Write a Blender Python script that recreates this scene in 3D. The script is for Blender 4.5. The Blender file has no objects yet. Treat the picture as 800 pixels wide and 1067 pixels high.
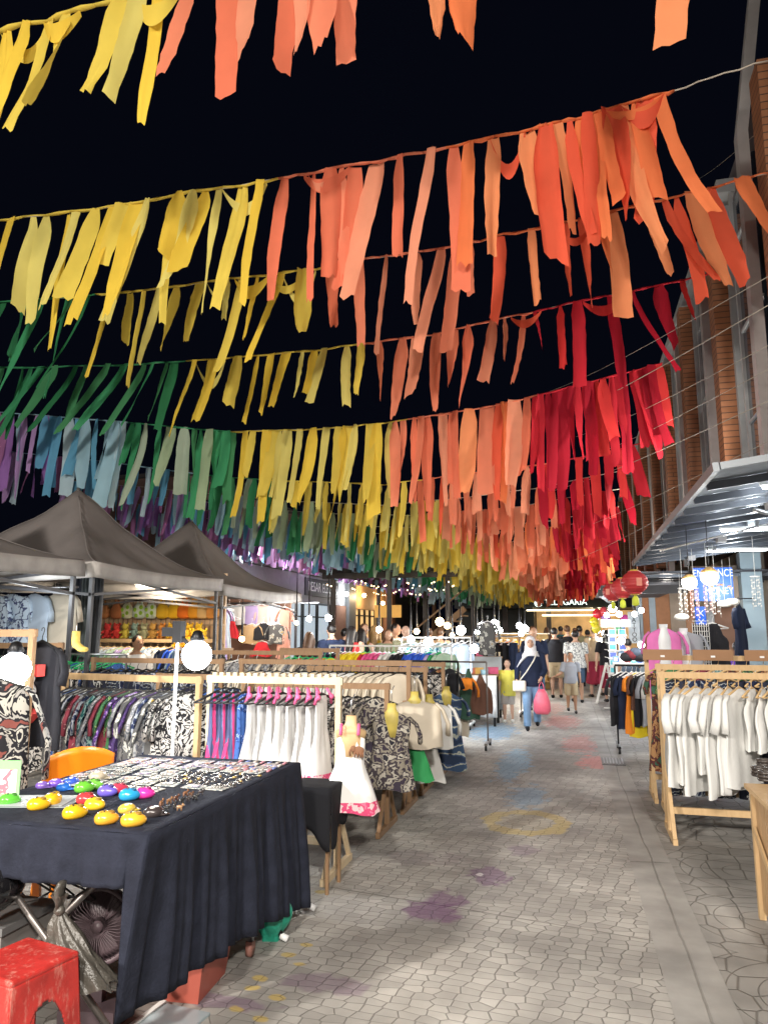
import bpy, bmesh, math, random
from mathutils import Vector, Matrix, noise
R = math.radians
rnd = random.Random(7)
scene = bpy.context.scene
C = scene.collection
# ---------------------------------------------------------------- camera
HC, PITCH, YAW, F = 1.65, R(9.1), R(14.7), 760.0
cam_d = bpy.data.cameras.new('camera'); cam = bpy.data.objects.new('camera', cam_d); C.objects.link(cam)
cam_d.sensor_fit = 'HORIZONTAL'; cam_d.sensor_width = 36; cam_d.lens = F/800*36
cam_d.clip_start = .05; cam_d.clip_end = 600
cam.location = (0, 0, HC); cam.rotation_euler = (R(90)+PITCH, 0, YAW)
scene.camera = cam
# ---------------------------------------------------------------- night sky, exposure
w = bpy.data.worlds.new("World"); scene.world = w; w.use_nodes = True
bg = w.node_tree.nodes['Background']; bg.inputs[0].default_value = (.0016, .0021, .0048, 1); bg.inputs[1].default_value = 1.0
vs = scene.view_settings; vs.view_transform = 'Standard'; vs.look = 'None'; vs.gamma = 1; vs.exposure = 0.0
try: vs.use_curve_mapping = False
except Exception: pass
LAMP = 1.0
# ---------------------------------------------------------------- measuring helpers (survey of the site)
cp, sp, cy, sy = math.cos(PITCH), math.sin(PITCH), math.cos(YAW), math.sin(YAW)
def ray(px, py):
    cx, cz = px-400, 533.5-py
    f = F*cp - cz*sp; u = F*sp + cz*cp
    return Vector((cx*cy - f*sy, cx*sy + f*cy, u))
def gnd(px, py, z=0.0):
    d = ray(px, py); t = (z-HC)/d.z
    return Vector((d.x*t, d.y*t, z))
def atY(px, py, Y):
    d = ray(px, py); t = Y/d.y
    return Vector((d.x*t, Y, HC+d.z*t))
def xa(px, Y, py=665): return atY(px, py, Y).x
# ---------------------------------------------------------------- materials
MATS = {}
def _nt(name):
    m = bpy.data.materials.new(name); m.use_nodes = True
    nt = m.node_tree; return m, nt, nt.nodes['Principled BSDF']
def mat(name, col, rough=.6, metal=0, var=.12, scale=6, bump=0, trans=0, emit=None, es=0, coat=0, cloth=False):
    if name in MATS: return MATS[name]
    m, nt, p = _nt(name); N = nt.nodes; L = nt.links
    c = tuple(col)+(1,)
    p.inputs['Roughness'].default_value = rough; p.inputs['Metallic'].default_value = metal
    p.inputs['Coat Weight'].default_value = coat
    if cloth: p.inputs['Specular IOR Level'].default_value = .2
    tc = N.new('ShaderNodeTexCoord'); oi = N.new('ShaderNodeObjectInfo')
    ad = N.new('ShaderNodeVectorMath'); ad.operation = 'ADD'; L.new(tc.outputs['Object'], ad.inputs[0])
    ml = N.new('ShaderNodeMath'); ml.operation = 'MULTIPLY'; ml.inputs[1].default_value = 37; L.new(oi.outputs['Random'], ml.inputs[0]); L.new(ml.outputs[0], ad.inputs[1])
    nz = N.new('ShaderNodeTexNoise'); nz.inputs['Scale'].default_value = scale; nz.inputs['Detail'].default_value = 5; L.new(ad.outputs[0], nz.inputs['Vector'])
    mx = N.new('ShaderNodeMix'); mx.data_type = 'RGBA'
    L.new(nz.outputs['Fac'], mx.inputs['Factor'])
    mx.inputs['A'].default_value = tuple(max(0, x*(1-var*1.6)) for x in col)+(1,)
    mx.inputs['B'].default_value = tuple(min(1, x*(1+var*1.6)) for x in col)+(1,)
    L.new(mx.outputs['Result'], p.inputs['Base Color'])
    if bump:
        b = N.new('ShaderNodeBump'); b.inputs['Strength'].default_value = bump; b.inputs['Distance'].default_value = .01
        n2 = N.new('ShaderNodeTexNoise'); n2.inputs['Scale'].default_value = scale*6; n2.inputs['Detail'].default_value = 4; L.new(ad.outputs[0], n2.inputs['Vector'])
        L.new(n2.outputs['Fac'], b.inputs['Height']); L.new(b.outputs[0], p.inputs['Normal'])
    if emit:
        p.inputs['Emission Color'].default_value = tuple(emit)+(1,); p.inputs['Emission Strength'].default_value = es
    if trans:
        out = N['Material Output']; tr = N.new('ShaderNodeBsdfTranslucent'); L.new(mx.outputs['Result'], tr.inputs['Color'])
        ms = N.new('ShaderNodeMixShader'); ms.inputs[0].default_value = trans
        L.new(p.outputs[0], ms.inputs[1]); L.new(tr.outputs[0], ms.inputs[2]); L.new(ms.outputs[0], out.inputs['Surface'])
    MATS[name] = m; return m
def lamp_mat(name, col, s):
    if name in MATS: return MATS[name]
    m, nt, p = _nt(name)
    p.inputs['Base Color'].default_value = (.9, .9, .9, 1); p.inputs['Emission Color'].default_value = tuple(col)+(1,); p.inputs['Emission Strength'].default_value = s
    MATS[name] = m; return m
def pattern(name, kind, cols, scale=9, rough=.8):
    """printed cloth: kind in blotch, floral, bands, plaid, dots, stripe, batik"""
    if name in MATS: return MATS[name]
    m, nt, p = _nt(name); N = nt.nodes; L = nt.links
    p.inputs['Roughness'].default_value = rough; p.inputs['Specular IOR Level'].default_value = .2
    tc = N.new('ShaderNodeTexCoord'); oi = N.new('ShaderNodeObjectInfo')
    ml = N.new('ShaderNodeMath'); ml.operation = 'MULTIPLY'; ml.inputs[1].default_value = 53; L.new(oi.outputs['Random'], ml.inputs[0])
    ad = N.new('ShaderNodeVectorMath'); ad.operation = 'ADD'; L.new(tc.outputs['Object'], ad.inputs[0]); L.new(ml.outputs[0], ad.inputs[1])
    src = tc.outputs['Object'] if kind in ('bands', 'stripe', 'plaid', 'hem') else ad.outputs[0]
    rp = N.new('ShaderNodeValToRGB'); rp.color_ramp.interpolation = 'CONSTANT'
    el = rp.color_ramp.elements
    n = len(cols)
    lo, hi = (.0, .55) if kind in ('floral', 'dots') else (.3, .66)
    if kind in ('bands', 'stripe', 'plaid', 'hem'): lo, hi = 0, 1
    for i, c in enumerate(cols):
        pos = 0 if i == 0 else lo+(hi-lo)*i/n
        if i < 2: e = el[i]; e.position = pos
        else: e = el.new(pos)
        e.color = tuple(c)+(1,)
    if kind in ('floral', 'dots'):
        v = N.new('ShaderNodeTexVoronoi'); v.inputs['Scale'].default_value = scale
        if kind == 'floral':
            nz = N.new('ShaderNodeTexNoise'); nz.inputs['Scale'].default_value = scale*2; L.new(src, nz.inputs['Vector'])
            a2 = N.new('ShaderNodeVectorMath'); a2.operation = 'MULTIPLY_ADD'; a2.inputs[1].default_value = (.16,)*3
            L.new(nz.outputs['Color'], a2.inputs[0]); L.new(src, a2.inputs[2]); L.new(a2.outputs[0], v.inputs['Vector'])
        else: L.new(src, v.inputs['Vector'])
        L.new(v.outputs['Distance'], rp.inputs[0])
    elif kind in ('bands', 'stripe'):
        wv = N.new('ShaderNodeTexWave'); wv.bands_direction = 'Z' if kind == 'bands' else 'X'; wv.inputs['Scale'].default_value = scale
        wv.inputs['Distortion'].default_value = 3 if kind == 'bands' else .6; wv.inputs['Detail'].default_value = 3; wv.inputs['Detail Scale'].default_value = 5
        L.new(src, wv.inputs['Vector']); L.new(wv.outputs['Fac'], rp.inputs[0])
    elif kind == 'hem':
        sx = N.new('ShaderNodeSeparateXYZ'); L.new(src, sx.inputs[0])
        nz = N.new('ShaderNodeTexNoise'); nz.inputs['Scale'].default_value = 30; L.new(src, nz.inputs['Vector'])
        mm = N.new('ShaderNodeMath'); mm.operation = 'MULTIPLY_ADD'; mm.inputs[1].default_value = -1; mm.inputs[2].default_value = 0
        L.new(sx.outputs['Z'], mm.inputs[0]); gt = N.new('ShaderNodeMath'); gt.operation = 'GREATER_THAN'; gt.inputs[1].default_value = scale
        L.new(mm.outputs[0], gt.inputs[0]); m3 = N.new('ShaderNodeMath'); m3.operation = 'MULTIPLY'; L.new(gt.outputs[0], m3.inputs[0])
        r2 = N.new('ShaderNodeMath'); r2.operation = 'MULTIPLY_ADD'; r2.inputs[1].default_value = 1.6; r2.inputs[2].default_value = -.1; L.new(nz.outputs['Fac'], r2.inputs[0])
        L.new(r2.outputs[0], m3.inputs[1]); L.new(m3.outputs[0], rp.inputs[0])
    elif kind == 'plaid':
        ck = N.new('ShaderNodeTexChecker'); ck.inputs['Scale'].default_value = scale; L.new(src, ck.inputs['Vector']); L.new(ck.outputs['Fac'], rp.inputs[0])
    else:
        nz = N.new('ShaderNodeTexNoise'); nz.inputs['Scale'].default_value = scale; nz.inputs['Detail'].default_value = 3
        nz.inputs['Distortion'].default_value = 1.5 if kind == 'batik' else .2
        L.new(src, nz.inputs['Vector']); L.new(nz.outputs['Fac'], rp.inputs[0])
    L.new(rp.outputs[0], p.inputs['Base Color']); MATS[name] = m; return m
def wood(name, c1, c2, scale=3):
    if name in MATS: return MATS[name]
    m, nt, p = _nt(name); N = nt.nodes; L = nt.links
    tc = N.new('ShaderNodeTexCoord'); mp = N.new('ShaderNodeMapping'); mp.inputs['Scale'].default_value = (9, 9, 2)
    L.new(tc.outputs['Object'], mp.inputs[0]); nz = N.new('ShaderNodeTexNoise'); nz.inputs['Scale'].default_value = scale; nz.inputs['Detail'].default_value = 8; nz.inputs['Distortion'].default_value = 1
    L.new(mp.outputs[0], nz.inputs['Vector'])
    mx = N.new('ShaderNodeMix'); mx.data_type = 'RGBA'; L.new(nz.outputs['Fac'], mx.inputs['Factor']); mx.inputs['A'].default_value = tuple(c1)+(1,); mx.inputs['B'].default_value = tuple(c2)+(1,)
    L.new(mx.outputs['Result'], p.inputs['Base Color']); p.inputs['Roughness'].default_value = .65
    b = N.new('ShaderNodeBump'); b.inputs['Strength'].default_value = .3; L.new(nz.outputs['Fac'], b.inputs['Height']); L.new(b.outputs[0], p.inputs['Normal'])
    MATS[name] = m; return m
M = {}
M['pine'] = wood('pale_pine', (.42, .27, .13), (.62, .43, .23))
M['brownwood'] = wood('brown_wood', (.20, .11, .055), (.34, .21, .11))
M['palewood'] = wood('cream_wood', (.60, .46, .28), (.74, .60, .40))
M['crate'] = wood('crate_wood', (.34, .20, .09), (.52, .33, .17))
M['black'] = mat('black_metal', (.02, .02, .022), .4, .6)
M['steel'] = mat('steel', (.55, .56, .58), .3, .9)
M['white'] = mat('white_paint', (.75, .75, .73), .5)
M['greyp'] = mat('grey_paint', (.33, .35, .36), .5, var=.08)
M['navy'] = mat('navy_cloth', (.019, .022, .036), .9, var=.35, scale=14, bump=.35, cloth=True)
M['blackc'] = mat('black_cloth', (.015, .015, .018), .9, cloth=True)
M['skin'] = mat('skin', (.52, .31, .21), .5, var=.05)
M['skin_tan'] = mat('tan_skin', (.40, .22, .13), .5, var=.05)
M['skin_fair'] = mat('fair_skin', (.62, .40, .30), .5, var=.05)
M['hair'] = mat('dark_hair', (.013, .010, .009), .45)
M['hairb'] = mat('brown_hair', (.10, .05, .025), .5)
M['hairbl'] = mat('blond_hair', (.34, .21, .09), .5)
M['hang_w'] = mat('white_plastic', (.8, .8, .8), .4)
M['hang_b'] = mat('black_plastic', (.02, .02, .02), .35)
M['hang_g'] = mat('green_plastic', (.02, .45, .14), .4)
M['hang_p'] = mat('pine_hanger', (.62, .42, .2), .5)
M['glow'] = lamp_mat('cool_bulb', (.93, .98, 1), 60)
M['glow2'] = lamp_mat('cool_lamp', (.95, .98, 1), 28)
M['warm'] = lamp_mat('warm_bulb', (1, .66, .3), 30)
M['glass_dk'] = mat('dark_glass', (.03, .04, .055), .12, 0, coat=.5)
# ---------------------------------------------------------------- mesh builder
class MB:
    def __init__(s): s.v = []; s.f = []; s.m = []; s.sm = []
    def add(s, vs_, fs_, mi=0, smooth=True, T=None):
        o = len(s.v)
        s.v += [tuple(T @ Vector(q)) if T else tuple(q) for q in vs_]
        for f in fs_: s.f.append(tuple(i+o for i in f)); s.m.append(mi); s.sm.append(smooth)
        return s
    def box(s, a, b, mi=0, T=None):
        x0, y0, z0 = a; x1, y1, z1 = b
        vs_ = [(x0,y0,z0),(x1,y0,z0),(x1,y1,z0),(x0,y1,z0),(x0,y0,z1),(x1,y0,z1),(x1,y1,z1),(x0,y1,z1)]
        return s.add(vs_, [(3,2,1,0),(4,5,6,7),(0,1,5,4),(1,2,6,5),(2,3,7,6),(3,0,4,7)], mi, False, T)
    def bar(s, p, q, w_=.04, d=.04, mi=0, up=(0,0,1)):
        p = Vector(p); q = Vector(q); ax = (q-p).normalized(); u = Vector(up)
        if abs(ax.dot(u)) > .95: u = Vector((0, 1, 0))
        a = ax.cross(u).normalized()*w_/2; b = ax.cross(a).normalized()*d/2
        vs_ = [p-a-b, p+a-b, p+a+b, p-a+b, q-a-b, q+a-b, q+a+b, q-a+b]
        return s.add(vs_, [(3,2,1,0),(4,5,6,7),(0,1,5,4),(1,2,6,5),(2,3,7,6),(3,0,4,7)], mi, False)
    def tube(s, pts, r, n=8, mi=0, cap=True, flat=1.0, T=None):
        pts = [Vector(p) for p in pts]; k = len(pts)
        rs = r if isinstance(r, (list, tuple)) else [r]*k
        vs_ = []; prev = None
        for i, p in enumerate(pts):
            d = (pts[min(i+1, k-1)]-pts[max(i-1, 0)]).normalized()
            if prev is None:
                ref = Vector((0, 0, 1)) if abs(d.z) < .9 else Vector((1, 0, 0))
                a = d.cross(ref).normalized()
            else:
                a = (prev - d*prev.dot(d)).normalized()
            prev = a; b = d.cross(a)
            for j in range(n):
                t = 2*math.pi*j/n; vs_.append(p+a*math.cos(t)*rs[i]+b*math.sin(t)*rs[i]*flat)
        fs_ = [(i*n+j, i*n+(j+1) % n, (i+1)*n+(j+1) % n, (i+1)*n+j) for i in range(k-1) for j in range(n)]
        if cap: fs_ += [tuple(reversed(range(n))), tuple((k-1)*n+j for j in range(n))]
        return s.add(vs_, fs_, mi, True, T)
    def lathe(s, prof, n=16, mi=0, T=None, sx=1, sy_=1):
        vs_ = [(r*math.cos(2*math.pi*j/n)*sx, r*math.sin(2*math.pi*j/n)*sy_, z) for r, z in prof for j in range(n)]
        k = len(prof)
        fs_ = [(i*n+j, i*n+(j+1) % n, (i+1)*n+(j+1) % n, (i+1)*n+j) for i in range(k-1) for j in range(n)]
        fs_ += [tuple(reversed(range(n))), tuple((k-1)*n+j for j in range(n))]
        return s.add(vs_, fs_, mi, True, T)
    def ball(s, c, rx, ry=None, rz=None, n=12, mi=0, T=None):
        ry = ry or rx; rz = rz or rx; c = Vector(c); k = max(6, n//2+1)
        prof = [(math.sin(math.pi*i/k), -math.cos(math.pi*i/k)) for i in range(k+1)]
        prof[0] = (1e-3, -1); prof[-1] = (1e-3, 1)
        vs_ = [Vector((r*math.cos(2*math.pi*j/n)*rx, r*math.sin(2*math.pi*j/n)*ry, z*rz))+c for r, z in prof for j in range(n)]
        fs_ = [(i*n+j, i*n+(j+1) % n, (i+1)*n+(j+1) % n, (i+1)*n+j) for i in range(k) for j in range(n)]
        fs_ += [tuple(reversed(range(n))), tuple(k*n+j for j in range(n))]
        return s.add(vs_, fs_, mi, True, T)
    def grid(s, fn, nu, nv, mi=0, closed=False, smooth=True):
        vs_ = [fn(i/(nu), j/nv) for j in range(nv+1) for i in range(nu+1)]
        fs_ = [(j*(nu+1)+i, j*(nu+1)+i+1, (j+1)*(nu+1)+i+1, (j+1)*(nu+1)+i) for j in range(nv) for i in range(nu)]
        return s.add(vs_, fs_, mi, smooth)
    def mesh(s, name, mats):
        me = bpy.data.meshes.new(name); me.from_pydata(s.v, [], s.f)
        for m_ in (mats if isinstance(mats, (list, tuple)) else [mats]): me.materials.append(m_)
        me.polygons.foreach_set('material_index', s.m); me.polygons.foreach_set('use_smooth', s.sm); me.update()
        return me
    def build(s, name, mats, parent=None, loc=None, rz=0):
        o = bpy.data.objects.new(name, s.mesh(name, mats)); C.objects.link(o)
        if parent: o.parent = parent
        if loc is not None: o.location = loc
        if rz: o.rotation_euler.z = rz
        return o
def inst(name, me, parent=None, loc=(0,0,0), rot=(0,0,0), m=None):
    o = bpy.data.objects.new(name, me); C.objects.link(o); o.parent = parent; o.location = loc; o.rotation_euler = rot
    if m is not None:
        o.material_slots[0].link = 'OBJECT'; o.material_slots[0].material = m
    return o
def tag(o, label, cat, group=None, kind=None):
    if label: o['label'] = label
    if cat: o['category'] = cat
    if group: o['group'] = group
    if kind: o['kind'] = kind
    return o
def thing(name, label, cat, loc=(0,0,0), rz=0, group=None):
    o = bpy.data.objects.new(name, None); C.objects.link(o); o.empty_display_size = .1
    o.location = loc; o.rotation_euler.z = rz
    return tag(o, label, cat, group)
def struct(name, mb, mats):
    o = mb.build(name, mats); o['kind'] = 'structure'; return o
def solid(o, t=.01):
    md = o.modifiers.new('solid', 'SOLIDIFY'); md.thickness = t; md.offset = 0; return o
ORD = 'first second third fourth fifth sixth seventh eighth ninth tenth eleventh twelfth thirteenth fourteenth fifteenth sixteenth seventeenth eighteenth nineteenth twentieth'.split()
ORD += ['twenty-'+x for x in ORD[:9]]+['thirtieth']+['thirty-'+x for x in ORD[:9]]+['fortieth']
def text(name, s_, size, m, parent, loc, rot, ext=.004, sx=1.0, align='CENTER', stack=False):
    cu = bpy.data.curves.new(name, 'FONT'); cu.body = s_; cu.size = size; cu.extrude = ext; cu.align_x = align; cu.align_y = 'CENTER'
    if stack: cu.space_line = .8
    t = bpy.data.objects.new(name, cu); C.objects.link(t)
    dg = bpy.context.evaluated_depsgraph_get(); dg.update()
    me = bpy.data.meshes.new_from_object(t.evaluated_get(dg)); bpy.data.objects.remove(t)
    me.materials.clear(); me.materials.append(m)
    o = bpy.data.objects.new(name, me); C.objects.link(o); o.parent = parent; o.location = loc; o.rotation_euler = rot; o.scale = (sx, 1, 1)
    return o
def point(name, loc, power, col=(1, .97, .93), rad=.08, parent=None):
    d = bpy.data.lights.new(name, 'POINT'); d.energy = power*LAMP; d.color = col; d.shadow_soft_size = rad
    o = bpy.data.objects.new(name, d); C.objects.link(o); o.location = loc; o.parent = parent; return o
# ================================================================ GROUND
def ground_mat(name, mode):
    m, nt, p = _nt(name); N = nt.nodes; L = nt.links
    tc = N.new('ShaderNodeTexCoord')
    def noise_(scale, det=5, src=None, dist=0):
        n = N.new('ShaderNodeTexNoise'); n.inputs['Scale'].default_value = scale; n.inputs['Detail'].default_value = det; n.inputs['Distortion'].default_value = dist
        L.new(src or tc.outputs['Object'], n.inputs['Vector']); return n
    def mixc(fac, a, b):
        x = N.new('ShaderNodeMix'); x.data_type = 'RGBA'
        for s_, v in (('Factor', fac), ('A', a), ('B', b)):
            if isinstance(v, (int, float)): x.inputs[s_].default_value = v
            elif isinstance(v, tuple): x.inputs[s_].default_value = v+(1,)
            else: L.new(v, x.inputs[s_])
        return x.outputs['Result']
    def math_(op, a, b=0, c=0, clamp=False):
        x = N.new('ShaderNodeMath'); x.operation = op; x.use_clamp = clamp
        for i, v in enumerate((a, b, c)):
            if isinstance(v, (int, float)): x.inputs[i].default_value = v
            else: L.new(v, x.inputs[i])
        return x.outputs[0]
    p.inputs['Roughness'].default_value = .62
    big = noise_(.55, 6, dist=.4); mid = noise_(3, 8); fine = noise_(60, 3)
    if mode == 'stone':
        mp = N.new('ShaderNodeMapping'); mp.inputs['Rotation'].default_value = (0, 0, .12); mp.inputs['Scale'].default_value = (11.0, 16.5, 1)
        L.new(tc.outputs['Object'], mp.inputs[0])
        wob = noise_(2.2, 2); wm = N.new('ShaderNodeVectorMath'); wm.operation = 'MULTIPLY_ADD'; wm.inputs[1].default_value = (.55, .55, 0)
        L.new(wob.outputs['Color'], wm.inputs[0]); L.new(mp.outputs[0], wm.inputs[2])
        v = N.new('ShaderNodeTexVoronoi'); v.feature = 'DISTANCE_TO_EDGE'; v.voronoi_dimensions = '2D'; v.inputs['Scale'].default_value = 1; v.inputs['Randomness'].default_value = .46
        L.new(wm.outputs[0], v.inputs['Vector'])
        v2 = N.new('ShaderNodeTexVoronoi'); v2.voronoi_dimensions = '2D'; v2.inputs['Scale'].default_value = 1; v2.inputs['Randomness'].default_value = .46; L.new(wm.outputs[0], v2.inputs['Vector'])
        sep = N.new('ShaderNodeSeparateColor'); L.new(v2.outputs['Color'], sep.inputs[0])
        wid = math_('MULTIPLY_ADD', mid.outputs['Fac'], .10, -.005)
        joint = math_('DIVIDE', v.outputs['Distance'], wid, clamp=True)      # 0 in joints, 1 on stones
        stone = mixc(sep.outputs[0], (.37, .355, .33), (.49, .47, .435))
    elif mode == 'fan':
        # stamped fan rings on the right pavement
        mp = N.new('ShaderNodeMapping'); mp.inputs['Scale'].default_value = (1.05, 1.05, 1); L.new(tc.outputs['Object'], mp.inputs[0])
        v = N.new('ShaderNodeTexVoronoi'); v.voronoi_dimensions = '2D'; v.inputs['Randomness'].default_value = .15; v.inputs['Scale'].default_value = 1; L.new(mp.outputs[0], v.inputs['Vector'])
        s1 = math_('MULTIPLY', v.outputs['Distance'], 22); s2 = math_('SINE', s1); s3 = math_('ABSOLUTE', s2)
        rings = math_('MULTIPLY', s3, 9, clamp=True)
        vv = N.new('ShaderNodeTexVoronoi'); vv.feature = 'DISTANCE_TO_EDGE'; vv.voronoi_dimensions = '2D'; vv.inputs['Scale'].default_value = 5.5; vv.inputs['Randomness'].default_value = .5; L.new(tc.outputs['Object'], vv.inputs['Vector'])
        e = math_('MULTIPLY', vv.outputs['Distance'], 22, clamp=True)
        joint = math_('MINIMUM', rings, e)
        stone = mixc(mid.outputs['Fac'], (.27, .26, .245), (.40, .385, .36))
    else:
        sx = N.new('ShaderNodeSeparateXYZ'); L.new(tc.outputs['Object'], sx.inputs[0])
        cr = noise_(2.2, 6); yy = math_('ADD', sx.outputs['Y'], math_('MULTIPLY', cr.outputs['Fac'], .25))
        fr = math_('FRACT', math_('MULTIPLY', yy, .42)); j1 = math_('MULTIPLY', math_('ABSOLUTE', math_('SUBTRACT', fr, .5)), 260, clamp=True)
        xw = math_('ADD', math_('ADD', sx.outputs['X'], math_('MULTIPLY', sx.outputs['Y'], .018)), math_('MULTIPLY', noise_(.9, 5).outputs['Fac'], .10))
        j2 = math_('MULTIPLY', math_('ABSOLUTE', math_('SUBTRACT', xw, .60)), 120, clamp=True)
        j2 = math_('MAXIMUM', j2, math_('MULTIPLY', noise_(2.5, 3).outputs['Fac'], .9))
        joint = math_('MINIMUM', j1, j2)
        stone = mixc(mid.outputs['Fac'], (.32, .31, .29), (.47, .455, .43))
    bf = N.new('ShaderNodeMapRange'); bf.inputs[1].default_value = .36; bf.inputs[2].default_value = .66; bf.inputs[3].default_value = .52; bf.inputs[4].default_value = 1.12
    L.new(big.outputs['Fac'], bf.inputs[0])
    sc = N.new('ShaderNodeVectorMath'); sc.operation = 'SCALE'; L.new(stone, sc.inputs[0]); L.new(bf.outputs[0], sc.inputs['Scale'])
    fm = N.new('ShaderNodeVectorMath'); fm.operation = 'SCALE'; L.new(sc.outputs[0], fm.inputs[0])
    L.new(math_('MULTIPLY_ADD', mid.outputs['Fac'], 1.1, .45), fm.inputs['Scale'])
    col = fm.outputs[0]
    if mode == 'stone':
        # faded chalk and paint splashes: (x, y, rx, ry, colour, strength, ring?)
        marks = []
        def mk(px, py, rx, ry, c, s_, ring=0, rot=0):
            g = gnd(px, py); marks.append((g.x, g.y, rx, ry, c, s_, ring, rot))
        mk(515, 762, .38, 1.1, (.12, .36, .62), .6); mk(535, 795, .2, 1.2, (.15, .38, .6), .6); mk(548, 830, .2, .55, (.16, .38, .6), .5)
        mk(585, 752, .35, 1.0, (.62, .13, .12), .55); mk(603, 775, .25, .9, (.62, .15, .13), .5); mk(625, 795, .28, .5, (.62, .13, .12), .6); mk(575, 738, .3, 1.2, (.6, .2, .15), .4)
        mk(548, 857, .36, .40, (.55, .42, .14), .75, 1); mk(548, 857, .30, .34, (.5, .42, .2), .22)
        mk(450, 950, .17, .17, (.16, .07, .16), .9); mk(465, 938, .13, .16, (.17, .08, .17), .8); mk(508, 913, .13, .2, (.16, .08, .17), .75); mk(500, 912, .03, .04, (.7, .68, .66), .9)
        mk(545, 885, .12, .15, (.17, .1, .18), .5); mk(335, 1025, .20, .10, (.15, .08, .15), .55); mk(235, 1045, .25, .06, (.16, .08, .16), .6); mk(440, 895, .35, .18, (.15, .11, .13), .45)
        for px, py in ((272, 1020), (262, 1030), (245, 1052), (300, 995), (318, 985), (288, 1040), (338, 862), (330, 880), (335, 930), (272, 1062), (312, 1005)):
            mk(px, py, .04, .028, (.50, .36, .08), .85)
        wn = noise_(7, 6, dist=.8)
        for (mx_, my_, rx, ry, c, s_, ring, rot) in marks:
            a = N.new('ShaderNodeVectorMath'); a.operation = 'SUBTRACT'; a.inputs[1].default_value = (mx_, my_, 0); L.new(tc.outputs['Object'], a.inputs[0])
            b = N.new('ShaderNodeVectorMath'); b.operation = 'MULTIPLY'; b.inputs[1].default_value = (1/rx, 1/ry, 0); L.new(a.outputs[0], b.inputs[0])
            l = N.new('ShaderNodeVectorMath'); l.operation = 'LENGTH'; L.new(b.outputs[0], l.inputs[0]); d = l.outputs['Value']
            if ring: d = math_('MULTIPLY', math_('ABSOLUTE', math_('SUBTRACT', d, .86)), 4.6)
            d2 = math_('ADD', d, math_('MULTIPLY_ADD', wn.outputs['Fac'], 2.2, -1.1))
            k = N.new('ShaderNodeMapRange'); k.inputs[1].default_value = 1.05; k.inputs[2].default_value = .75; k.inputs[3].default_value = 0; k.inputs[4].default_value = s_*.9; L.new(d2, k.inputs[0])
            col = mixc(math_('MULTIPLY', k.outputs[0], math_('MULTIPLY_ADD', fine.outputs['Fac'], .7, .55), clamp=True), col, c)
        # straight saw-cut joint across the street
        g1 = gnd(345, 925); g2 = gnd(690, 982)
        sx = N.new('ShaderNodeSeparateXYZ'); L.new(tc.outputs['Object'], sx.inputs[0])
        sl = (g2.y-g1.y)/(g2.x-g1.x)
        dl = math_('ABSOLUTE', math_('SUBTRACT', math_('SUBTRACT', sx.outputs['Y'], g1.y), math_('MULTIPLY', math_('SUBTRACT', sx.outputs['X'], g1.x), sl)))
        joint = math_('MINIMUM', joint, math_('MULTIPLY', dl, 130, clamp=True))
    jc = mixc(joint, (.16, .145, .125), (1, 1, 1))
    mm = N.new('ShaderNodeMix'); mm.data_type = 'RGBA'; mm.blend_type = 'MULTIPLY'; mm.inputs['Factor'].default_value = .66 if mode == 'stone' else .6
    L.new(col, mm.inputs['A']); L.new(jc, mm.inputs['B']); L.new(mm.outputs['Result'], p.inputs['Base Color'])
    h = math_('ADD', math_('MULTIPLY', joint, .8), math_('MULTIPLY', mid.outputs['Fac'], .5)); h = math_('ADD', h, math_('MULTIPLY', fine.outputs['Fac'], .12))
    bp = N.new('ShaderNodeBump'); bp.inputs['Strength'].default_value = .55; bp.inputs['Distance'].default_value = .012; L.new(h, bp.inputs['Height']); L.new(bp.outputs[0], p.inputs['Normal'])
    ro = N.new('ShaderNodeMapRange'); ro.inputs[3].default_value = .45; ro.inputs[4].default_value = .8; L.new(mid.outputs['Fac'], ro.inputs[0]); L.new(ro.outputs[0], p.inputs['Roughness'])
    return m
GX0, GX1 = .40, .675; SK = -.018
def sheet(x0, x1, y0, y1, z, sk=0):
    b = MB(); b.add([(x0+sk*y0,y0,z),(x1+sk*y0*(x1 < 19),y0,z),(x1+sk*y1*(x1 < 19),y1,z),(x0+sk*y1,y1,z)], [(0,1,2,3)], 0, False); return b
struct('street_paving', sheet(-90, 90, -60, 160, 0), ground_mat('stamped_paving', 'stone'))
struct('gutter', sheet(GX0, GX1, -60, 60, .004, SK), ground_mat('gutter_concrete', 'gutter'))
struct('pavement', sheet(GX1, 20, -60, 60, .006, SK), ground_mat('fan_paving', 'fan'))
b = MB(); g = gnd(650, 795); GX0 += SK*g.y; GX1 += SK*g.y
b.box((GX0, g.y-.25, .004), (GX1, g.y+.25, .012))
for i in range(7): b.box((GX0+.02+i*.037, g.y-.22, .012), (GX0+.036+i*.037, g.y+.22, .02), 1)
tag(b.build('drain_grate', [mat('grate_iron', (.10, .10, .10), .5, .5), mat('grate_bar', (.22, .22, .22), .5, .5)]), 'rusty rectangular iron drain grate set in the concrete gutter', 'drain grate')

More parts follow.
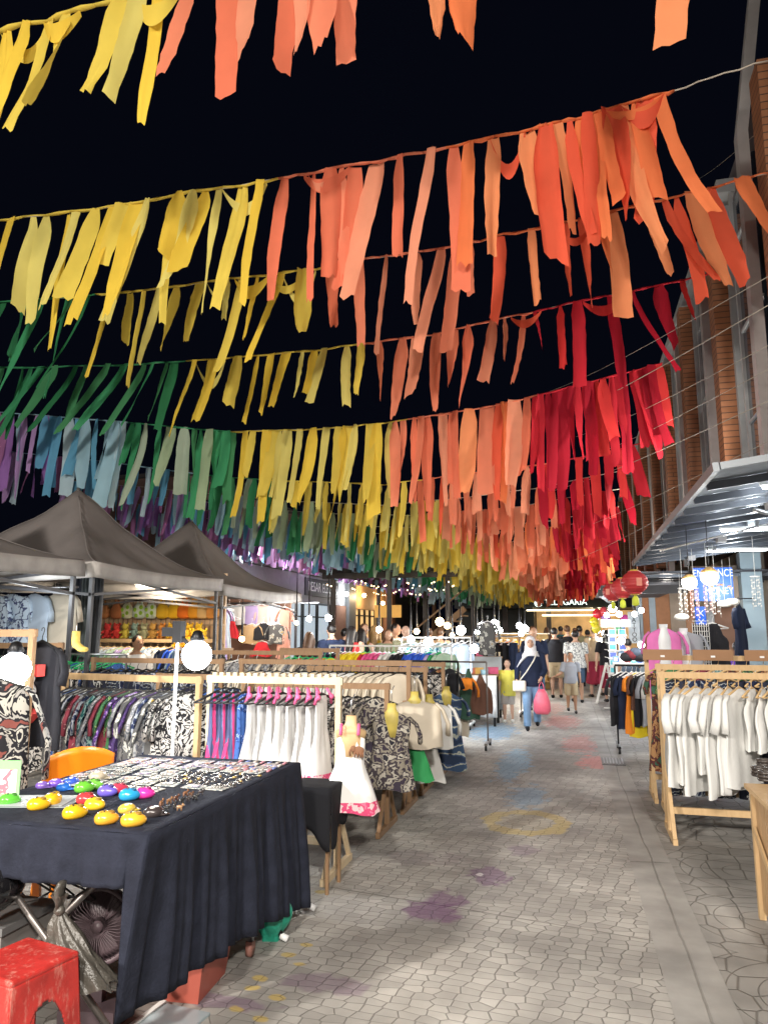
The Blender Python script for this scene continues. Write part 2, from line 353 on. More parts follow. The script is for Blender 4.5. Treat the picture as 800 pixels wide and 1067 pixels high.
# ================================================================ RIGHT BUILDING (tall, fins and brick panels)
FX = 2.75
brickp = None
def brick_mat():
    m, nt, p = _nt('slatted_brick'); N = nt.nodes; L = nt.links
    tc = N.new('ShaderNodeTexCoord'); mp = N.new('ShaderNodeMapping'); mp.inputs['Rotation'].default_value = (R(90), 0, R(90)); L.new(tc.outputs['Object'], mp.inputs[0])
    sx = N.new('ShaderNodeSeparateXYZ'); L.new(tc.outputs['Object'], sx.inputs[0])
    cb = N.new('ShaderNodeCombineXYZ'); ax = N.new('ShaderNodeMath'); ax.operation = 'ADD'; L.new(sx.outputs['X'], ax.inputs[0]); L.new(sx.outputs['Y'], ax.inputs[1]); L.new(ax.outputs[0], cb.inputs[0]); L.new(sx.outputs['Z'], cb.inputs[1])
    br = N.new('ShaderNodeTexBrick'); br.inputs['Scale'].default_value = 1; br.inputs['Brick Width'].default_value = 3; br.inputs['Row Height'].default_value = .11; br.inputs['Mortar Size'].default_value = .008
    br.inputs['Color1'].default_value = (.31, .13, .06, 1); br.inputs['Color2'].default_value = (.26, .105, .045, 1); br.inputs['Mortar'].default_value = (.06, .03, .02, 1)
    L.new(cb.outputs[0], br.inputs['Vector']); L.new(br.outputs['Color'], p.inputs['Base Color']); p.inputs['Roughness'].default_value = .6
    b_ = N.new('ShaderNodeBump'); b_.inputs['Strength'].default_value = .5; L.new(br.outputs['Fac'], b_.inputs['Height']); b_.invert = True; L.new(b_.outputs[0], p.inputs['Normal'])
    return m
brick = brick_mat()
tb = thing('shophouse', 'tall shophouse with brown slatted panels, dark windows and grey fins on the right', 'building', (0, 0, 0))
ZT = 9.2
b = MB(); b.box((FX+.25, 6.0, 4.35), (FX+6, 46, ZT+.6)); b.build('wall', mat('dark_render', (.10, .085, .09), .8), tb)
b = MB(); b.box((5.6, 6.0, 0), (8.7, 46, 4.34)); b.build('ground_floor_wall', mat('cream_wall', (.50, .46, .42), .8, var=.08), tb)
Y = 7.4-3.9; k = 0
bays = [3.5+3.9*i for i in range(11)]
for i, y0 in enumerate(bays):
    y = y0
    b = MB(); b.bar((FX, y, 3.3), (FX, y, ZT), .16, .22, up=(0, 1, 0)); b.bar((FX, y, ZT), (FX+.5, y-.1, ZT+3.4) if i == 2 else (FX+.06, y, ZT+.4), .16, .2, up=(0, 1, 0)); b.build('fin', mat('fin_paint', (.42, .40, .39), .5), tb)
    b = MB(); b.bar((FX+.14, y+1.62, 3.3), (FX+.14, y+1.62, ZT), .06, .08, up=(0, 1, 0)); b.bar((FX+.14, y+2.05, 3.3), (FX+.14, y+2.05, ZT), .10, .12, up=(0, 1, 0)); b.build('mullion', M['greyp'], tb)
    b = MB(); b.box((FX+.16, y+.14, 3.6), (FX+.24, y+1.58, ZT-.2)); w_ = b.build('window', M['glass_dk'], tb)
    b = MB()
    for z in (5.0, 6.6, 8.2): b.box((FX+.13, y+.14, z), (FX+.17, y+1.58, z+.05))
    b.build('frame', M['greyp'], w_)
    b = MB(); b.box((FX-.16, y+2.16, 3.6), (FX+.24, y+2.6, ZT-.1)); b.build('slatted_panel', brick, tb)
    b = MB(); b.box((FX+.17, y+2.63, 3.6), (FX+.24, y+3.78, ZT-.1)); b.build('recessed_panel', mat('maroon_panel', (.13, .07, .07), .7), tb)
b = MB(); b.box((FX-.05, 13.0, ZT+.1), (FX+.3, 46, ZT+.35)); b.build('cornice', M['greyp'], tb)
for cx_, y in ((xa(786, 20.2), 20.2), (xa(720, 27), 27), (xa(690, 33), 33)):   # square blue-grey columns of the arcade
    b = MB(); b.box((cx_-.24, y-.2, 0), (cx_+.24, y+.2, 3.55)); b.build('column', mat('bluegrey_paint', (.30, .38, .42), .5, var=.1, scale=2), tb)
# shop wall pieces under the arcade
pw = thing('shop_partition', 'brown plywood door between cream boards under the metal awning', 'partition', (0, 0, 0))
for x0, x1, z1, m_, n_ in ((xa(746, 20.9), xa(767, 20.9), 2.35, mat('brown_ply', (.30, .15, .09), .6, scale=3), 'door'), (xa(767, 20.9), xa(780, 20.9), 3.3, mat('cream_board', (.62, .48, .36), .7), 'board'),
                           (xa(716, 20.9), xa(724, 20.9), 3.0, mat('ply_orange', (.45, .22, .11), .6), 'board'), (xa(738, 20.9), xa(745.5, 20.9), 3.0, mat('striped_panel', (.5, .5, .5), .5), 'board'), (xa(724, 20.9), xa(767, 20.9), 3.3, mat('cream_board', (.6, .48, .36), .7), 'header')):
    b = MB(); b.box((x0, 20.9 if n_ != 'header' else 20.93, 0 if n_ != 'header' else 2.4), (x1-.004, 20.96 if n_ != 'header' else 20.99, z1)); b.build(n_, m_, pw)
# roll-up shop units further down the arcade
b = thing('shop_unit', 'orange and pale blue shop panels far down the right arcade', 'shop', (0, 0, 0))
for i, (x0, x1, c) in enumerate(((664, 671, (.45, .6, .75)), (671, 678, (.55, .25, .12)), (678, 685, (.5, .65, .8)), (685, 700, (.55, .27, .14)), (700, 716, (.55, .47, .4)))):
    q = MB(); q.box((xa(x0, 26), 26, 0), (xa(x1, 26)-.01, 26.1, 3.0)); q.build('panel', mat('front_panel_%d' % i, c, .6), b)

# ================================================================ METAL AWNING
def awning_mat():
    m, nt, p = _nt('galvanised_sheet'); N = nt.nodes; L = nt.links
    p.inputs['Metallic'].default_value = .6; p.inputs['Roughness'].default_value = .3; p.inputs['Base Color'].default_value = (.44, .49, .55, 1)
    tc = N.new('ShaderNodeTexCoord'); nz = N.new('ShaderNodeTexNoise'); nz.inputs['Scale'].default_value = 1.3; nz.inputs['Detail'].default_value = 2; nz.inputs['Distortion'].default_value = .8; L.new(tc.outputs['Object'], nz.inputs['Vector'])
    b_ = N.new('ShaderNodeBump'); b_.inputs['Strength'].default_value = .5; b_.inputs['Distance'].default_value = .12; L.new(nz.outputs['Fac'], b_.inputs['Height']); L.new(b_.outputs[0], p.inputs['Normal'])
    return m
AW = awning_mat()
a0 = atY(745, 487, 7.9); AX, AZ = a0.x, a0.z
Y1 = 19.5; WA = 4.1; SL = math.atan(.13)
t = thing('metal_awning', 'long galvanised metal awning with purlins and tube lights over the right stalls', 'awning', (AX, 0, AZ))
t.rotation_euler.y = -SL
b = MB(); b.box((0, 7.9, 0), (WA, Y1, .02)); b.build('roof_sheet', AW, t)
b = MB(); b.bar((0, 7.86, 0), (0, Y1, 0), .06, .09); b.bar((.04, 7.87, 0), (WA, 7.87, 0), .06, .07); b.build('edge_frame', mat('edge_steel', (.22, .24, .26), .45, .6), t)
y = 8.75
while y < Y1:
    b = MB(); b.bar((.04, y, -.05), (WA, y, -.05), .05, .09); b.build('purlin', mat('purlin_steel', (.14, .15, .17), .35, .7), t); y += .95
b = MB(); b.tube([(.75, 9.9, -.25), (.9, 10.0, -.3), (WA, 10.0, -.34)], .035, 8); b.build('pipe', M['steel'], t)
b = MB(); b.tube([(.1, 14.5, -.2), (2.0, 10.4, -.3)], .018, 6); b.build('brace', M['steel'], t)
t2 = thing('metal_awning', 'lower dark metal awning behind the galvanised one', 'awning')
b = MB(); b.box((AX+.05, 19.9, AZ-.22), (FX+2.6, 33, AZ-.17)); b.build('roof_sheet', mat('dark_sheet', (.08, .08, .09), .4, .6), t2)
for yy in range(20, 33):
    b = MB(); b.bar((AX+.07, yy+.2, AZ-.27), (FX+2.5, yy+.2, AZ-.27), .05, .08); b.build('purlin', mat('purlin_steel', (.14, .15, .17), .35, .7), t2)
def tube_light(loc, ln, pw_, label):
    t_ = thing('tube_light', label, 'light', loc)
    q = MB(); q.tube([(-ln/2, 0, 0), (ln/2, 0, 0)], .018, 8); q.build('tube', lamp_mat('tube_glow', (.9, .97, 1), 25), t_)
    q = MB(); q.box((-ln/2-.03, -.03, .025), (ln/2+.03, .03, .06)); q.build('fitting', M['white'], t_)
    l = bpy.data.lights.new('tube', 'POINT'); l.shadow_soft_size = .12; l.energy = pw_*.85; l.color = (.88, .95, 1)
    o = bpy.data.objects.new('light', l); C.objects.link(o); o.parent = t_; o.location = (0, 0, -.17)
    return t_
tube_light((2.75, 9.2, AZ+.0), 1.2, 42, 'white tube light nearest the front edge under the metal awning')
tube_light((3.0, 13.2, AZ+.0), 1.2, 60, 'white tube light in the middle under the metal awning')
tube_light((3.4, 17.2, AZ+.05), 1.2, 60, 'white tube light at the back under the metal awning')
# overhead wires along the right facade
for i, (p1, p2) in enumerate((((800, 288), (560, 410)), ((800, 318), (560, 440)), ((800, 360), (600, 455)), ((800, 385), (600, 480)), ((800, 418), (560, 512)), ((800, 460), (560, 560)), ((745, 507), (560, 590)), ((800, 128), (720, 190)))):
    A = atY(p1[0], p1[1], 7.2+.35*i); B = atY(p2[0], p2[1], 20+1.1*i)
    A.x = max(A.x, 1.7); B.x = max(B.x, -.6)
    q = MB(); q.tube([A.lerp(B, k/8)+Vector((0, 0, -.25*math.sin(math.pi*k/8)*.4)) for k in range(9)], .0035+.002*(i % 3 == 1), 5)
    tag(q.build('cable', mat('pale_cable', (.30, .27, .22), .6)), 'pale overhead cable slung along the right building, %s from the top' % ORD[i], 'cable', 'cables along the right building')

# ================================================================ LEFT BUILDINGS
def lbuild():
    X = -12.6; k = lambda y: y*1.70 if y < 24.4 else 41.5+(y-24.4)*.78; H = lambda z: 1.65+(z-1.65)*1.58
    t = thing('shop_building', 'two storey shop building with balcony and warm wall lamps behind the tents', 'building')
    b = MB(); b.box((X-6, 24.5, H(3.5)), (X-1.3, 64, H(5.3))); b.build('upper_wall', mat('pink_render', (.24, .15, .12), .8), t)
    b = MB(); b.box((X-6, 24.5, 0), (X-.3, 64, H(3.48))); b.build('lower_wall', mat('grey_render', (.26, .27, .28), .8), t)
    b = MB(); b.box((X-1.4, 24.4, H(3.3)), (X+.1, 64, H(3.55))); b.build('balcony_slab', mat('slab_grey', (.36, .37, .38), .7), t)
    z0 = H(3.55); b = MB(); b.box((X-.02, 24.5, z0+.9), (X+.04, 64, z0+.95))
    y = 24.5
    while y < 64: b.box((X, y, z0), (X+.02, y+.025, z0+.9)); y += .17
    b.build('railing', M['black'], t)
    for y in (25.5, 29, 33, 37, 42, 48, 55):
        b = MB(); b.box((X-1.3, y, z0+.05), (X-1.25, y+1.4, z0+2.0)); b.build('window', M['glass_dk'], t)
        w_ = MB(); w_.box((X-1.24, y+2.0, z0+.9), (X-1.08, y+2.16, z0+1.5)); w_.build('wall_lamp', lamp_mat('lantern_glow', (1, .75, .35), 9), t)
    b = MB(); b.box((X-6.2, 24.3, H(5.3)), (X-1.0, 64.1, H(5.3)+.15)); b.build('roof', mat('roof_dark', (.05, .045, .045), .8), t)
    b = MB(); b.box((X-.28, 24.7, 0), (X+.0, k(18.3), H(3.28))); b.box((X-.28, k(18.3)+.01, H(2.45)), (X+.0, k(23.2), H(3.28))); b.build('fascia', mat('pale_grey_render', (.52, .54, .56), .7), t)
    sg = MB(); sg.box((X+.0, k(19.4), H(2.66)), (X+.08, k(22.3), H(3.2))); s_ = sg.build('sign_board', mat('sign_grey', (.10, .11, .12), .6), t)
    text('lettering', 'BESAR ELEGAN', .66, mat('sign_white', (.8, .8, .8), .5, emit=(1, 1, 1), es=.15), s_, (X+.085, k(20.9), H(2.93)), (R(90), 0, R(90)))
    for y0, y1 in ((18.5, 19.5), (19.6, 20.7), (20.8, 21.9)):
        b = MB(); b.box((X-.25, k(y0), .1), (X-.2, k(y1), H(2.4))); w_ = b.build('shop_window', mat('lit_pane', (.5, .55, .6), .15, emit=(.75, .9, 1), es=.55), t)
        b = MB()
        for yy in (k(y0), k(y1)-.07): b.box((X-.2, yy, .1), (X-.14, yy+.07, H(2.4)))
        b.box((X-.2, k(y0)+.08, 2.2), (X-.15, k(y1)-.08, 2.26)); b.build('frame', M['black'], w_)
    b = MB(); b.box((X-.28, k(22.2), 0), (X+.05, k(23.2), H(2.44))); b.build('pillar', mat('salmon_render', (.50, .27, .19), .7), t)
    b = MB(); b.box((X-.28, k(23.4), 0), (X+.12, k(24.2), H(3.28))); b.build('pillar', M['greyp'], t)
    b = MB(); b.box((X-.28, k(24.3), H(2.4)), (X-.05, k(33.5), H(3.28))); b.build('fascia', mat('orange_render', (.58, .36, .18), .7), t)
    for y0, y1 in ((24.5, 25.9), (26.0, 27.4), (27.5, 28.9), (29.0, 30.5), (31.0, 33.0)):
        b = MB(); b.box((X-.25, k(y0), .1), (X-.2, k(y1), H(2.38))); w_ = b.build('shop_window', mat('warm_pane', (.55, .4, .2), .2, emit=(1, .62, .25), es=.8), t)
        b = MB()
        for yy in (k(y0), k(y1)-.1): b.box((X-.2, yy, .1), (X-.12, yy+.1, H(2.38)))
        b.box((X-.2, k(y0)+.1, 2.4), (X-.14, k(y1)-.1, 2.48))
        b.build('frame', M['black'], w_)
    b = MB(); b.box((X-.28, k(33.6), 0), (X+.4, k(34.8), H(3.3))); b.build('pillar', mat('salmon_render', (.50, .27, .19), .7), t)
    for yy, zz, c, pw_ in ((22.8, 2.85, 'glow2', 60), (25.4, 2.9, 'warm', 110), (31, 2.7, 'warm', 90)):
        b = MB(); b.ball((X+.28, k(yy), H(zz)), .13, n=10); b.build('wall_lamp', M[c], t)
        point('light', (X+.7, k(yy), H(zz)-.1), pw_, (1, .7, .38) if c == 'warm' else (.95, .98, 1), .1, t)
lbuild()

# ================================================================ FAR END: food hall, pergola
t = thing('food_hall', 'dark roofed food hall with lit white sign closing the far end of the street', 'building')
b = MB(); b.box((-6.5, 40, 2.75), (3.4, 50, 3.35)); b.build('fascia', mat('dark_fascia', (.02, .025, .025), .6), t)
b = MB(); b.add([(-7, 39.5, 3.36), (4, 39.5, 3.36), (4, 51, 5.6), (-7, 51, 5.6), (-7, 39.5, 3.3), (4, 39.5, 3.3), (4, 51, 5.5), (-7, 51, 5.5)], [(0,1,2,3), (7,6,5,4), (0,4,5,1), (1,5,6,2), (2,6,7,3), (3,7,4,0)], 0, False); b.build('roof', mat('roof_dark', (.05, .045, .045), .8), t)
b = MB(); b.box((-6.5, 44, 0), (3.4, 44.2, 2.7)); b.build('back_wall', mat('interior_glow', (.55, .38, .2), .7, emit=(1, .6, .25), es=.22, var=.5, scale=1.5), t)  # wall given its own glow in place of a lit interior
b = MB(); b.box((-6.5, 41, 0), (-2.3, 43.9, 2.7)); b.build('shade_block', mat('dark_fascia', (.02, .025, .025), .6), t)  # black box added so the left part of the hall reads unlit
s_ = MB(); s_.box((xa(566, 39.8), 39.86, 2.8), (xa(612, 39.8), 39.98, 3.3)); s_ = s_.build('sign_board', mat('sign_black', (.01, .012, .012), .6), t)
text('lettering', '@ TELAGARIA', .42, lamp_mat('sign_light', (.85, 1, .9), 2.5), s_, (xa(585, 39.8), 39.84, 3.02), (R(90), 0, 0))
for i, z in enumerate((2.62, 2.35)):
    b = MB(); b.tube([(-2.6+i*.8, 39.9, z), (1.9, 39.9, z)], .045, 6); b.build('light_strip', lamp_mat('strip_glow', (1, .85, .5), 5), t)
for x in (-6.3, -3.9, -1.6, .8, 3.1):
    b = MB(); b.box((x, 40, 0), (x+.25, 40.25, 2.75)); b.build('post', mat('dark_post', (.07, .06, .055), .6), t)
point('light', (-2.5, 41.5, 2.4), 200, (1, .7, .4), .3, t); point('light', (1, 41.5, 2.4), 200, (1, .75, .45), .3, t)

t = thing('pergola', 'dark timber pergola strung with tiny warm fairy lights beyond the left stalls', 'pergola')
for x in (-8.2, -6.2, -4.2):
    for y in (24, 30):
        b = MB(); b.box((x, y, 0), (x+.14, y+.14, 3.35)); b.build('post', mat('dark_post', (.07, .06, .055), .6), t)
b = MB()
for y in (24, 30): b.box((-8.5, y-.05, 3.36), (-3.8, y+.15, 3.55))
for i in range(12): b.box((-8.5+i*.42, 23.6, 3.56), (-8.42+i*.42, 30.6, 3.68))
b.build('roof_beams', mat('dark_post', (.07, .06, .055), .6), t)
b = MB(); r_ = random.Random(3)
for i in range(70):
    x = -8.4+4.4*r_.random(); y = r_.choice((23.8, 27, 30)); b.ball((x, y, 3.3-.25*abs(math.sin(x*2.2))), .022, n=6)
o = b.build('fairy_lights', lamp_mat('fairy_glow', (1, .7, .35), 9), t); o['kind'] = 'stuff'
b = MB(); b.box((-8.0, 29, 2.1), (-6.9, 29.1, 2.6)); b.build('glow_panel', mat('orange_glow_panel', (.6, .33, .08), .6, emit=(1, .5, .1), es=.35), t)  # small orange panel given its own glow
st = thing('staircase', 'brown timber stair rising to the right inside the pergola', 'staircase')
b = MB()
for i in range(9): b.box((-6.3+i*.25, 27, .5+i*.2), (-6.02+i*.25, 28, .55+i*.2))
b.build('tread', M['brownwood'], st)['kind'] = 'stuff'
b = MB(); b.bar((-6.4, 27, .4), (-4.0, 27, 2.4), .06, .22); b.bar((-6.4, 26.95, 1.2), (-4.0, 26.95, 3.1), .05, .06); b.build('stringer', M['brownwood'], st)
# dark mass of trees behind the far roofs
def far_tree(x, y, h, r, lab):
    t = thing('tree', lab, 'tree', (x, y, 0)); rr = random.Random(int(x*7+y))
    b = MB(); b.tube([(0, 0, 0), (.1, 0, h*.4), (0, .1, h*.8)], [.22, .16, .05], 8); b.build('trunk', mat('bark', (.12, .08, .06), .9), t)
    b = MB()
    for i in range(1400):
        a = rr.random()*6.283; e = rr.uniform(-1, 1); q = rr.random()**.4*r
        c = Vector((math.cos(a)*math.sqrt(1-e*e)*q, math.sin(a)*math.sqrt(1-e*e)*q, h*.75+e*q*.8))
        u = Vector((rr.uniform(-1, 1), rr.uniform(-1, 1), rr.uniform(-1, 1))).normalized()*.16; v_ = u.orthogonal().normalized()*.08
        b.add([c-u, c+v_, c+u, c-v_], [(0,1,2,3)], 0, False)
    b.build('crown', mat('leaves', (.04, .08, .03), .7), t)
far_tree(-10, 52, 8, 3.6, 'dark leafy tree behind the food hall roof, left one'); far_tree(-3.5, 54, 7, 3.0, 'dark leafy tree behind the food hall roof, right one')

# ================================================================ TENTS
tentm = mat('tent_canvas', (.135, .12, .115), .75, var=.25, scale=1.6, bump=.25)
def tent(x0, x1, y0, y1, zl, zp, label):
    t = thing('market_tent', label, 'tent', ((x0+x1)/2, (y0+y1)/2, 0)); hx, hy = (x1-x0)/2, (y1-y0)/2
    rr = random.Random(int(y0*10))
    def fn(u, v):
        a, c = (u-.5)*2, (v-.5)*2; m_ = max(abs(a), abs(c)); mn = min(abs(a), abs(c))
        z = zl+(zp-zl)*(1-m_)**1.75 + .10*(1-m_)*m_*(mn/max(m_, 1e-3))
        z += (.05*noise.noise(Vector((a*3+y0, c*3, 0)))+.03*noise.noise(Vector((math.atan2(a, c)*5, m_*1.5, y0))))*(m_ < .98) - .06*(1-(mn/max(m_, .001))**2)*(m_**3)*.6
        return (a*hx, c*hy, z)
    b = MB(); b.grid(fn, 28, 28); o = b.build('canopy', tentm, t); solid(o, .006)
    b = MB()
    def side(p, q):
        def f2(u, v):
            P = Vector(p).lerp(Vector(q), u); n_ = Vector((P.x/hx if abs(abs(P.x)-hx) < .01 else 0, P.y/hy if abs(abs(P.y)-hy) < .01 else 0, 0))
            sag = -.06*(1-(2*u-1)**2)*.6
            P.z = zl+sag-.17*v; return P+n_*(.01+.012*v*math.sin(u*23+y0))
        b.grid(f2, 24, 3)
    side((-hx, -hy, 0), (hx, -hy, 0)); side((hx, -hy, 0), (hx, hy, 0)); side((hx, hy, 0), (-hx, hy, 0)); side((-hx, hy, 0), (-hx, -hy, 0))
    o = b.build('valance', mat('valance_canvas_lit', (.34, .32, .30), .75, var=.35, scale=4, bump=.3), t); solid(o, .004)  # lighter than the canopy: light on the valance put into its colour
    for sx in (-1, 1):
        for sy_ in (-1, 1):
            b = MB(); b.box((sx*(hx-.06)-.02, sy_*(hy-.06)-.02, 0), (sx*(hx-.06)+.02, sy_*(hy-.06)+.02, zl-.02)); b.build('leg', mat('dark_leg', (.05, .05, .055), .5), t)
    b = MB()
    for sx in (-1, 1):
        b.bar((sx*(hx-.05), -hy+.05, zl-.1), (sx*(hx-.05), hy-.05, zl-.35), .02, .03); b.bar((sx*(hx-.05), hy-.05, zl-.1), (sx*(hx-.05), -hy+.05, zl-.35), .02, .03)
    for sy_ in (-1, 1):
        b.bar((-hx+.05, sy_*(hy-.05), zl-.1), (hx-.05, sy_*(hy-.05), zl-.35), .02, .03); b.bar((hx-.05, sy_*(hy-.05), zl-.1), (-hx+.05, sy_*(hy-.05), zl-.35), .02, .03)
    b.build('scissor_frame', mat('dark_leg', (.05, .05, .055), .5), t)
    for sx in (-1, 1):
        for sy_ in (-1, 1):
            b = MB(); b.tube([Vector(fn(.5+sx*.5*q/16, .5+sy_*.5*q/16))+Vector((0, 0, .006)) for q in range(1, 17)], .009, 6, flat=.6); b.build('seam', tentm, t)
    b = MB(); b.tube([(0, 0, zl-.3), (0, 0, zp+.0)], .02, 6); b.build('centre_pole', M['steel'], t)
tent(-7.9, -5, 3.55, 6.6, 2.36, 3.38, 'dark grey peaked tent nearest the camera at the left edge')
tent(-7.75, -4.95, 6.72, 9.65, 2.36, 3.50, 'dark grey peaked tent, middle one of the three')
tent(-7.9, -5, 9.8, 12.9, 2.30, 3.52, 'dark grey peaked tent farthest from the camera, before the balcony')
# ================================================================ RIBBON GARLANDS
def rib(name, c): return mat(name, c, .8, var=.10, scale=2.5, trans=.35, cloth=True)
RB = {
 'purple': [rib('ribbon_purple', (.42, .20, .58)), rib('ribbon_lilac', (.58, .36, .70)), rib('ribbon_mauve', (.42, .17, .36))],
 'blue': [rib('ribbon_sky', (.42, .66, .78)), rib('ribbon_pale_blue', (.55, .72, .80)), rib('ribbon_blue', (.16, .45, .68))],
 'green': [rib('ribbon_green', (.06, .34, .15)), rib('ribbon_deep_green', (.03, .19, .075)), rib('ribbon_leaf', (.07, .28, .12))],
 'sage': [rib('ribbon_sage', (.42, .54, .34)), rib('ribbon_sage_grey', (.46, .56, .43)), rib('ribbon_green', (.04, .25, .10))],
 'yellow': [rib('ribbon_yellow', (.78, .60, .10)), rib('ribbon_gold', (.82, .58, .07)), rib('ribbon_lemon', (.74, .64, .18))],
 'salmon': [rib('ribbon_salmon', (.84, .26, .15)), rib('ribbon_coral', (.80, .20, .11)), rib('ribbon_peach', (.85, .33, .20))],
 'orange': [rib('ribbon_orange', (.84, .22, .08)), rib('ribbon_red_orange', (.78, .12, .06)), rib('ribbon_apricot', (.85, .30, .13))],
 'red': [rib('ribbon_red', (.52, .022, .038)), rib('ribbon_crimson', (.40, .012, .03)), rib('ribbon_scarlet', (.62, .04, .04))],
}
def band(x, row, r):
    f_ = 1 if row < 6 else max(.56, 1-.06*(row-5)); x = x/f_
    x += r.uniform(-.12, .12)
    if row <= 2:
        if x > -1.2: return 'orange'
        if x > -3.3: return 'salmon'
        if x > -7.3 or row < 2: return 'yellow'
        return 'green'
    if x > -.6: return 'red' if (row < 9 or r.random() < .75) else 'orange'
    if x > -3.3: return 'salmon' if r.random() < .9 else 'orange'
    if x > -6.7: return 'yellow'
    if x > -9.2: return 'green' if row == 3 else ('sage' if r.random() < .8 else 'green')
    if x > -11.2: return 'blue' if row > 3 else 'green'
    return 'purple' if r.random() < .7 else 'blue'
def ribbon_mesh(L_, w_, lean, blow, twist, r, nz=12, nx=4):
    b = MB(); vs_ = []
    ph = r.uniform(0, 6.3); cu = r.uniform(-.25, .25); g0 = r.uniform(.25, .95); tap = r.uniform(.6, 1.1); bend = r.uniform(-.05, .05)
    cols = [r.uniform(-.16, .16)*w_ for _ in range(nx+1)]; tr = r.random() < .25
    slant = r.uniform(-.5, .5)*w_; edge = [r.uniform(-.007, .007) for _ in range(2*(nz+1))]
    for j in range(nz+1):
        v = j/nz; cx = lean*L_*v**1.25 + bend*L_*math.sin(v*2.6+ph*.3)*v; cz = -L_*v*(1-.08*abs(lean)); c_y = blow*L_*v**1.4+.012*math.sin(v*7+ph)
        ang = twist*v + .25*math.sin(v*3+ph)*v; ww = w_*(g0+(1-g0)*min(1, v*5))*(1-(1-tap)*v)
        if tr and v > .75: ww *= 1-(v-.75)*1.6
        for i in range(nx+1):
            s_ = i/nx-.5
            jx = edge[j] if i == 0 else (edge[nz+1+j] if i == nx else 0)
            jz = (r.uniform(-.05, .02)+slant*s_) if j == nz else 0
            dx = math.cos(ang)*s_*ww; dy = math.sin(ang)*s_*ww + cu*ww*(s_*s_*4-1)*.5 + cols[i]*(.4+.6*math.cos(v*2.2+ph))
            vs_.append((cx+dx+jx, c_y+dy, cz+jz))
    fs_ = [(j*(nx+1)+i, j*(nx+1)+i+1, (j+1)*(nx+1)+i+1, (j+1)*(nx+1)+i) for j in range(nz) for i in range(nx)]
    b.add(vs_, fs_, 0, True); return b
def interp(pts, x):
    if x <= pts[0].x: return pts[0]
    for a, c in zip(pts, pts[1:]):
        if x <= c.x:
            k = (x-a.x)/max(1e-6, c.x-a.x); return a.lerp(c, k)
    return pts[-1]
# row: distance along the street, surveyed points of the cord, spacing, ribbon length, width, label
ROWS = [
 (5.1, [(-60, 60), (0, 34), (100, 5), (210, -18), (370, -50), (490, -78), (715, -125)], .42, (.7, 1.15), (.13, .26), 'nearest ribbon garland at the top edge, yellow then orange, mostly out of view'),
 (7.5, [(-60, 236), (0, 230), (100, 218), (200, 200), (290, 186), (370, 172), (440, 158), (540, 138), (600, 122), (690, 97), (740, 80), (800, 63)], .25, (1.15, 1.8), (.11, .28), 'second garland from the front, long yellow then salmon and orange ribbons'),
 (9.5, [(-60, 322), (0, 315), (100, 307), (150, 303), (240, 290), (330, 280), (380, 270), (440, 262), (500, 250), (600, 228), (700, 205), (740, 195), (800, 180)], .31, (.9, 1.6), (.08, .26), 'third garland from the front, reaching the right facade with orange ribbons'),
 (11.5, [(-40, 386), (0, 383), (150, 379), (240, 373), (330, 365), (380, 358), (450, 348), (540, 328), (600, 315), (660, 303), (740, 285)], .34, (.9, 1.55), (.08, .26), 'fourth garland from the front, dark green to yellow, coral and crimson ribbons'),
 (13.3, [(-40, 424), (0, 430), (100, 437), (240, 450), (320, 447), (400, 441), (500, 425), (560, 412), (690, 378)], .21, (1.25, 1.9), (.13, .32), 'fifth garland from the front, dense pale blue, sage, yellow, pink and crimson'),
 (15.6, [(-20, 468), (100, 480), (240, 498), (400, 505), (481, 494), (572, 483), (627, 472), (668, 462)], .25, (.9, 1.4), (.09, .26), 'sixth garland from the front, ending in crimson ribbons near the fins'),
 (18, [(60, 500), (150, 508), (300, 522), (400, 526), (478, 519), (562, 508), (650, 490)], .24, (.9, 1.35), (.09, .26), 'seventh garland from the front'),
 (20.5, [(130, 524), (200, 530), (350, 548), (480, 550), (575, 543), (645, 528)], .20, (.85, 1.25), (.12, .26), 'eighth garland from the front'),
 (23, [(180, 545), (240, 552), (400, 566), (523, 566), (642, 550)], .18, (.85, 1.25), (.13, .27), 'ninth garland from the front'),
 (26, [(230, 547), (420, 580), (523, 581), (642, 566)], .18, (.85, 1.25), (.13, .27), 'tenth garland from the front'),
 (29, [(270, 556), (450, 592), (560, 590), (640, 578)], .18, (.85, 1.25), (.13, .27), 'eleventh garland from the front'),
 (32, [(300, 564), (450, 600), (560, 600), (638, 590)], .17, (.9, 1.3), (.10, .24), 'twelfth garland from the front'),
 (35.5, [(330, 574), (480, 607), (560, 607), (636, 597)], .17, (.9, 1.3), (.10, .26), 'last garland, farthest down the street, tips just over the food hall sign'),
]
def _lerp_row(a, c):
    n_ = 5; out = []
    def at(pp, t_): x_ = pp[0][0]+(pp[-1][0]-pp[0][0])*t_; return next(((x_, p[1]+(q[1]-p[1])*(x_-p[0])/(q[0]-p[0])) for p, q in zip(pp, pp[1:]) if x_ <= q[0]), pp[-1])
    for k_ in range(n_+1):
        A_, B_ = at(a[1], k_/n_), at(c[1], k_/n_); out.append(((A_[0]+B_[0])/2, (A_[1]+B_[1])/2))
    return ((a[0]+c[0])/2, out, (a[2]+c[2])/2, c[3], c[4], 'x')
_R = ROWS[:7]
for a_, c_ in zip(ROWS[6:], ROWS[7:]): _R += [_lerp_row(a_, c_), c_]
ROWS = _R
gr = 'ribbon garlands strung across the street'
CW = (.93, .97, 1); WW_ = (1, .72, .42)
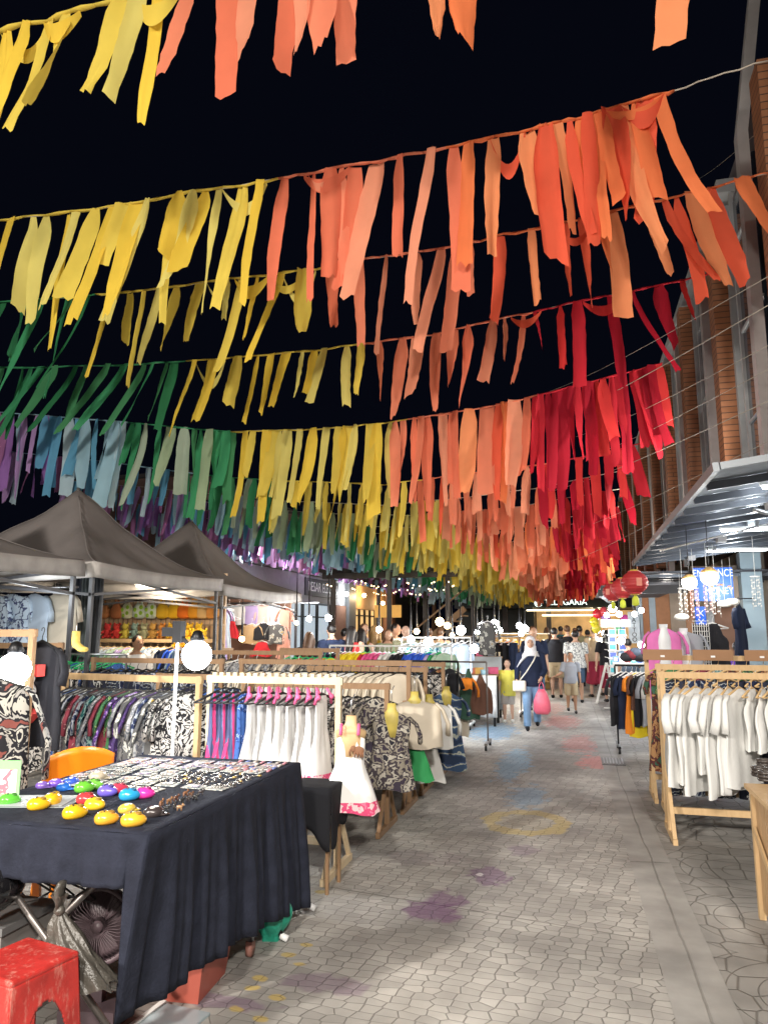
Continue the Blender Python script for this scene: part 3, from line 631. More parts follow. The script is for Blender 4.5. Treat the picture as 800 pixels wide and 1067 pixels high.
for ri, (Yk, pp, sp_, LL, WW, lab) in enumerate(ROWS):
    r = random.Random(100+ri)
    pts = [atY(px, py, Yk) for px, py in pp]
    if ri > 5: lab = '%s garland from the front, a packed rainbow band, purple left to red right' % (ORD[ri] if ri < len(ROWS)-1 else 'last')
    t = thing('ribbon_garland', lab, 'garland', (0, Yk, 0), 0, gr)
    loc = [Vector((p.x, 0, p.z)) for p in pts]
    dense = []
    for i in range(len(loc)-1):
        for k in range(4): dense.append(loc[i].lerp(loc[i+1], k/4)+Vector((0, r.uniform(-.02, .02), r.uniform(-.015, .015))))
    dense.append(loc[-1])
    b = MB(); b.tube(dense, .009, 5); b.build('cord', mat('cord', (.45, .40, .33), .8), t)
    if ri < 6:    # ribbon wound along the cord
        seg = {}
        for a_, c_ in zip(dense, dense[1:]):
            if ri == 1 and a_.x > 1.15: continue
            seg.setdefault(band((a_.x+c_.x)/2, ri, random.Random(1)), []).append((a_, c_))
        for kk, sg in seg.items():
            q = MB()
            for a_, c_ in sg: q.tube([a_, a_.lerp(c_, .5)+Vector((0, 0, r.uniform(-.02, .01))), c_], [.022, r.uniform(.02, .04), .022], 6, flat=.5)
            q.build('wound_ribbon', RB[kk][0], t)
    x = loc[0].x; xe = {1: atY(692, 97, Yk).x, 0: atY(716, -120, Yk).x}.get(ri, loc[-1].x-.05); n = 0
    x = max(x, -14.5)
    step = sp_
    xs = []
    while x < xe:
        xs.append(x); f = 1.0
        if ri == 1 and x > -.2: f = .36
        if ri == 2 and -8 < x < -4: f = 1.0
        if ri in (2, 3) and x > .6: f = 1.0
        if ri == 4 and x > -.6: f = .5
        x += step*f*r.uniform(.45, 1.55)
    if ri == 0:   # only a few clusters on the nearest cord
        xs = [atY(p, q, Yk).x for p, q in ((8, 30), (30, 22), (52, 16), (70, 10), (128, -4), (148, -8), (165, -12), (195, -16), (238, -30), (262, -35), (300, -40), (318, -42), (338, -46), (360, -50), (455, -70), (478, -75), (700, -122))]
    if len(xs) > 100: xs = r.sample(xs, 100)
    for x in xs:
        P = interp(loc, x); kk = band(x, ri, r)
        L_ = r.uniform(*LL); w_ = r.uniform(*WW)
        if r.random() < .13: L_ *= .65
        lean = -.06+r.uniform(-.12, .10)
        if x < -4: lean = -.22+r.uniform(-.12, .10)
        if x < -7.3: lean = (-.55 if ri in (2, 3) else -.22)+r.uniform(-.12, .12)
        if x > -.5: lean = .04+r.uniform(-.12, .12)
        if x > 1.0: lean = .28+r.uniform(-.12, .15)
        if ri > 3: lean *= .45
        if ri == 0: L_ = {1: 1.0}.get(0, r.uniform(.95, 1.2)); lean = -.2 if x < -3 else .0
        if ri == 0 and x > -2.6: L_ = r.uniform(.98, 1.1) if x > -1.5 else r.uniform(.82, 1.0)
        if ri == 0 and x > 0: L_ = 1.22
        if ri == 1 and .0 < x: L_ = r.uniform(1.1, 1.85); w_ *= 1.0
        me = ribbon_mesh(L_, w_, lean, r.uniform(-.16, .16), r.choice((0, 0, r.uniform(-.9, .9), r.uniform(-1.8, 1.8))), r).mesh('ribbon', r.choice(RB[kk]))
        o = inst('ribbon', me, t, (P.x, r.uniform(-.05, .05), P.z+.01), (0, 0, r.uniform(-.35, .35)))
    # swagged loops where ribbons tangle on the cord
    if ri in (0, 1, 2, 3):
        for k in range({0: 3, 1: 7, 2: 6, 3: 3}[ri]):
            x0 = r.uniform(max(loc[0].x, -7), min(xe, 2.0)-.6) if ri else r.uniform(-5.2, -3.4)
            if ri == 1 and k < 3: x0 = r.uniform(.15, .7)
            wd = r.uniform(.3, .7); dp = r.uniform(.12, .4); A = interp(loc, x0); B = interp(loc, min(xe, x0+wd)); w_ = r.uniform(.08, .2)
            q = MB(); q.grid(lambda u, v: A.lerp(B, u)+Vector((0, .06*math.sin(u*3.1)*(1 if k % 2 else -1)+.03*v, -dp*4*u*(1-u)-(v)*w_*(.25+.75*math.sin(math.pi*u)))), 12, 3)
            q.build('looped_ribbon', r.choice(RB[band(x0, ri, r)]), t)
# ================================================================ PEOPLE
def fuse(mb, name, m, vox, parent, it=2):
    me = mb.mesh(name+'_src', m); o = bpy.data.objects.new(name+'_src', me); C.objects.link(o)
    md = o.modifiers.new('r', 'REMESH'); md.mode = 'VOXEL'; md.voxel_size = vox; md.use_smooth_shade = True
    sm = o.modifiers.new('s', 'SMOOTH'); sm.iterations = it; sm.factor = .5
    dg = bpy.context.evaluated_depsgraph_get(); me2 = bpy.data.meshes.new_from_object(o.evaluated_get(dg))
    bpy.data.objects.remove(o); bpy.data.meshes.remove(me)
    me2.name = name; me2.materials.clear(); me2.materials.append(m)
    me2.polygons.foreach_set('use_smooth', [True]*len(me2.polygons))
    r_ = bpy.data.objects.new(name, me2); C.objects.link(r_); r_.parent = parent; return r_
def person(label, loc, yaw, h, top, sleeve='short', bottom=None, legs='trousers', hair='short', hairm=None, skin='skin', stride=0.0, arms=None, near=False, seated=False, hem=.5, lean=0.0, head=(0, 0), group=None, shoes=None, dress=False, fat=1.0, tuck=False):
    """front faces local -Y; arms = {'l': (elbow, wrist), 'r': ...} in fractions of the height"""
    t = thing('person', label, 'person', loc, yaw, group); arms = arms or {}
    hairm = hairm or M['hair']; sk = M[skin]; vox = .0085 if near else .015
    S = Vector
    def P(x, y, z): return S((x*h, (y - lean*max(0, z-.5))*h, z*h))
    hipz = .51
    hip = {s: P(.052*s, 0, hipz) for s in (-1, 1)}
    if seated:
        knee = {s: P(.07*s, -.22, .46) for s in (-1, 1)}; ank = {s: P(.07*s, -.2, .22) for s in (-1, 1)}
    else:
        fw = {-1: stride, 1: -stride}
        ank = {s: P(.055*s, -fw[s]+.012, .045+(.03 if fw[s] < -.05 else 0)) for s in (-1, 1)}
        knee = {s: P(.054*s, -fw[s]*.5-.02*(1 if stride else .3), .275) for s in (-1, 1)}
    sh = {s: P(.108*s*(fat*.4+.6), 0, .805) for s in (-1, 1)}
    A = {}
    for s, k in ((1, 'l'), (-1, 'r')):
        if k in arms: e, w_ = arms[k]; A[s] = (P(e[0]*s, e[1], e[2]), P(w_[0]*s, w_[1], w_[2]))
        else: A[s] = (P(.142*s, .015, .64), P(.150*s, -.03, .50))
    hc = P(head[0]*.3, -.012+head[1]*.3, .928)
    b = MB()
    b.tube([P(0, 0, .47), P(0, 0, .52), P(0, 0, .60), P(0, 0, .70), P(0, 0, .78), P(0, 0, .825), P(0, 0, .845)], [.05*h, .062*h, .052*h, .062*h, .064*h, .045*h, .03*h], 16, flat=1.5)
    b.tube([P(0, .004, .82), hc+S((0, .01*h, -.02*h))], [.032*h, .029*h], 12)
    b.ball(hc, .046*h, .057*h, .066*h, n=18)
    b.ball(hc+S((0, -.018*h, -.028*h)), .034*h, .036*h, .036*h, n=12)                       # jaw
    b.tube([hc+S((0, -.052*h, .010*h)), hc+S((0, -.068*h, -.012*h))], [.006*h, .010*h], 8)   # nose
    for s in (-1, 1): b.ball(hc+S((.047*h*s, .004*h, -.002*h)), .007*h, .012*h, .018*h, n=8) # ears
    for s in (-1, 1):
        e, w_ = A[s]
        b.tube([sh[s]+S((-.02*h*s, 0, 0)), sh[s], sh[s].lerp(e, .5), e, e.lerp(w_, .35), w_], [.035*h, .033*h, .027*h, .023*h, .023*h, .0145*h], 12)
        d = (w_-e).normalized(); side = d.cross(S((0, 1, 0))).normalized() if abs(d.y) < .9 else S((1, 0, 0)); nrm = d.cross(side)
        pc = w_+d*.026*h
        b.tube([w_, pc, w_+d*.05*h], [.013*h, .020*h, .019*h], 10, flat=.6)
        fr = .0052*h if near else .0075*h
        for q, ln in ((-1.5, .036), (-.5, .043), (.5, .040), (1.5, .032)):
            base = w_+d*.048*h+nrm*q*.0095*h
            mid_ = base+d*ln*.5*h+side*.003*h; b.tube([base-d*.012*h, base, mid_, mid_+d*ln*.45*h+side*.012*h*(-1)], [fr, fr, fr*.95, fr*.75], 6)
        th0 = w_+d*.012*h+nrm*.014*h; b.tube([th0, th0+nrm*.018*h+d*.016*h, th0+nrm*.02*h+d*.038*h], [fr*1.2, fr*1.2, fr*.9], 6)
        b.tube([hip[s]+S((0, 0, .02*h)), hip[s].lerp(knee[s], .45), knee[s], knee[s].lerp(ank[s], .3), ank[s]], [.056*h, .047*h, .031*h, .031*h, .019*h], 12)
        b.tube([ank[s]+S((0, .012*h, -.012*h)), ank[s]+S((0, -.03*h, -.024*h)), ank[s]+S((0, -.085*h, -.030*h))], [.020*h, .019*h, .013*h], 10)
    fuse(b, 'body', sk, vox, t, 1)
    # clothes
    kf = fat
    b = MB()
    z0 = hem
    b.tube([P(0, 0, z0), P(0, 0, .54), P(0, 0, .61), P(0, 0, .70), P(0, 0, .775), P(0, 0, .82), P(0, 0, .838)], [(.080 if z0 > .3 else .11)*h*kf, .078*h*kf, .070*h*kf, .074*h*kf, .076*h, .052*h, .034*h], 18, flat=1.42)
    for s in (-1, 1):
        e, w_ = A[s]
        if sleeve == 'long': b.tube([sh[s]+S((-.02*h*s, 0, -.005*h)), sh[s], sh[s].lerp(e, .5), e, e.lerp(w_, .93)], [.045*h, .044*h, .037*h, .033*h, .024*h], 12)
        elif sleeve == 'short': b.tube([sh[s]+S((-.02*h*s, 0, -.005*h)), sh[s], sh[s].lerp(e, .45), sh[s].lerp(e, .8)], [.045*h, .045*h, .042*h, .042*h], 12)
    fuse(b, 'dress' if dress else 'shirt', top, vox*1.15, t, 2)
    if bottom and not dress:
        b = MB(); b.tube([P(0, 0, .45), P(0, 0, .50), P(0, 0, .56)], [.062*h, .074*h*kf, .068*h*kf], 16, flat=1.4)
        for s in (-1, 1):
            if legs == 'shorts': b.tube([hip[s]+S((0, 0, .02*h)), hip[s].lerp(knee[s], .5), hip[s].lerp(knee[s], .95)], [.064*h, .060*h, .056*h], 12)
            elif legs == 'skirt': b.tube([hip[s]+S((0, 0, .02*h)), knee[s]+S((-.02*h*s, 0, -.08*h))], [.066*h, .1*h], 12)
            else: b.tube([hip[s]+S((0, 0, .02*h)), hip[s].lerp(knee[s], .5), knee[s], ank[s]+S((0, 0, -.005*h))], [.064*h, .055*h, .044*h, .040*h], 12)
        fuse(b, {'shorts': 'shorts', 'skirt': 'skirt'}.get(legs, 'trousers'), bottom, vox*1.15, t, 2)
    for s in (-1, 1):
        b = MB(); a_ = ank[s]; b.tube([a_+S((0, .028*h, -.024*h)), a_+S((0, -.01*h, -.018*h)), a_+S((0, -.06*h, -.028*h)), a_+S((0, -.1*h, -.034*h))], [.020*h, .027*h, .022*h, .012*h], 10, flat=1.0)
        b.build('shoe', shoes or M['black'], t)
    # hair
    b = MB()
    if hair == 'bald': pass
    elif hair == 'hijab':
        b.ball(hc+S((0, .010*h, .008*h)), .060*h, .064*h, .076*h, n=18)
        b.tube([hc+S((0, .005*h, -.03*h)), P(0, 0, .84), P(0, -.005, .80), P(0, -.01, .775)], [.052*h, .055*h, .080*h, .088*h], 16, flat=1.2)
        b.tube([P(-.04, -.05, .80), P(-.10, -.045, .74), P(-.155, -.02, .66)], [.045*h, .03*h, .008*h], 8, flat=.5)
        fuse(b, 'headscarf', hairm, vox, t, 2)
        b = MB(); b.ball(hc+S((0, -.030*h, -.006*h)), .040*h, .042*h, .052*h, n=16); b.tube([hc+S((0, -.066*h, .008*h)), hc+S((0, -.078*h, -.014*h))], [.005*h, .009*h], 8); fuse(b, 'face', sk, vox*.7, t, 1); b = MB()
    else:
        b.ball(hc+S((0, .014*h, .016*h)), .052*h, .055*h, .060*h, n=16)
        if hair in ('long', 'verylong'):
            zz = .70 if hair == 'long' else .62
            b.tube([hc+S((0, .03*h, .01*h)), P(0, .055, .86), P(0, .075, .78), P(.01, .085, zz)], [.048*h, .046*h, .048*h, .02*h], 12, flat=.62 if False else 1.15)
            for s in (-1, 1): b.tube([hc+S((.03*h*s, 0, .03*h)), hc+S((.050*h*s, .0, -.03*h)), P(.055*s, .02, .82)], [.018*h, .018*h, .014*h], 8)
        if hair == 'tail': b.tube([hc+S((0, .055*h, .02*h)), hc+S((0, .09*h, -.02*h)), hc+S((0, .08*h, -.09*h))], [.018*h, .022*h, .008*h], 8)
        fuse(b, 'hair', hairm, max(vox, .011), t, 1)
    if near:
        fo = -.030*h if hair == 'hijab' else 0; fz = -.004*h
        for s in (-1, 1):
            b = MB(); b.ball(hc+S((.019*h*s, -.0465*h+fo*.72, .010*h+fz)), .0075*h, .006*h, .0045*h, n=8); b.build('eye', mat('eye_dark', (.02, .015, .012), .3), t)
            b = MB(); b.tube([hc+S((.010*h*s, -.053*h+fo*.7, .022*h)), hc+S((.029*h*s, -.047*h+fo*.7, .022*h))], .0022*h, 5); b.build('eyebrow', M['hair'], t)
        b = MB(); b.tube([hc+S((-.014*h, -.0525*h+fo*.62, -.030*h)), hc+S((0, -.056*h+fo*.62, -.031*h)), hc+S((.014*h, -.0525*h+fo*.62, -.030*h))], [.002*h, .0045*h, .002*h], 6); b.build('mouth', mat('lips', (.42, .14, .12), .4), t)
    return t, dict(P=P, A=A, hc=hc, sh=sh, hip=hip, ank=ank)
cl = lambda n, c, v=.12: mat('cloth_'+n, c, .85, var=v, scale=5, bump=.15, cloth=True)
denim = cl('denim', (.13, .24, .42), .2); khaki = cl('khaki', (.42, .34, .22)); blk = cl('black', (.018, .018, .022)); nvy = cl('navy', (.015, .022, .05)); wht = cl('white', (.74, .74, .73)); gry = cl('grey', (.30, .32, .36)); olive = cl('olive', (.20, .20, .13)); jean = cl('dark_denim', (.07, .12, .20))
# woman in the white headscarf
fx = gnd(352+203, 760)
t, k = person('woman in white headscarf, navy top and light jeans walking toward the camera', (fx.x, fx.y, 0), R(4), 1.52, nvy, 'long', cl('light_denim', (.20, .33, .52), .25), 'trousers', 'hijab', cl('scarf_white', (.72, .71, .74)), 'skin', .10,
           {'l': ((.15, .0, .63), (.105, -.10, .555)), 'r': ((.15, .01, .64), (.16, -.07, .52))}, True, hem=.46, fat=1.12)
hw = k['A'][1][1]
b = MB(); w0 = t.matrix_world
def worldpt(t_, v): return Matrix.Translation(t_.location) @ Matrix.Rotation(t_.rotation_euler.z, 4, 'Z') @ v
hp = worldpt(t, hw+Vector((0, 0, -.06)))
pb = thing('carrier_bag', 'pink plastic carrier bag hanging from the left hand of the woman in headscarf', 'bag', (hp.x, hp.y, hp.z-.52))
b = MB(); b.lathe([(.10, 0), (.14, .05), (.135, .2), (.09, .33), (.05, .40)], 14, sy_=.55); b.build('bag_body', mat('pink_plastic', (.78, .14, .22), .35, bump=.5, scale=10), pb)
b = MB(); b.tube([(-.045, 0, .39), (-.03, 0, .47), (0, 0, .52), (.03, 0, .47), (.045, 0, .39)], .008, 6); b.build('handle', mat('pink_plastic', (.78, .14, .22), .35, bump=.5, scale=10), pb)
hp = worldpt(t, k['P'](-.13, -.10, .50))
sb = thing('shoulder_bag', 'small cream shoulder bag slung across the woman in white headscarf', 'bag', hp)
b = MB(); b.box((-.11, -.04, -.14), (.11, .04, .04)); o = b.build('bag_body', mat('cream_leather', (.70, .66, .58), .4), sb); bv = o.modifiers.new('b', 'BEVEL'); bv.width = .03; bv.segments = 3
b = MB(); S0 = k['P'](.07, -.04, .83); dlt = lambda v: (worldpt(t, v)-hp); b.tube([(0, 0, .03), dlt(k['P'](-.05, -.12, .62)), dlt(k['P'](.03, -.11, .74)), dlt(k['P'](.075, -.05, .835)), dlt(k['P'](.07, .06, .80))], .011, 6); b.build('strap', mat('cream_leather', (.70, .66, .58), .4), sb)
# girl
fx = gnd(530, 753)
yt = pattern('print_yellow_tee', 'floral', [(.3, .5, .5), (.80, .74, .12), (.82, .76, .14), (.82, .76, .14), (.82, .76, .14)], 9)
person('little girl in yellow printed T-shirt holding the hand of the woman in headscarf', (fx.x, fx.y, 0), R(-4), 1.1, yt, 'short', cl('pattern_shorts', (.45, .42, .40)), 'shorts', 'tail', M['hairb'], 'skin_fair', .05,
       {'l': ((.16, -.02, .66), (.235, -.06, .60))}, True, hem=.42, shoes=wht, fat=1.1)
# boy
fx = gnd(596, 743)
person('boy in grey T-shirt and beige shorts walking toward the camera', (fx.x, fx.y, 0), R(6), 1.19, gry, 'short', khaki, 'shorts', 'short', M['hair'], 'skin_tan', -.06,
       {'r': ((.16, -.02, .64), (.25, -.03, .60))}, True, hem=.48, fat=1.05)
# man in floral shirt, back to us
flo = pattern('print_floral_white', 'blotch', [(.70, .72, .70), (.72, .74, .72), (.18, .20, .22), (.70, .72, .70), (.72, .74, .72)], 16)
fx = gnd(602, 733)
person('man in white floral shirt and denim shorts walking away', (fx.x, fx.y, 0), R(178), 1.62, flo, 'short', jean, 'shorts', 'short', M['hair'], 'skin', .09, None, False, hem=.48, fat=1.25)
CR = [  # px, feet depth, yaw, height, top, sleeve, bottom, legs, hair, hairm, skin, label
 (578, 18.6, 175, 1.68, blk, 'short', khaki, 'shorts', 'short', 'hair', 'skin', 'man in black T-shirt and beige shorts, back to the camera, left of the floral shirt'),
 (556, 15.2, 20, 1.70, nvy, 'short', jean, 'trousers', 'short', 'hairb', 'skin', 'man in navy polo right behind the woman in headscarf'),
 (591, 20.5, 190, 1.74, blk, 'short', blk, 'trousers', 'short', 'hairb', 'skin_fair', 'brown haired man in black T-shirt in the middle of the far crowd'),
 (604, 21.8, 160, 1.74, olive, 'short', blk, 'trousers', 'short', 'hair', 'skin_tan', 'dark haired man in olive T-shirt in the far crowd'),
 (612, 24, 170, 1.62, wht, 'short', jean, 'trousers', 'short', 'hair', 'skin', 'person in white T-shirt partly hidden in the far crowd'),
 (622, 22.5, 178, 1.70, cl('blue_shirt', (.12, .27, .58)), 'short', jean, 'trousers', 'short', 'hair', 'skin', 'man in bright blue shirt in the far crowd beside the floral shirt'),
 (620, 18.9, 205, 1.72, cl('beige_tee', (.50, .38, .26)), 'short', cl('maroon', (.30, .03, .06)), 'skirt', 'short', 'hairb', 'skin_fair', 'person in beige top with maroon skirt near the postcard stand'),
 (632, 17.9, 200, 1.62, blk, 'short', cl('maroon', (.30, .03, .06)), 'skirt', 'long', 'hair', 'skin', 'woman in black top and maroon skirt beside the postcard stand'),
 (570, 25, 200, 1.70, cl('rust', (.35, .12, .06)), 'short', blk, 'trousers', 'long', 'hairb', 'skin', 'woman in rust top far down the street'),
 (584, 27, 165, 1.74, cl('teal', (.05, .22, .25)), 'short', blk, 'trousers', 'short', 'hair', 'skin', 'man in teal shirt far down the street'),
 (598, 29, 10, 1.68, wht, 'short', blk, 'trousers', 'short', 'hair', 'skin', 'man in white shirt facing the camera far down the street'),
 (545, 26, 150, 1.66, cl('pink', (.55, .2, .25)), 'short', jean, 'trousers', 'long', 'hairb', 'skin', 'woman in pink top far down the street near the lit food stall'),
 (512, 16.4, 140, 1.62, cl('print_grey', (.5, .5, .45)), 'short', blk, 'trousers', 'short', 'hairb', 'skin', 'shopper in pale grey shirt bending at the lamp lit stall on the left'),
 (655, 15.8, 185, 1.45, cl('slate', (.12, .16, .22)), 'short', blk, 'trousers', 'short', 'hair', 'skin', 'short vendor in slate shirt behind the right hand clothes rack'),
]
for px, yy, yaw, h, top, sl, bot, lg, hr, hm, sk_, lab in CR:
    person(lab, (xa(px, yy), yy, 0), R(yaw), h, top, sl, bot, lg, hr, M[hm], sk_, rnd.choice((.09, .03, -.08)), rnd.choice((None, {'l': ((.15, .0, .64), (.10, -.12, .62))}, {'r': ((.15, .0, .64), (.09, -.11, .58))}, {'l': ((.16, .02, .65), (.17, .0, .50)), 'r': ((.14, -.06, .66), (.06, -.14, .70))})), fat=rnd.uniform(1.0, 1.2), lean=rnd.uniform(0, .08), head=(rnd.uniform(-.05, .05), rnd.uniform(-.05, .02)))
LC = [
 (322, 12.2, 178, 1.60, blk, 'short', 'long', 'hairb', 'skin', 'woman with long brown hair seen from behind, left of the navy polo man', 0),
 (347, 13.0, 215, 1.74, nvy, 'short', 'short', 'hair', 'skin', 'man in navy polo leaning over the goods at left', .12),
 (356, 13.6, 120, 1.66, wht, 'short', 'short', 'hair', 'skin', 'man in white shirt facing sideways beside the navy polo man', .08),
 (358+8, 13.2, 178, 1.70, cl('redtop', (.6, .05, .05)), 'none', 'verylong', 'hair', 'skin', 'woman with very long black hair and red top', 0),
 (376, 13.8, 190, 1.66, blk, 'none', 'long', 'hair', 'skin_fair', 'woman in black sleeveless dress with dark hair, back to camera', 0),
 (371+8, 14.6, 40, 1.76, gry, 'short', 'short', 'hairb', 'skin', 'tall man in grey T-shirt among the left group', 0),
 (387+3, 14.4, 185, 1.72, cl('yellowtop', (.7, .5, .05)), 'none', 'verylong', 'hairbl', 'skin_fair', 'blond woman in yellow top, back to camera', 0),
 (404, 14.3, 20, 1.64, cl('greentee', (.28, .32, .22)), 'short', 'long', 'hairb', 'skin', 'woman in green grey T-shirt facing the camera', 0),
 (411, 14.8, 80, 1.76, wht, 'short', 'short', 'hair', 'skin', 'man in white shirt with braces turned to the left', 0),
 (423, 13.9, 5, 1.72, cl('olivetee', (.30, .30, .20)), 'short', 'bald', 'hairb', 'skin_fair', 'bald man in olive T-shirt with a bag strap facing the camera', 0),
 (447, 17.5, 190, 1.66, cl('ecru', (.60, .50, .38)), 'short', 'short', 'hairb', 'skin', 'man in ecru shirt before the warm bulbs', 0),
 (458, 17.2, 170, 1.66, cl('sand', (.60, .42, .26)), 'short', 'short', 'hairb', 'skin', 'man in sand coloured shirt before the warm bulbs', 0),
]
for px, yy, yaw, h, top, sl, hr, hm, sk_, lab, ln in LC:
    person(lab, (xa(px, yy), yy, 0), R(yaw), h, top, sl, rnd.choice((blk, jean, khaki)), 'shorts' if rnd.random() < .4 else 'trousers', hr, M[hm], sk_, rnd.choice((.04, .08, -.06)), rnd.choice((None, {'l': ((.15, .0, .64), (.10, -.12, .62))}, {'r': ((.14, -.05, .66), (.08, -.14, .68))})), fat=rnd.uniform(1.0, 1.2), lean=ln+.02)
# vendor at the plush stall, purple shirt vendor at right
g = (xa(140, 9.4), 9.4, 0)
person('vendor in white T-shirt with shoulder strap looking down beside the denim shirts', g, R(60), 1.56, wht, 'short', blk, 'trousers', 'short', M['hair'], 'skin_tan', 0, {'l': ((.14, -.05, .65), (.06, -.16, .66)), 'r': ((.14, -.05, .65), (.06, -.16, .64))}, True, lean=.15)
person('vendor in purple shirt standing by the blue grey column at right', (xa(768, 12.5), 12.5, 0), R(110), 1.46, cl('purple', (.13, .05, .42)), 'short', blk, 'trousers', 'short', M['hair'], 'skin', 0, None, False)
# ================================================================ GARMENTS AND RACKS
GM = {}
def prof(kind, v, w_, r):
    # half width, half thickness at v (0 top - 1 hem)
    def pl(pts):
        for (a, x), (c, y) in zip(pts, pts[1:]):
            if v <= c: return x+(y-x)*(v-a)/(c-a)
        return pts[-1][1]
    if kind in ('shirt', 'tee', 'long_shirt', 'jacket'): return w_*pl([(0, .16), (.03, .22), (.06, .62), (.10, .88), (.16, .92), (1, 1.0)]), pl([(0, .02), (.08, .035), (.5, .045), (1, .05)])
    if kind == 'tank': return w_*pl([(0, .35), (.05, .42), (.25, .62), (.3, .92), (1, 1.0)]), pl([(0, .02), (1, .045)])
    if kind == 'dress': return w_*pl([(0, .40), (.06, .50), (.18, .52), (.38, .50), (.45, .55), (1, 1.15)]), pl([(0, .02), (.38, .03), (1, .085)])
    if kind == 'maxi': return w_*pl([(0, .25), (.04, .62), (.2, .62), (.4, .55), (1, .85)]), pl([(0, .02), (.4, .035), (1, .07)])
    if kind in ('pants', 'shorts'): return w_*pl([(0, .75), (.25, 1.0), (1, .95)]), pl([(0, .03), (1, .05)])
    if kind == 'skirt': return w_*pl([(0, .5), (1, 1.15)]), pl([(0, .03), (1, .07)])
    if kind == 'bag': return w_*pl([(0, .1), (.25, .45), (.4, .9), (.9, 1.0), (1, .9)]), pl([(0, .015), (.4, .05), (1, .05)])
    return w_, .04
def garment_mesh(kind, var, w_=.24, h=.72):
    key = (kind, var, w_, h)
    if key in GM: return GM[key]
    r = random.Random(hash((kind, var)) % 999 if False else var*31+len(kind)*7+int(h*100)); b = MB(); n = 26; nz = 14; vs_ = []
    ph = r.uniform(0, 6); k1 = r.choice((5, 6, 7)); k2 = r.choice((9, 11)); tilt = r.uniform(-.05, .05)
    top = -.07 if kind not in ('pants', 'shorts', 'skirt', 'bag') else -.09
    for j in range(nz+1):
        v = j/nz; a, t_ = prof(kind, v, w_, r); t_ *= .72; am = min(1, v*1.8)
        for i in range(n):
            th = 2*math.pi*i/n; c, s_ = math.cos(th), math.sin(th)
            fold = am*(.42*math.sin(k1*c*2.2+ph+v*1.1)+.34*math.sin(k2*c*1.9+ph*2-v*1.5)+.2*math.sin(v*9+c*4+ph))
            x = a*math.copysign(abs(c)**.75, c)*(1+.03*am*math.sin(3*th+ph))+tilt*v*.3; y = t_*s_*(1+.5*fold)+.026*fold*1.3
            z = top-v*h-(.012*math.sin(c*5+ph) if j == nz else 0)-(.02 if j == 0 and abs(c) < .4 else 0)
            vs_.append((x, y, z))
    fs_ = [(j*n+i, j*n+(i+1) % n, (j+1)*n+(i+1) % n, (j+1)*n+i) for j in range(nz) for i in range(n)]+[tuple(reversed(range(n)))]
    if kind == 'pants':   # split legs
        fs_ = []
        vs_ = []
        for s2 in (-1, 1):
            o = len(vs_)
            for j in range(nz+1):
                v = j/nz
                for i in range(n):
                    th = 2*math.pi*i/n; c, s_ = math.cos(th), math.sin(th)
                    f_ = min(1, v*1.8)*.3*math.sin(k1*c*2+ph+v*2+s2)
                    vs_.append((s2*w_*(.30+.10*v)+w_*.36*c*(1-.2*v), .045*s_*(1+f_)+.015*f_, top-v*h))
            fs_ += [(o+j*n+i, o+j*n+(i+1) % n, o+(j+1)*n+(i+1) % n, o+(j+1)*n+i) for j in range(nz) for i in range(n)]
    b.add(vs_, fs_, 0, True)
    if kind in ('shirt', 'tee', 'long_shirt', 'jacket', 'maxi'):
        L_ = {'tee': .22, 'maxi': .16, 'shirt': .26}.get(kind, .52); sw = .034
        for s2 in (-1, 1):
            x0 = s2*w_*(.78 if kind != 'maxi' else .55)
            b.tube([(x0, 0, top-h*.06), (x0+s2*.05, .005, top-h*.06-.055), (x0+s2*(.05+L_*.18), .02*math.sin(ph), top-h*.06-.055-L_*.5), (x0+s2*(.05+L_*.17), .03*math.sin(ph+1), top-h*.06-.04-L_*.95)], [.032, sw, sw*1.1, sw*1.25], 10, flat=.45)
    me = b.mesh('garment_cloth', M['white']); GM[key] = me; return me
def hanger_mesh(kind):
    if ('hanger', kind) in GM: return GM[('hanger', kind)]
    b = MB(); r_ = .005 if kind == 'thin' else .008
    b.tube([(-.012, 0, .012), (-.01, 0, .03), (.008, 0, .035), (.018, 0, .02), (.012, 0, 0), (0, 0, -.03), (0, 0, -.06)], .003, 6)
    b.tube([(-.19, 0, -.125), (-.1, 0, -.095), (0, 0, -.06), (.1, 0, -.095), (.19, 0, -.125)], [r_, r_*1.2, r_*1.4, r_*1.2, r_], 6)
    b.tube([(-.18, 0, -.13), (.18, 0, -.13)], r_*.7, 6)
    GM[('hanger', kind)] = b.mesh('hanger', M['hang_w']); return GM[('hanger', kind)]
PARTN = {'dress': 'dress_cloth', 'maxi': 'dress_cloth', 'shirt': 'shirt_cloth', 'long_shirt': 'shirt_cloth', 'tee': 'shirt_cloth', 'pants': 'trouser_cloth', 'shorts': 'shorts_cloth', 'skirt': 'skirt_cloth', 'jacket': 'jacket_cloth', 'tank': 'top_cloth', 'bag': 'bag_cloth'}
CATN = {'maxi': 'dress', 'tee': 't-shirt', 'pants': 'trousers', 'long_shirt': 'shirt', 'tank': 'top', 'shorts': 'shorts'}
def garment(kind, m, loc, rz, label, group, hm='hang_w', w_=.24, h=.72, extra=None, scale=1, hang=True):
    nm = {'maxi': 'dress', 'long_shirt': 'shirt', 'tee': 'tee_shirt', 'pants': 'trousers', 'tank': 'tank_top', 'bag': 'cloth_bag'}.get(kind, kind)
    t = thing(nm, label, CATN.get(kind, kind), loc, rz, group); t.scale = (scale,)*3
    inst(PARTN[kind], garment_mesh(kind, rnd.randrange(4), w_, h), t, m=m)
    if hang: inst('hanger', hanger_mesh('x'), t, m=M[hm])
    if extra: extra(t)
    return t
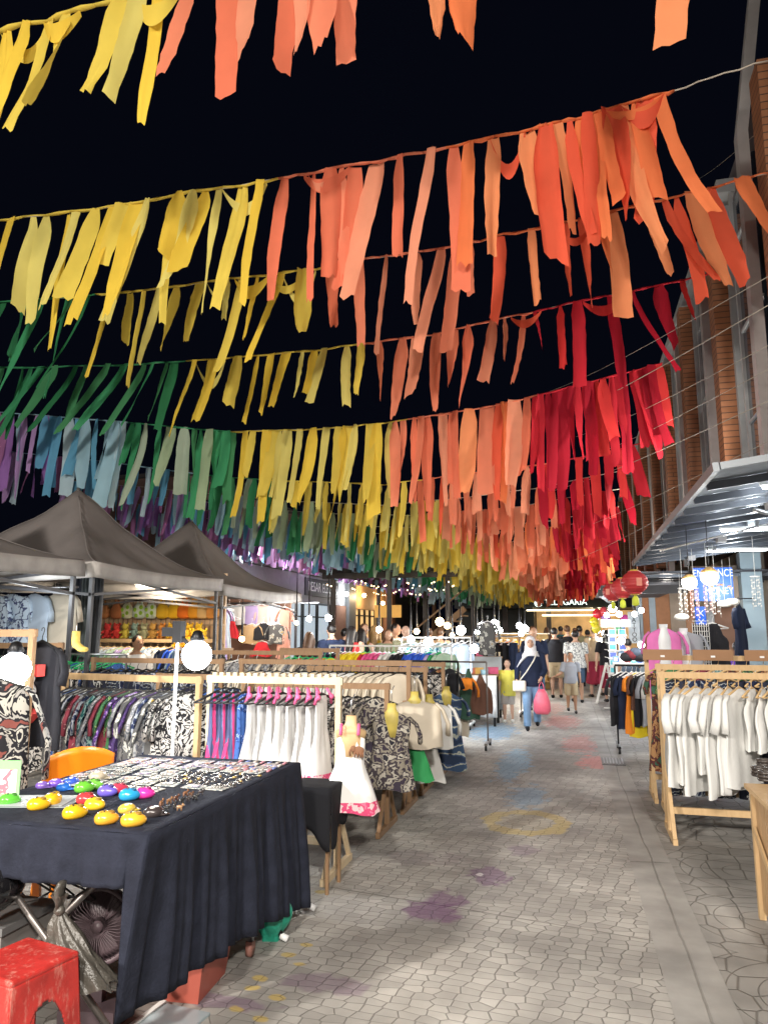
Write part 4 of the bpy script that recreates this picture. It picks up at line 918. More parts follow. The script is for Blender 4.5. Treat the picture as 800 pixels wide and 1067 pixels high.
def rack(label, right, length, height, mname, ang=0, style='wood', lower=None, teeth=False, bw=.03):
    """right = ground point of the street-side post; runs to local -x"""
    t = thing('clothes_rack', label, 'clothes rack', (right[0], right[1], 0), ang, 'clothes racks of the market stalls'); m = M[mname] if isinstance(mname, str) else mname
    for x in (0, -length):
        b = MB()
        if style == 'wood': b.box((x-.02, -.018, .03), (x+.02, .018, height+.03))
        else: b.tube([(x, 0, .09), (x, 0, height)], .012, 8)
        b.build('post', m, t)
        b = MB()
        if style == 'wood':
            b.bar((x, -.30, .025), (x, .30, .025), .035, .045); b.bar((x, -.27, .04), (x, -.02, .42), .03, .025); b.bar((x, .27, .04), (x, .02, .42), .03, .025); b.build('foot', m, t)
        else:
            b.bar((x, -.27, .085), (x, .27, .085), .04, .03); f_ = b.build('foot', m, t)
            for yy in (-.25, .25):
                b = MB(); b.tube([(x-.015, yy, .032), (x+.015, yy, .032)], .032, 10); b.box((x-.012, yy-.012, .04), (x+.012, yy+.012, .08)); b.build('caster', M['black'], f_)
    b = MB()
    if style == 'wood': b.bar((-length-.03, 0, height), (.03, 0, height), .03, .05)
    else: b.tube([(-length, 0, height), (0, 0, height)], .014, 8)
    if teeth:
        for i in range(int(length/.055)): b.box((-length+.02+i*.055, -.015, height+.025), (-length+.05+i*.055, .015, height+.05))
    b.build('rail', m, t)
    if style == 'wood':
        b = MB(); b.bar((-length, 0, .2), (0, 0, .2), .03, .05); b.build('crossbar', m, t)
    if lower:
        b = MB(); b.bar((-length, -.0, lower), (0, -.0, lower), .03, .04); b.build('lower_rail', m, t)
    return t
def fill(right, length, z, ang, items, rackname, group, rot0=55, jit=12, x0=.06, off=0.0):
    """items: list of (kind, material, phrase, hanger, w, h) hung from the left end to the right"""
    n = len(items); ca, sa = math.cos(ang), math.sin(ang)
    for i, it in enumerate(items):
        kind, m, ph, hm, w_, h = it
        lx = -length+x0+(length-2*x0)*(i+.5)/n+rnd.uniform(-.012, .012); ly = off
        loc = (right[0]+lx*ca-ly*sa, right[1]+lx*sa+ly*ca, z)
        garment(kind, m, loc, ang+R(rot0+rnd.uniform(-jit, jit)), '%s, %s from left on the %s' % (ph, ORD[i], rackname), group, hm, w_, h)
PT = {
 'batik1': pattern('batik_indigo', 'batik', [(.015, .02, .05), (.02, .03, .08), (.35, .38, .42), (.02, .03, .07)], 9),
 'batik2': pattern('batik_black_white', 'batik', [(.015, .015, .018), (.55, .53, .5), (.015, .015, .018), (.5, .48, .45)], 11),
 'batik3': pattern('batik_rust', 'batik', [(.18, .05, .03), (.4, .22, .1), (.1, .03, .03), (.05, .12, .08)], 8),
 'teal': pattern('batik_teal', 'batik', [(.02, .12, .12), (.3, .45, .42), (.02, .08, .12), (.4, .42, .4)], 10),
 'purple': pattern('print_purple', 'floral', [(.16, .06, .3), (.5, .45, .6), (.2, .08, .35), (.05, .03, .1)], 13),
 'blue': pattern('print_blue', 'floral', [(.03, .12, .45), (.3, .4, .7), (.02, .05, .2), (.05, .12, .35)], 12),
 'grey': pattern('print_grey', 'batik', [(.09, .10, .12), (.34, .34, .34), (.15, .16, .19), (.42, .42, .42)], 12),
 'yel': pattern('print_mustard', 'floral', [(.6, .4, .06), (.25, .25, .25), (.5, .5, .45), (.1, .1, .1)], 9),
 'red': pattern('print_red', 'floral', [(.30, .04, .05), (.45, .22, .22), (.09, .02, .03), (.22, .04, .06)], 12),
 'green': pattern('print_green', 'floral', [(.04, .18, .06), (.3, .4, .16), (.03, .07, .05), (.07, .2, .08)], 12),
 'eleph': pattern('elephant_print', 'floral', [(.02, .02, .025), (.03, .03, .035), (.6, .6, .57), (.02, .02, .03), (.03, .035, .06)], 7.5),
 'eleph2': pattern('elephant_bands', 'bands', [(.02, .03, .06), (.5, .52, .5), (.03, .05, .12), (.03, .03, .04)], 5),
 'boho': pattern('boho_print', 'blotch', [(.03, .03, .04), (.45, .42, .36), (.06, .05, .06), (.3, .27, .22), (.05, .04, .06)], 14),
 'tie': pattern('tie_dye_blue', 'bands', [(.03, .05, .10), (.06, .10, .20), (.45, .48, .42), (.05, .09, .17)], 1.6),
 'floral': pattern('big_floral', 'batik', [(.015, .015, .02), (.45, .44, .40), (.015, .015, .02), (.36, .35, .33), (.02, .02, .025), (.22, .07, .06)], 6),
 'denim': mat('denim', (.20, .30, .42), .85, var=.3, scale=5, cloth=True), 'wht': mat('white_cotton', (.70, .70, .68), .85, var=.05, scale=4, bump=.25, cloth=True),
 'cream': mat('cream_linen', (.64, .57, .46), .85, var=.1, scale=4, bump=.25, cloth=True), 'paleb': mat('pale_blue_cotton', (.50, .60, .72), .85, var=.12, cloth=True),
 'ltgreen': mat('mint_cotton', (.42, .58, .45), .85, cloth=True), 'lilac': mat('lilac_cotton', (.45, .36, .62), .85, cloth=True),
 'pinkhem': pattern('white_with_pink_hem', 'hem', [(.62, .61, .60), (.70, .2, .32), (.62, .08, .2), (.7, .5, .52)], .60),
 'stripe': pattern('blue_pink_stripes', 'stripe', [(.09, .11, .22), (.12, .15, .28), (.70, .06, .2)], 6),
 'darkfl': pattern('dark_floral', 'floral', [(.25, .25, .35), (.04, .04, .08), (.03, .03, .05), (.02, .02, .04)], 14),
 'red1': mat('red_cotton', (.55, .03, .04), .85, cloth=True), 'blk': blk, 'nvy': nvy, 'magenta': mat('pink_cotton', (.72, .10, .28), .85, cloth=True), 'yel1': mat('yellow_cotton', (.8, .62, .03), .85, cloth=True),
 'blue1': mat('blue_cotton', (.04, .12, .65), .85, cloth=True), 'orange1': mat('orange_cotton', (.8, .25, .03), .85, cloth=True), 'green1': mat('green_cotton', (.05, .35, .12), .85, cloth=True), 'brown1': mat('brown_cotton', (.14, .07, .05), .85, cloth=True), 'tan1': mat('tan_cotton', (.42, .29, .16), .85, cloth=True), 'grey1': gry,
 'pinkdress': mat('pink_tiedye', (.72, .18, .45), .85, var=.35, scale=3, cloth=True),
}
def G_(kind, key, ph, hm='hang_w', w_=.24, h=.72): return (kind, PT[key], ph, hm, w_, h)
# --- R1 pale wooden rack: striped kids' dresses and white halter dresses with pink hems
R1 = (-1.66, 5.06); ln = 1.0
rack('pale wooden rack with notched rail, full of white children dresses, behind the trinket table', R1, ln, 1.28, 'palewood', teeth=True)
def halter(t):
    for s2 in (-1, 1):
        b = MB(); b.tube([(s2*.05, 0, -.02), (s2*.07, -.02, -.07), (s2*.09, -.01, -.13)], .012, 6); b.ball((s2*.07, -.03, -.08), .02, n=8); b.build('pink_strap', mat('pink_trim', (.72, .12, .28), .6), t)
n = 12
for i in range(n):
    x = R1[0]-ln+.05+i*(ln-.1)/n
    kind, key, ph = ('dress', 'stripe', 'navy and pink striped child dress') if i < 3 else (('dress', 'blue', 'blue printed child dress') if i == 3 else ('dress', 'pinkhem', 'white child dress with pink straps and hem'))
    garment(kind, PT[key], (x, R1[1], 1.25), R(68+rnd.uniform(-8, 8)), '%s, %s from left on the pale notched rack' % (ph, ORD[i]), 'child dresses on the pale rack', 'hang_b', .115, .60 if i > 3 else .66, halter if i > 3 else None)
def mannequin_dress(loc, rz, m, label, kind='dress', h=.62, w_=.2, logo=None, lower=None, torso='cream'):
    t = thing('display_form', label, 'display form', loc, rz, 'half-body display forms on the rack ends')
    b = MB(); b.tube([(0, 0, .02), (0, 0, -.03), (0, .0, -.07), (0, 0, -.12), (0, 0, -.25)], [.018, .020, .036, .040, .034], 14, flat=2.0); 
    if torso == 'cream': b.tube([(-.10, 0, -.105), (0, 0, -.08), (.10, 0, -.105)], [.026, .045, .026], 10)
    b.build('torso', mat('form_'+torso, {'cream': (.62, .42, .22), 'yellow': (.55, .44, .10)}[torso], .5), t)
    g_ = inst(PARTN[kind], garment_mesh(kind, 1, w_, h), t, (0, 0, -.03 if torso == 'cream' else .01), m=m); g_.scale = (1.18, 1.75, 1)
    if lower: inst('skirt_cloth', garment_mesh('skirt', 2, w_*.75, lower[1]), t, (0, .01, -h+.02), m=lower[0])
    if logo: logo(t)
    b = MB(); b.tube([(0, 0, .02), (0, .0, .12), (.02, .03, .16)], .004, 6); b.build('hook', M['steel'], t)
    return t
def elephant(t):
    b = MB(); m_ = mat('elephant_brown', (.22, .10, .05), .8)
    b.ball((.06, -.062, -.20), .040, .008, .028, n=12); b.ball((.025, -.064, -.19), .02, .008, .022, n=10); b.tube([(.008, -.064, -.19), (.0, -.064, -.21), (.004, -.064, -.235)], .007, 6)
    for x in (.035, .055, .075, .09): b.tube([(x, -.064, -.21), (x, -.064, -.245)], .007, 6)
    b.build('elephant_patch', m_, t)
    for s2 in (-1, 1):
        b = MB(); b.tube([(s2*.06, -.045, -.03), (s2*.06, -.075, -.10)], .012, 6); b.build('pink_strap', mat('pink_trim', (.72, .12, .28), .6), t)
P = atY(366, 752, 4.92)
mannequin_dress((P.x, 4.92, P.z+.02), R(8), pattern('white_with_pink_hem_big', 'hem', [(.78, .77, .75), (.78, .2, .32), (.72, .08, .2), (.85, .6, .62)], .50), 'child form in white sleeveless dress with brown elephant and pink floral hem', h=.50, w_=.165, logo=elephant)
# --- R2 boho rack
def wrack(idx, X, Yv, L_, H, m, label, rn, items, grp, z=None, lower=None, rot0=50, style='wood', ang=0, teeth=False, jit=12):
    rack(label, (X, Yv), L_, H, m, ang, style, lower, teeth); fill((X, Yv), L_, (z or H)-.03, ang, items, rn, grp, rot0, jit)
wrack(2, -1.60, 6.2, 1.25, 1.16, 'brownwood', 'low brown wooden rack of dark boho print dresses', 'low boho rack', [G_('maxi', rnd.choice(('boho', 'batik2', 'boho', 'darkfl')), 'dark boho print dress with fringe', 'hang_b', .2, .62) for _ in range(14)], 'boho print dresses', rot0=45)
P = atY(408, 742, 6.05); mannequin_dress((P.x, 6.05, P.z+.05), R(10), PT['boho'], 'yellow form in black and cream paisley dress with fringed hem', 'maxi', h=.6, w_=.22, torso='yellow')
wrack(3, -1.59, 7.0, 1.75, 1.32, 'brownwood', 'brown wooden rack of beige and white tops', 'brown rack of beige tops', [G_('shirt', rnd.choice(('cream', 'wht', 'cream')), 'beige linen blouse', 'hang_b', .22, .50) for _ in range(17)], 'beige tops on the brown rack', lower=.95, rot0=48)
P = atY(432, 730, 6.75); mannequin_dress((P.x, 6.75, P.z+.06), R(14), PT['cream'], 'yellow form in cream blouse over a bright green skirt', 'shirt', h=.42, w_=.21, torso='yellow', lower=(PT['green1'], .28))
wrack(4, -1.58, 7.75, 1.3, 1.22, 'brownwood', 'brown wooden rack of dark embroidered tops behind the white blouse form', 'rack behind the forms', [G_('maxi', rnd.choice(('darkfl', 'batik2', 'blk', 'batik3')), 'dark embroidered tunic', 'hang_b', .2, .75) for _ in range(12)], 'dark embroidered tunics', rot0=45)
P = atY(447, 732, 7.55); mannequin_dress((P.x, 7.55, P.z+.06), R(14), PT['wht'], 'yellow form in white blouse over a white skirt', 'shirt', h=.45, w_=.21, torso='yellow', lower=(PT['wht'], .32))
wrack(5, -1.56, 8.7, 1.4, 1.23, 'brownwood', 'brown wooden rack of black printed trousers', 'brown rack of black trousers', [G_('pants', rnd.choice(('blk', 'batik2', 'eleph')), 'black printed trousers', 'hang_b', .2, .85) for _ in range(12)], 'black printed trousers', rot0=45)
P = atY(465, 720, 8.5); mannequin_dress((P.x, 8.5, P.z+.03), R(14), PT['tie'], 'yellow form in long blue tie-dye sleeveless dress', 'maxi', h=.84, w_=.24, torso='yellow')
wrack(6, -1.48, 9.3, 1.2, 1.24, 'black', 'black wheeled metal rack of dark dresses', 'black wheeled rack', [G_('maxi', rnd.choice(('blk', 'batik3', 'darkfl', 'teal')), 'dark patterned dress', 'hang_b', .2, .9) for _ in range(10)], 'dark dresses on the wheeled rack', style='metal', rot0=45)
# bags rack
BX = xa(506, 10.6)
rack('black wheeled metal rack hung with woven shoulder bags', (BX, 10.6), 1.1, 1.18, mat('dull_frame', (.16, .14, .13), .5), 0, 'metal')
bagk = [('brown1', 'dark brown'), ('tan1', 'tan'), ('cream', 'cream'), ('tan1', 'tan'), ('cream', 'pale cream'), ('green1', 'dark green'), ('brown1', 'dark brown')]
for i, (kk, nm) in enumerate(bagk):
    garment('bag', PT[kk] if kk != 'green1' else mat('bottle_green', (.03, .09, .06), .8), (BX-1.05+i*.16, 10.6-.05*(i % 2), 1.18-.08*(i % 3 == 0)), R(20+10*(i % 3)), '%s woven shoulder bag, %s from left on the bag rack' % (nm, ORD[i]), 'woven bags on the bag rack', w_=.17, h=.95 if i in (3, 4) else (.7 if i % 2 else .55), hang=False)
P = atY(487, 708, 10.3); garment('tee', PT['orange1'], (P.x, 10.2, P.z+.10), R(10), 'small orange top hanging beside the woven bags', None, w_=.09, h=.16, hang=False); 
# colourful T-shirts on white rail
cols = ['nvy', 'blk', 'red1', 'yel1', 'yel1', 'yel1', 'yel1', 'red1', 'magenta', 'magenta', 'magenta', 'wht', 'wht', 'blk', 'blk', 'blk', 'blue1', 'blue1', 'blue1', 'blue1', 'lilac', 'green1', 'ltgreen']
nmc = dict(nvy='navy', blk='black', red1='red', yel1='yellow', magenta='pink', wht='white', blue1='bright blue', lilac='lilac', green1='green', ltgreen='mint')
wrack(7, xa(470, 10.9), 10.9, 1.9, 1.39, 'white', 'white metal rack of bright single-colour T-shirts', 'white T-shirt rack', [G_('tee', c, nmc[c]+' T-shirt', rnd.choice(('hang_w', 'hang_g', 'hang_w')), .22, .45) for c in cols], 'bright T-shirts on the white rack', style='metal', rot0=60)
# rack F, G: low wooden racks farther left
wrack(8, xa(334, 8.4), 8.4, 1.9, 1.36, 'brownwood', 'brown wooden rack of beige tops left of the colourful rack', 'middle left wooden rack', [G_('tee', rnd.choice(('boho', 'batik2', 'cream', 'grey')), 'mixed print top', rnd.choice(('hang_w', 'hang_b')), .2, .42) for _ in range(20)], 'tops on the middle left rack', lower=1.02, rot0=55)
wrack(9, xa(352, 8.9), 8.9, .75, 1.38, 'brownwood', 'narrow wooden rack of red and dark clothes', 'narrow red clothes rack', [G_('tee', c, n_, 'hang_g', .2, .55) for c, n_ in (('grey1', 'grey child top'), ('blk', 'black child top'), ('red1', 'red child top'), ('purple', 'purple print child top'), ('red1', 'red child top'), ('magenta', 'pink child top'), ('orange1', 'orange child top'), ('yel1', 'yellow child top'))], 'child tops on the narrow rack', rot0=50)
wrack(10, xa(345, 7.6), 7.6, 1.5, 1.10, 'brownwood', 'low wooden rack with white and beige blouses behind the child dresses', 'low blouse rack', [G_('shirt', rnd.choice(('cream', 'wht', 'boho')), 'white and beige blouse', 'hang_w', .2, .5) for _ in range(14)], 'blouses on the low rack', rot0=50)
# B: patterned shirt rack behind the table
BL = atY(208, 702, 5.05); LL = 1.32
bk = ['batik1', 'blue', 'grey', 'yel', 'batik1', 'red', 'grey', 'batik1', 'teal', 'grey', 'red', 'green', 'purple', 'grey', 'yel', 'purple', 'grey', 'batik1', 'yel', 'batik2', 'batik2']
bn = dict(batik1='indigo', blue='blue', grey='grey', yel='mustard', red='red', green='green', teal='teal', purple='purple', batik2='black and white')
wrack(11, BL.x, 5.05, LL, 1.27, 'pine', 'pine rack of many coloured patterned shirts behind the trinket table', 'pine shirt rack', [G_('long_shirt' if i % 3 == 0 else 'shirt', k_, bn[k_]+' patterned shirt', 'hang_b', .21, .62) for i, k_ in enumerate(bk)], 'patterned shirts on the pine rack', rot0=52, ang=R(-8))
wrack(12, xa(256, 6.1), 6.1, .85, 1.22, 'brownwood', 'wooden rack of blue and indigo print dresses between the shirt rack and the child dresses', 'indigo dress rack', [G_('maxi', rnd.choice(('batik1', 'darkfl', 'batik1', 'blue')), 'indigo print dress', 'hang_b', .2, .8) for _ in range(9)], 'indigo print dresses', rot0=40)
wrack(13, xa(232, 6.9), 6.9, 1.5, 1.32, 'brownwood', 'wooden rack of dark elephant print trousers', 'elephant trouser rack', [G_('pants', rnd.choice(('eleph', 'batik1', 'eleph2')), 'dark elephant print trousers', 'hang_b', .2, .8) for _ in range(13)], 'elephant trousers at left', rot0=50)
wrack(14, xa(133, 7.4), 7.4, 1.1, 1.36, 'steel', 'steel rack with green hangers and dark striped dresses', 'green hanger rack', [G_('maxi', rnd.choice(('eleph2', 'batik2', 'darkfl', 'blue')), 'dark striped dress', 'hang_g', .18, .75) for _ in range(11)], 'dresses on green hangers', style='metal', rot0=50)
wrack(15, xa(64, 5.6), 5.6, .9, 1.50, 'brownwood', 'wooden rack of dark dress prints at the left edge', 'left edge rack', [G_('maxi', rnd.choice(('eleph', 'batik2', 'darkfl')), 'black and white print dress', rnd.choice(('hang_g', 'hang_b')), .2, .95) for _ in range(8)], 'black and white dresses at left', rot0=40)
# two garments facing us at the left edge
P = atY(44, 668, 4.5)
def poster(t):
    b = MB(); b.box((-.10, -.125, -.30), (.12, -.060, -.22)); b.build('red_print', mat('print_red_block', (.62, .06, .05), .7), t)
    b = MB(); b.ball((.0, -.10, -.40), .09, .03, .07, n=14); b.ball((.05, -.115, -.31), .040, .02, .045, n=12); b.tube([(.05, -.12, -.35), (.09, -.12, -.45), (.02, -.12, -.52)], .022, 8, flat=.4); b.build('figure_print', pattern('grey_sketch', 'blotch', [(.55, .53, .5), (.4, .38, .36), (.6, .58, .55), (.2, .2, .2)], 18), t)
    b = MB(); b.add([(-.02, -.06, -.50), (.11, -.06, -.55), (.03, -.06, -.62), (-.02, -.125, -.50), (.11, -.125, -.55), (.03, -.125, -.62)], [(0,1,2), (5,4,3), (0,3,4,1), (1,4,5,2), (2,5,3,0)], 0, False); b.build('red_print', mat('print_red_block', (.62, .06, .05), .7), t)
garment('tee', PT['blk'], (P.x, 4.5, P.z+.06), R(-10), 'black T-shirt with red and grey figure print hanging beside the floral shirt', None, 'hang_b', .205, .72, poster)
garment('long_shirt', PT['floral'], (xa(2, 3.72), 3.72, atY(18, 706, 3.72).z+.05), R(24), 'black shirt with big cream floral print at the left edge', None, 'hang_b', .20, .66)
garment('shirt', PT['batik1'], (xa(-62, 3.9), 3.9, 1.42), R(40), 'navy blue shirt cut off by the left edge', None, 'hang_b', .24, .78)
rack('wooden rack with a grey top rail at the left edge holding the printed black T-shirt', (xa(34, 4.3), 4.3), 1.0, 1.62, 'brownwood', 0)
P = atY(79, 667, 4.4); t = thing('sock', 'mustard yellow sock hanging from the rack end', 'sock', P)
b = MB(); b.tube([(0, 0, .06), (0, 0, 0), (.005, 0, -.03), (.05, 0, -.06), (.085, 0, -.065)], [.035, .036, .038, .036, .028], 12, flat=.6); b.build('sock_cloth', mat('mustard_knit', (.62, .45, .10), .9, bump=.3), t); b = MB(); b.tube([(0, 0, .06), (0, 0, .10)], .003, 5); b.build('loop', M['white'], t)
# --- hanging white shirts under the first tent
rl = MB(); rl.tube([(xa(-30, 7.2), 7.2, 2.12), (xa(78, 7.2), 7.2, 2.12)], .014, 8); tag(rl.build('hanging_rail', M['steel']), 'steel rail under the first tent carrying pale shirts', 'rail')
point('stall_fill_light', (xa(20, 6.2), 6.2, 2.0), 26, (.9, .96, 1), .12)  # light without a fixture, added to brighten the pale shirts
for i, (px, k_, lb) in enumerate(((-8, 'print_bw', 'pale blue shirt with small dark print, leftmost under the first tent'), (10, 'print_bw', 'pale shirt with scattered dark print, second under the first tent'), (34, 'paleb', 'plain pale blue shirt under the first tent'), (60, 'cream2', 'cream short sleeved shirt under the first tent beside the tarpaulin'))):
    m_ = {'print_bw': pattern('print_bw_light', 'blotch', [(.55, .66, .78), (.6, .7, .8), (.08, .1, .2), (.6, .7, .8), (.6, .7, .8)], 11), 'paleb': PT['paleb'], 'cream2': PT['cream']}[k_]
    garment('shirt', m_, (xa(px, 7.2), 7.18, 2.12), R(-12+rnd.uniform(-8, 8)), lb, 'pale shirts under the first tent', 'hang_b', .30, .62)
# tarpaulin curtains
for px0, px1, z0, c, lb in ((70, 83, .3, (.07, .08, .11), 'dark folded fabric hanging beside the cream shirt'), (81, 92, .2, (.16, .19, .20), 'grey green tarpaulin strip hanging from the tent edge'), (92, 104, .2, (.08, .085, .095), 'dark corrugated tarpaulin at the corner of the plush stall')):
    yy = 7.6; x0, x1 = xa(px0, yy), xa(px1, yy); q = MB()
    q.grid(lambda u, v: (x0+(x1-x0)*u, yy+.04*math.sin(u*19)+.01*math.sin(v*9), 2.3-(2.3-z0)*v), 24, 8); o = q.build('tarpaulin', mat('tarp_%d' % px0, c, .6, var=.3, scale=3)); tag(o, lb, 'tarpaulin'); solid(o, .01)
# ================================================================ LEFT BACK STALLS
# plush stall: grid wall under the third tent
Yp = 10.9; x0, x1 = xa(96, Yp), xa(232, Yp)
t = thing('stall_wall', 'brightly lit wooden grid wall of the soft toy stall under the tents', 'stall wall')
b = MB(); b.box((x0, Yp+.06, 0), (x1, Yp+.10, 2.55)); b.build('panel', mat('warm_board', (.62, .44, .28), .7), t)
b = MB()
for i in range(int((x1-x0)/.09)): b.box((x0+i*.09, Yp+.045, .9), (x0+i*.09+.012, Yp+.058, 2.5))
for i in range(5): b.box((x0, Yp+.02, 1.1+i*.3), (x1, Yp+.044, 1.12+i*.3))
b.build('wire_grid', mat('wire', (.4, .3, .22), .4, .5), t)
for z in (1.46,):
    b = MB(); b.box((x0+.1, Yp-.35, z), (x1-.1, Yp+.02, z+.03)); b.build('shelf', M['crate'], t)
def plush(x, z, c, lab, kind, s=.12, y=Yp-.06, grp='soft toys of the lit stall'):
    t = thing({'bear': 'soft_toy', 'bag': 'toy_bag', 'ball': 'soft_toy'}[kind], lab, 'soft toy' if kind != 'bag' else 'bag', (x, y, z), rnd.uniform(-.2, .2), grp); m_ = mat('plush_%s' % (''.join('%02d' % int(v*99) for v in c)), c, .95, var=.1, bump=.3)
    if kind == 'bear':
        b = MB(); b.ball((0, 0, s*.9), s*.75, s*.55, s*.9, n=12); b.build('body', m_, t)
        b = MB(); b.ball((0, -.02, s*2.0), s*.62, s*.5, s*.55, n=12)
        for q in (-1, 1): b.ball((q*s*.45, 0, s*2.5), s*.2, s*.12, s*.26, n=8)
        b.build('head', m_, t)
        for q in (-1, 1):
            b = MB(); b.tube([(q*s*.55, -.02, s*1.3), (q*s*.95, -.05, s*.9)], [s*.22, s*.18], 8); b.build('arm', m_, t)
            b = MB(); b.tube([(q*s*.35, -.03, s*.25), (q*s*.5, -s*.8, s*.2)], [s*.28, s*.25], 8); b.build('leg', m_, t)
    else:
        b = MB(); b.lathe([(s*.5, -s*1.6), (s*.95, -s*1.3), (s*.95, -s*.5), (s*.55, .1*s), (s*.35, s*.3)], 14, sy_=.45); b.build('bag_body', m_, t)
        for q in (-1, 1):
            b = MB(); b.tube([(q*s*.3, 0, s*.2), (q*s*.2, 0, s*.9), (0, 0, s*1.1)], s*.09, 6); b.build('strap', m_, t)
        if kind == 'bag' and c[1] > .6 and c[0] > .5:
            b = MB()
            for (dx, dz) in ((-.4, -.5), (.35, -.9), (-.2, -1.2), (.4, -.2)): b.ball((dx*s, -s*.40, dz*s), s*.26, s*.05, s*.26, n=8)
            b.build('spots', mat('lime_spots', (.35, .62, .05), .8), t)
row = [(108, (.42, .17, .06), 'brown round bag'), (122, (.45, .16, .06), 'rust brown round bag'), (133, (.70, .72, .50), 'pale spotted bag'), (146, (.68, .78, .66), 'white bag with green spots'), (158, (.70, .80, .68), 'wide white bag with green spots'), (170, (.85, .52, .03), 'yellow toy bag'), (182, (.85, .50, .02), 'golden yellow toy bag'), (193, (.85, .20, .02), 'orange red toy bag'), (203, (.85, .38, .03), 'orange toy bag'), (212, (.8, .55, .25), 'peach toy bag'), (222, (.75, .33, .08), 'rust orange toy bag')]
for px, c, nm in row: plush(xa(px, Yp), 2.03, c, '%s hanging on the lit grid wall' % nm, 'bag', .135)
cs = [((.55, .35, .2), 'tan'), ((.7, .05, .05), 'red'), ((.75, .06, .05), 'scarlet'), ((.8, .65, .1), 'lemon'), ((.3, .45, .4), 'teal'), ((.5, .5, .3), 'olive'), ((.7, .4, .1), 'amber'), ((.75, .3, .06), 'orange'), ((.85, .5, .03), 'golden'), ((.85, .48, .02), 'golden'), ((.85, .5, .03), 'golden'), ((.85, .52, .03), 'golden')]
for i, (c, nm) in enumerate(cs): plush(xa(110+i*9.4, Yp), 1.49, c, '%s soft toy, %s from left on the shelf of the lit stall' % (nm, ORD[i]), 'bear', .095, Yp-.2)
for i, px in enumerate((186, 195, 204, 212)): plush(xa(px, 10.3), 1.36, (.85, .5, .03), 'yellow soft toy in the lower heap, %s from left' % ORD[i], 'bear', .11, 10.3)
t = thing('display_table', 'low wooden table under the heap of yellow soft toys', 'table', (xa(199, 10.3), 10.3, 0)); b = MB(); b.box((-.6, -.25, 1.32), (.6, .25, 1.355)); b.build('table_top', M['crate'], t)
for q in (-1, 1):
    for q2 in (-1, 1): b = MB(); b.box((q*.55-.02, q2*.2-.02, 0), (q*.55+.02, q2*.2+.02, 1.315)); b.build('leg', M['crate'], t)
# shirts rack in the plush stall
ck = ['batik2', 'denim', 'wht', 'paleb', 'ltgreen', 'lilac', 'ltgreen', 'wht', 'denim', 'paleb', 'wht', 'nvy', 'blue1', 'denim', 'grey1', 'grey1', 'yel']
cn = dict(batik2='black print', denim='denim', wht='white', paleb='pale blue', ltgreen='mint', lilac='lilac', nvy='navy', blue1='bright blue', grey1='grey', yel='mustard print')
wrack(20, xa(226, 9.9), 9.9, 2.2, 1.47, 'pine', 'pine rack of denim and pastel shirts under the lit soft toy wall', 'pastel shirt rack', [G_('jacket', k_, cn[k_]+' shirt', 'hang_p', .22, .55) for k_ in ck], 'pastel and denim shirts', rot0=50)
point('stall_fill_light', (xa(165, 9.6), 9.4, 2.1), 75, (1, .84, .64), .15)
q = thing('tube_light', 'warm tube light under the tent above the soft toy stall', 'light', (xa(165, 9.6), 9.6, 2.28)); b = MB(); b.tube([(-.4, 0, 0), (.4, 0, 0)], .018, 8); b.build('tube', lamp_mat('tube_warm', (1, .9, .75), 12), q)
b = MB(); b.box((-.43, -.025, .02), (.43, .025, .05)); b.build('fitting', M['white'], q)
# shorts wall under the third tent
Yq = 12.6; x0, x1 = xa(234, Yq), xa(300, Yq)
t = thing('stall_wall', 'brown panel wall behind the pastel shorts under the third tent', 'stall wall')
b = MB(); b.box((x0, Yq+.1, 0), (x1, Yq+.14, 2.2)); b.build('panel', mat('brown_panel', (.28, .15, .10), .7), t)
b = MB(); b.tube([(x0, Yq-.05, 2.12), (x1+.6, Yq-.05, 2.12)], .014, 8); b.build('rail', M['steel'], t)
for i, (px, k_, nm) in enumerate(((240, 'wht', 'white'), (251, 'wht', 'pale grey'), (263, 'lilac', 'lilac'), (274, 'tan1', 'pale pink'), (286, 'paleb', 'sky blue'))):
    m_ = PT[k_] if nm not in ('pale pink',) else mat('pale_pink', (.75, .5, .45), .85)
    garment('shorts', m_, (xa(px, Yq), Yq-.1, 2.16), R(rnd.uniform(-10, 10)), '%s high waisted shorts hanging in the third tent stall' % nm, 'pastel shorts under the third tent', 'hang_w', .19, .34)
for px, z, k_, nm, kd, hh in ((240, 1.95, 'red1', 'red and white child dress', 'dress', .4), (262, 1.80, 'tan1', 'beige frilly top', 'tee', .35), (274, 1.82, 'blk', 'black vest over white blouse', 'tank', .3), (273, 1.5, 'red1', 'red pleated skirt', 'skirt', .25), (289, 1.8, 'yel', 'tan printed crop top', 'tee', .35), (296, 2.1, 'magenta', 'salmon pink long scarf', 'maxi', .9)):
    garment(kd, PT[k_] if nm[0] != 's' else mat('salmon_cloth', (.7, .33, .25), .8), (xa(px, Yq-.3), Yq-.3, z), R(rnd.uniform(-15, 15)), nm+' in the stall under the third tent', None, 'hang_w', .18, hh)
garment('maxi', PT['paleb'], (xa(232, 12.0), 12.0, 2.1), R(30), 'pale blue dress at the post between the soft toy stall and the shorts', None, 'hang_w', .2, .9)
garment('maxi', PT['lilac'], (xa(229, 11.5), 11.5, 2.1), R(50), 'lilac grey dress beside the lit grid wall', None, 'hang_w', .2, .9)
point('stall_fill_light', (xa(268, 11.8), 11.8, 2.05), 40, (1, .93, .85), .12)
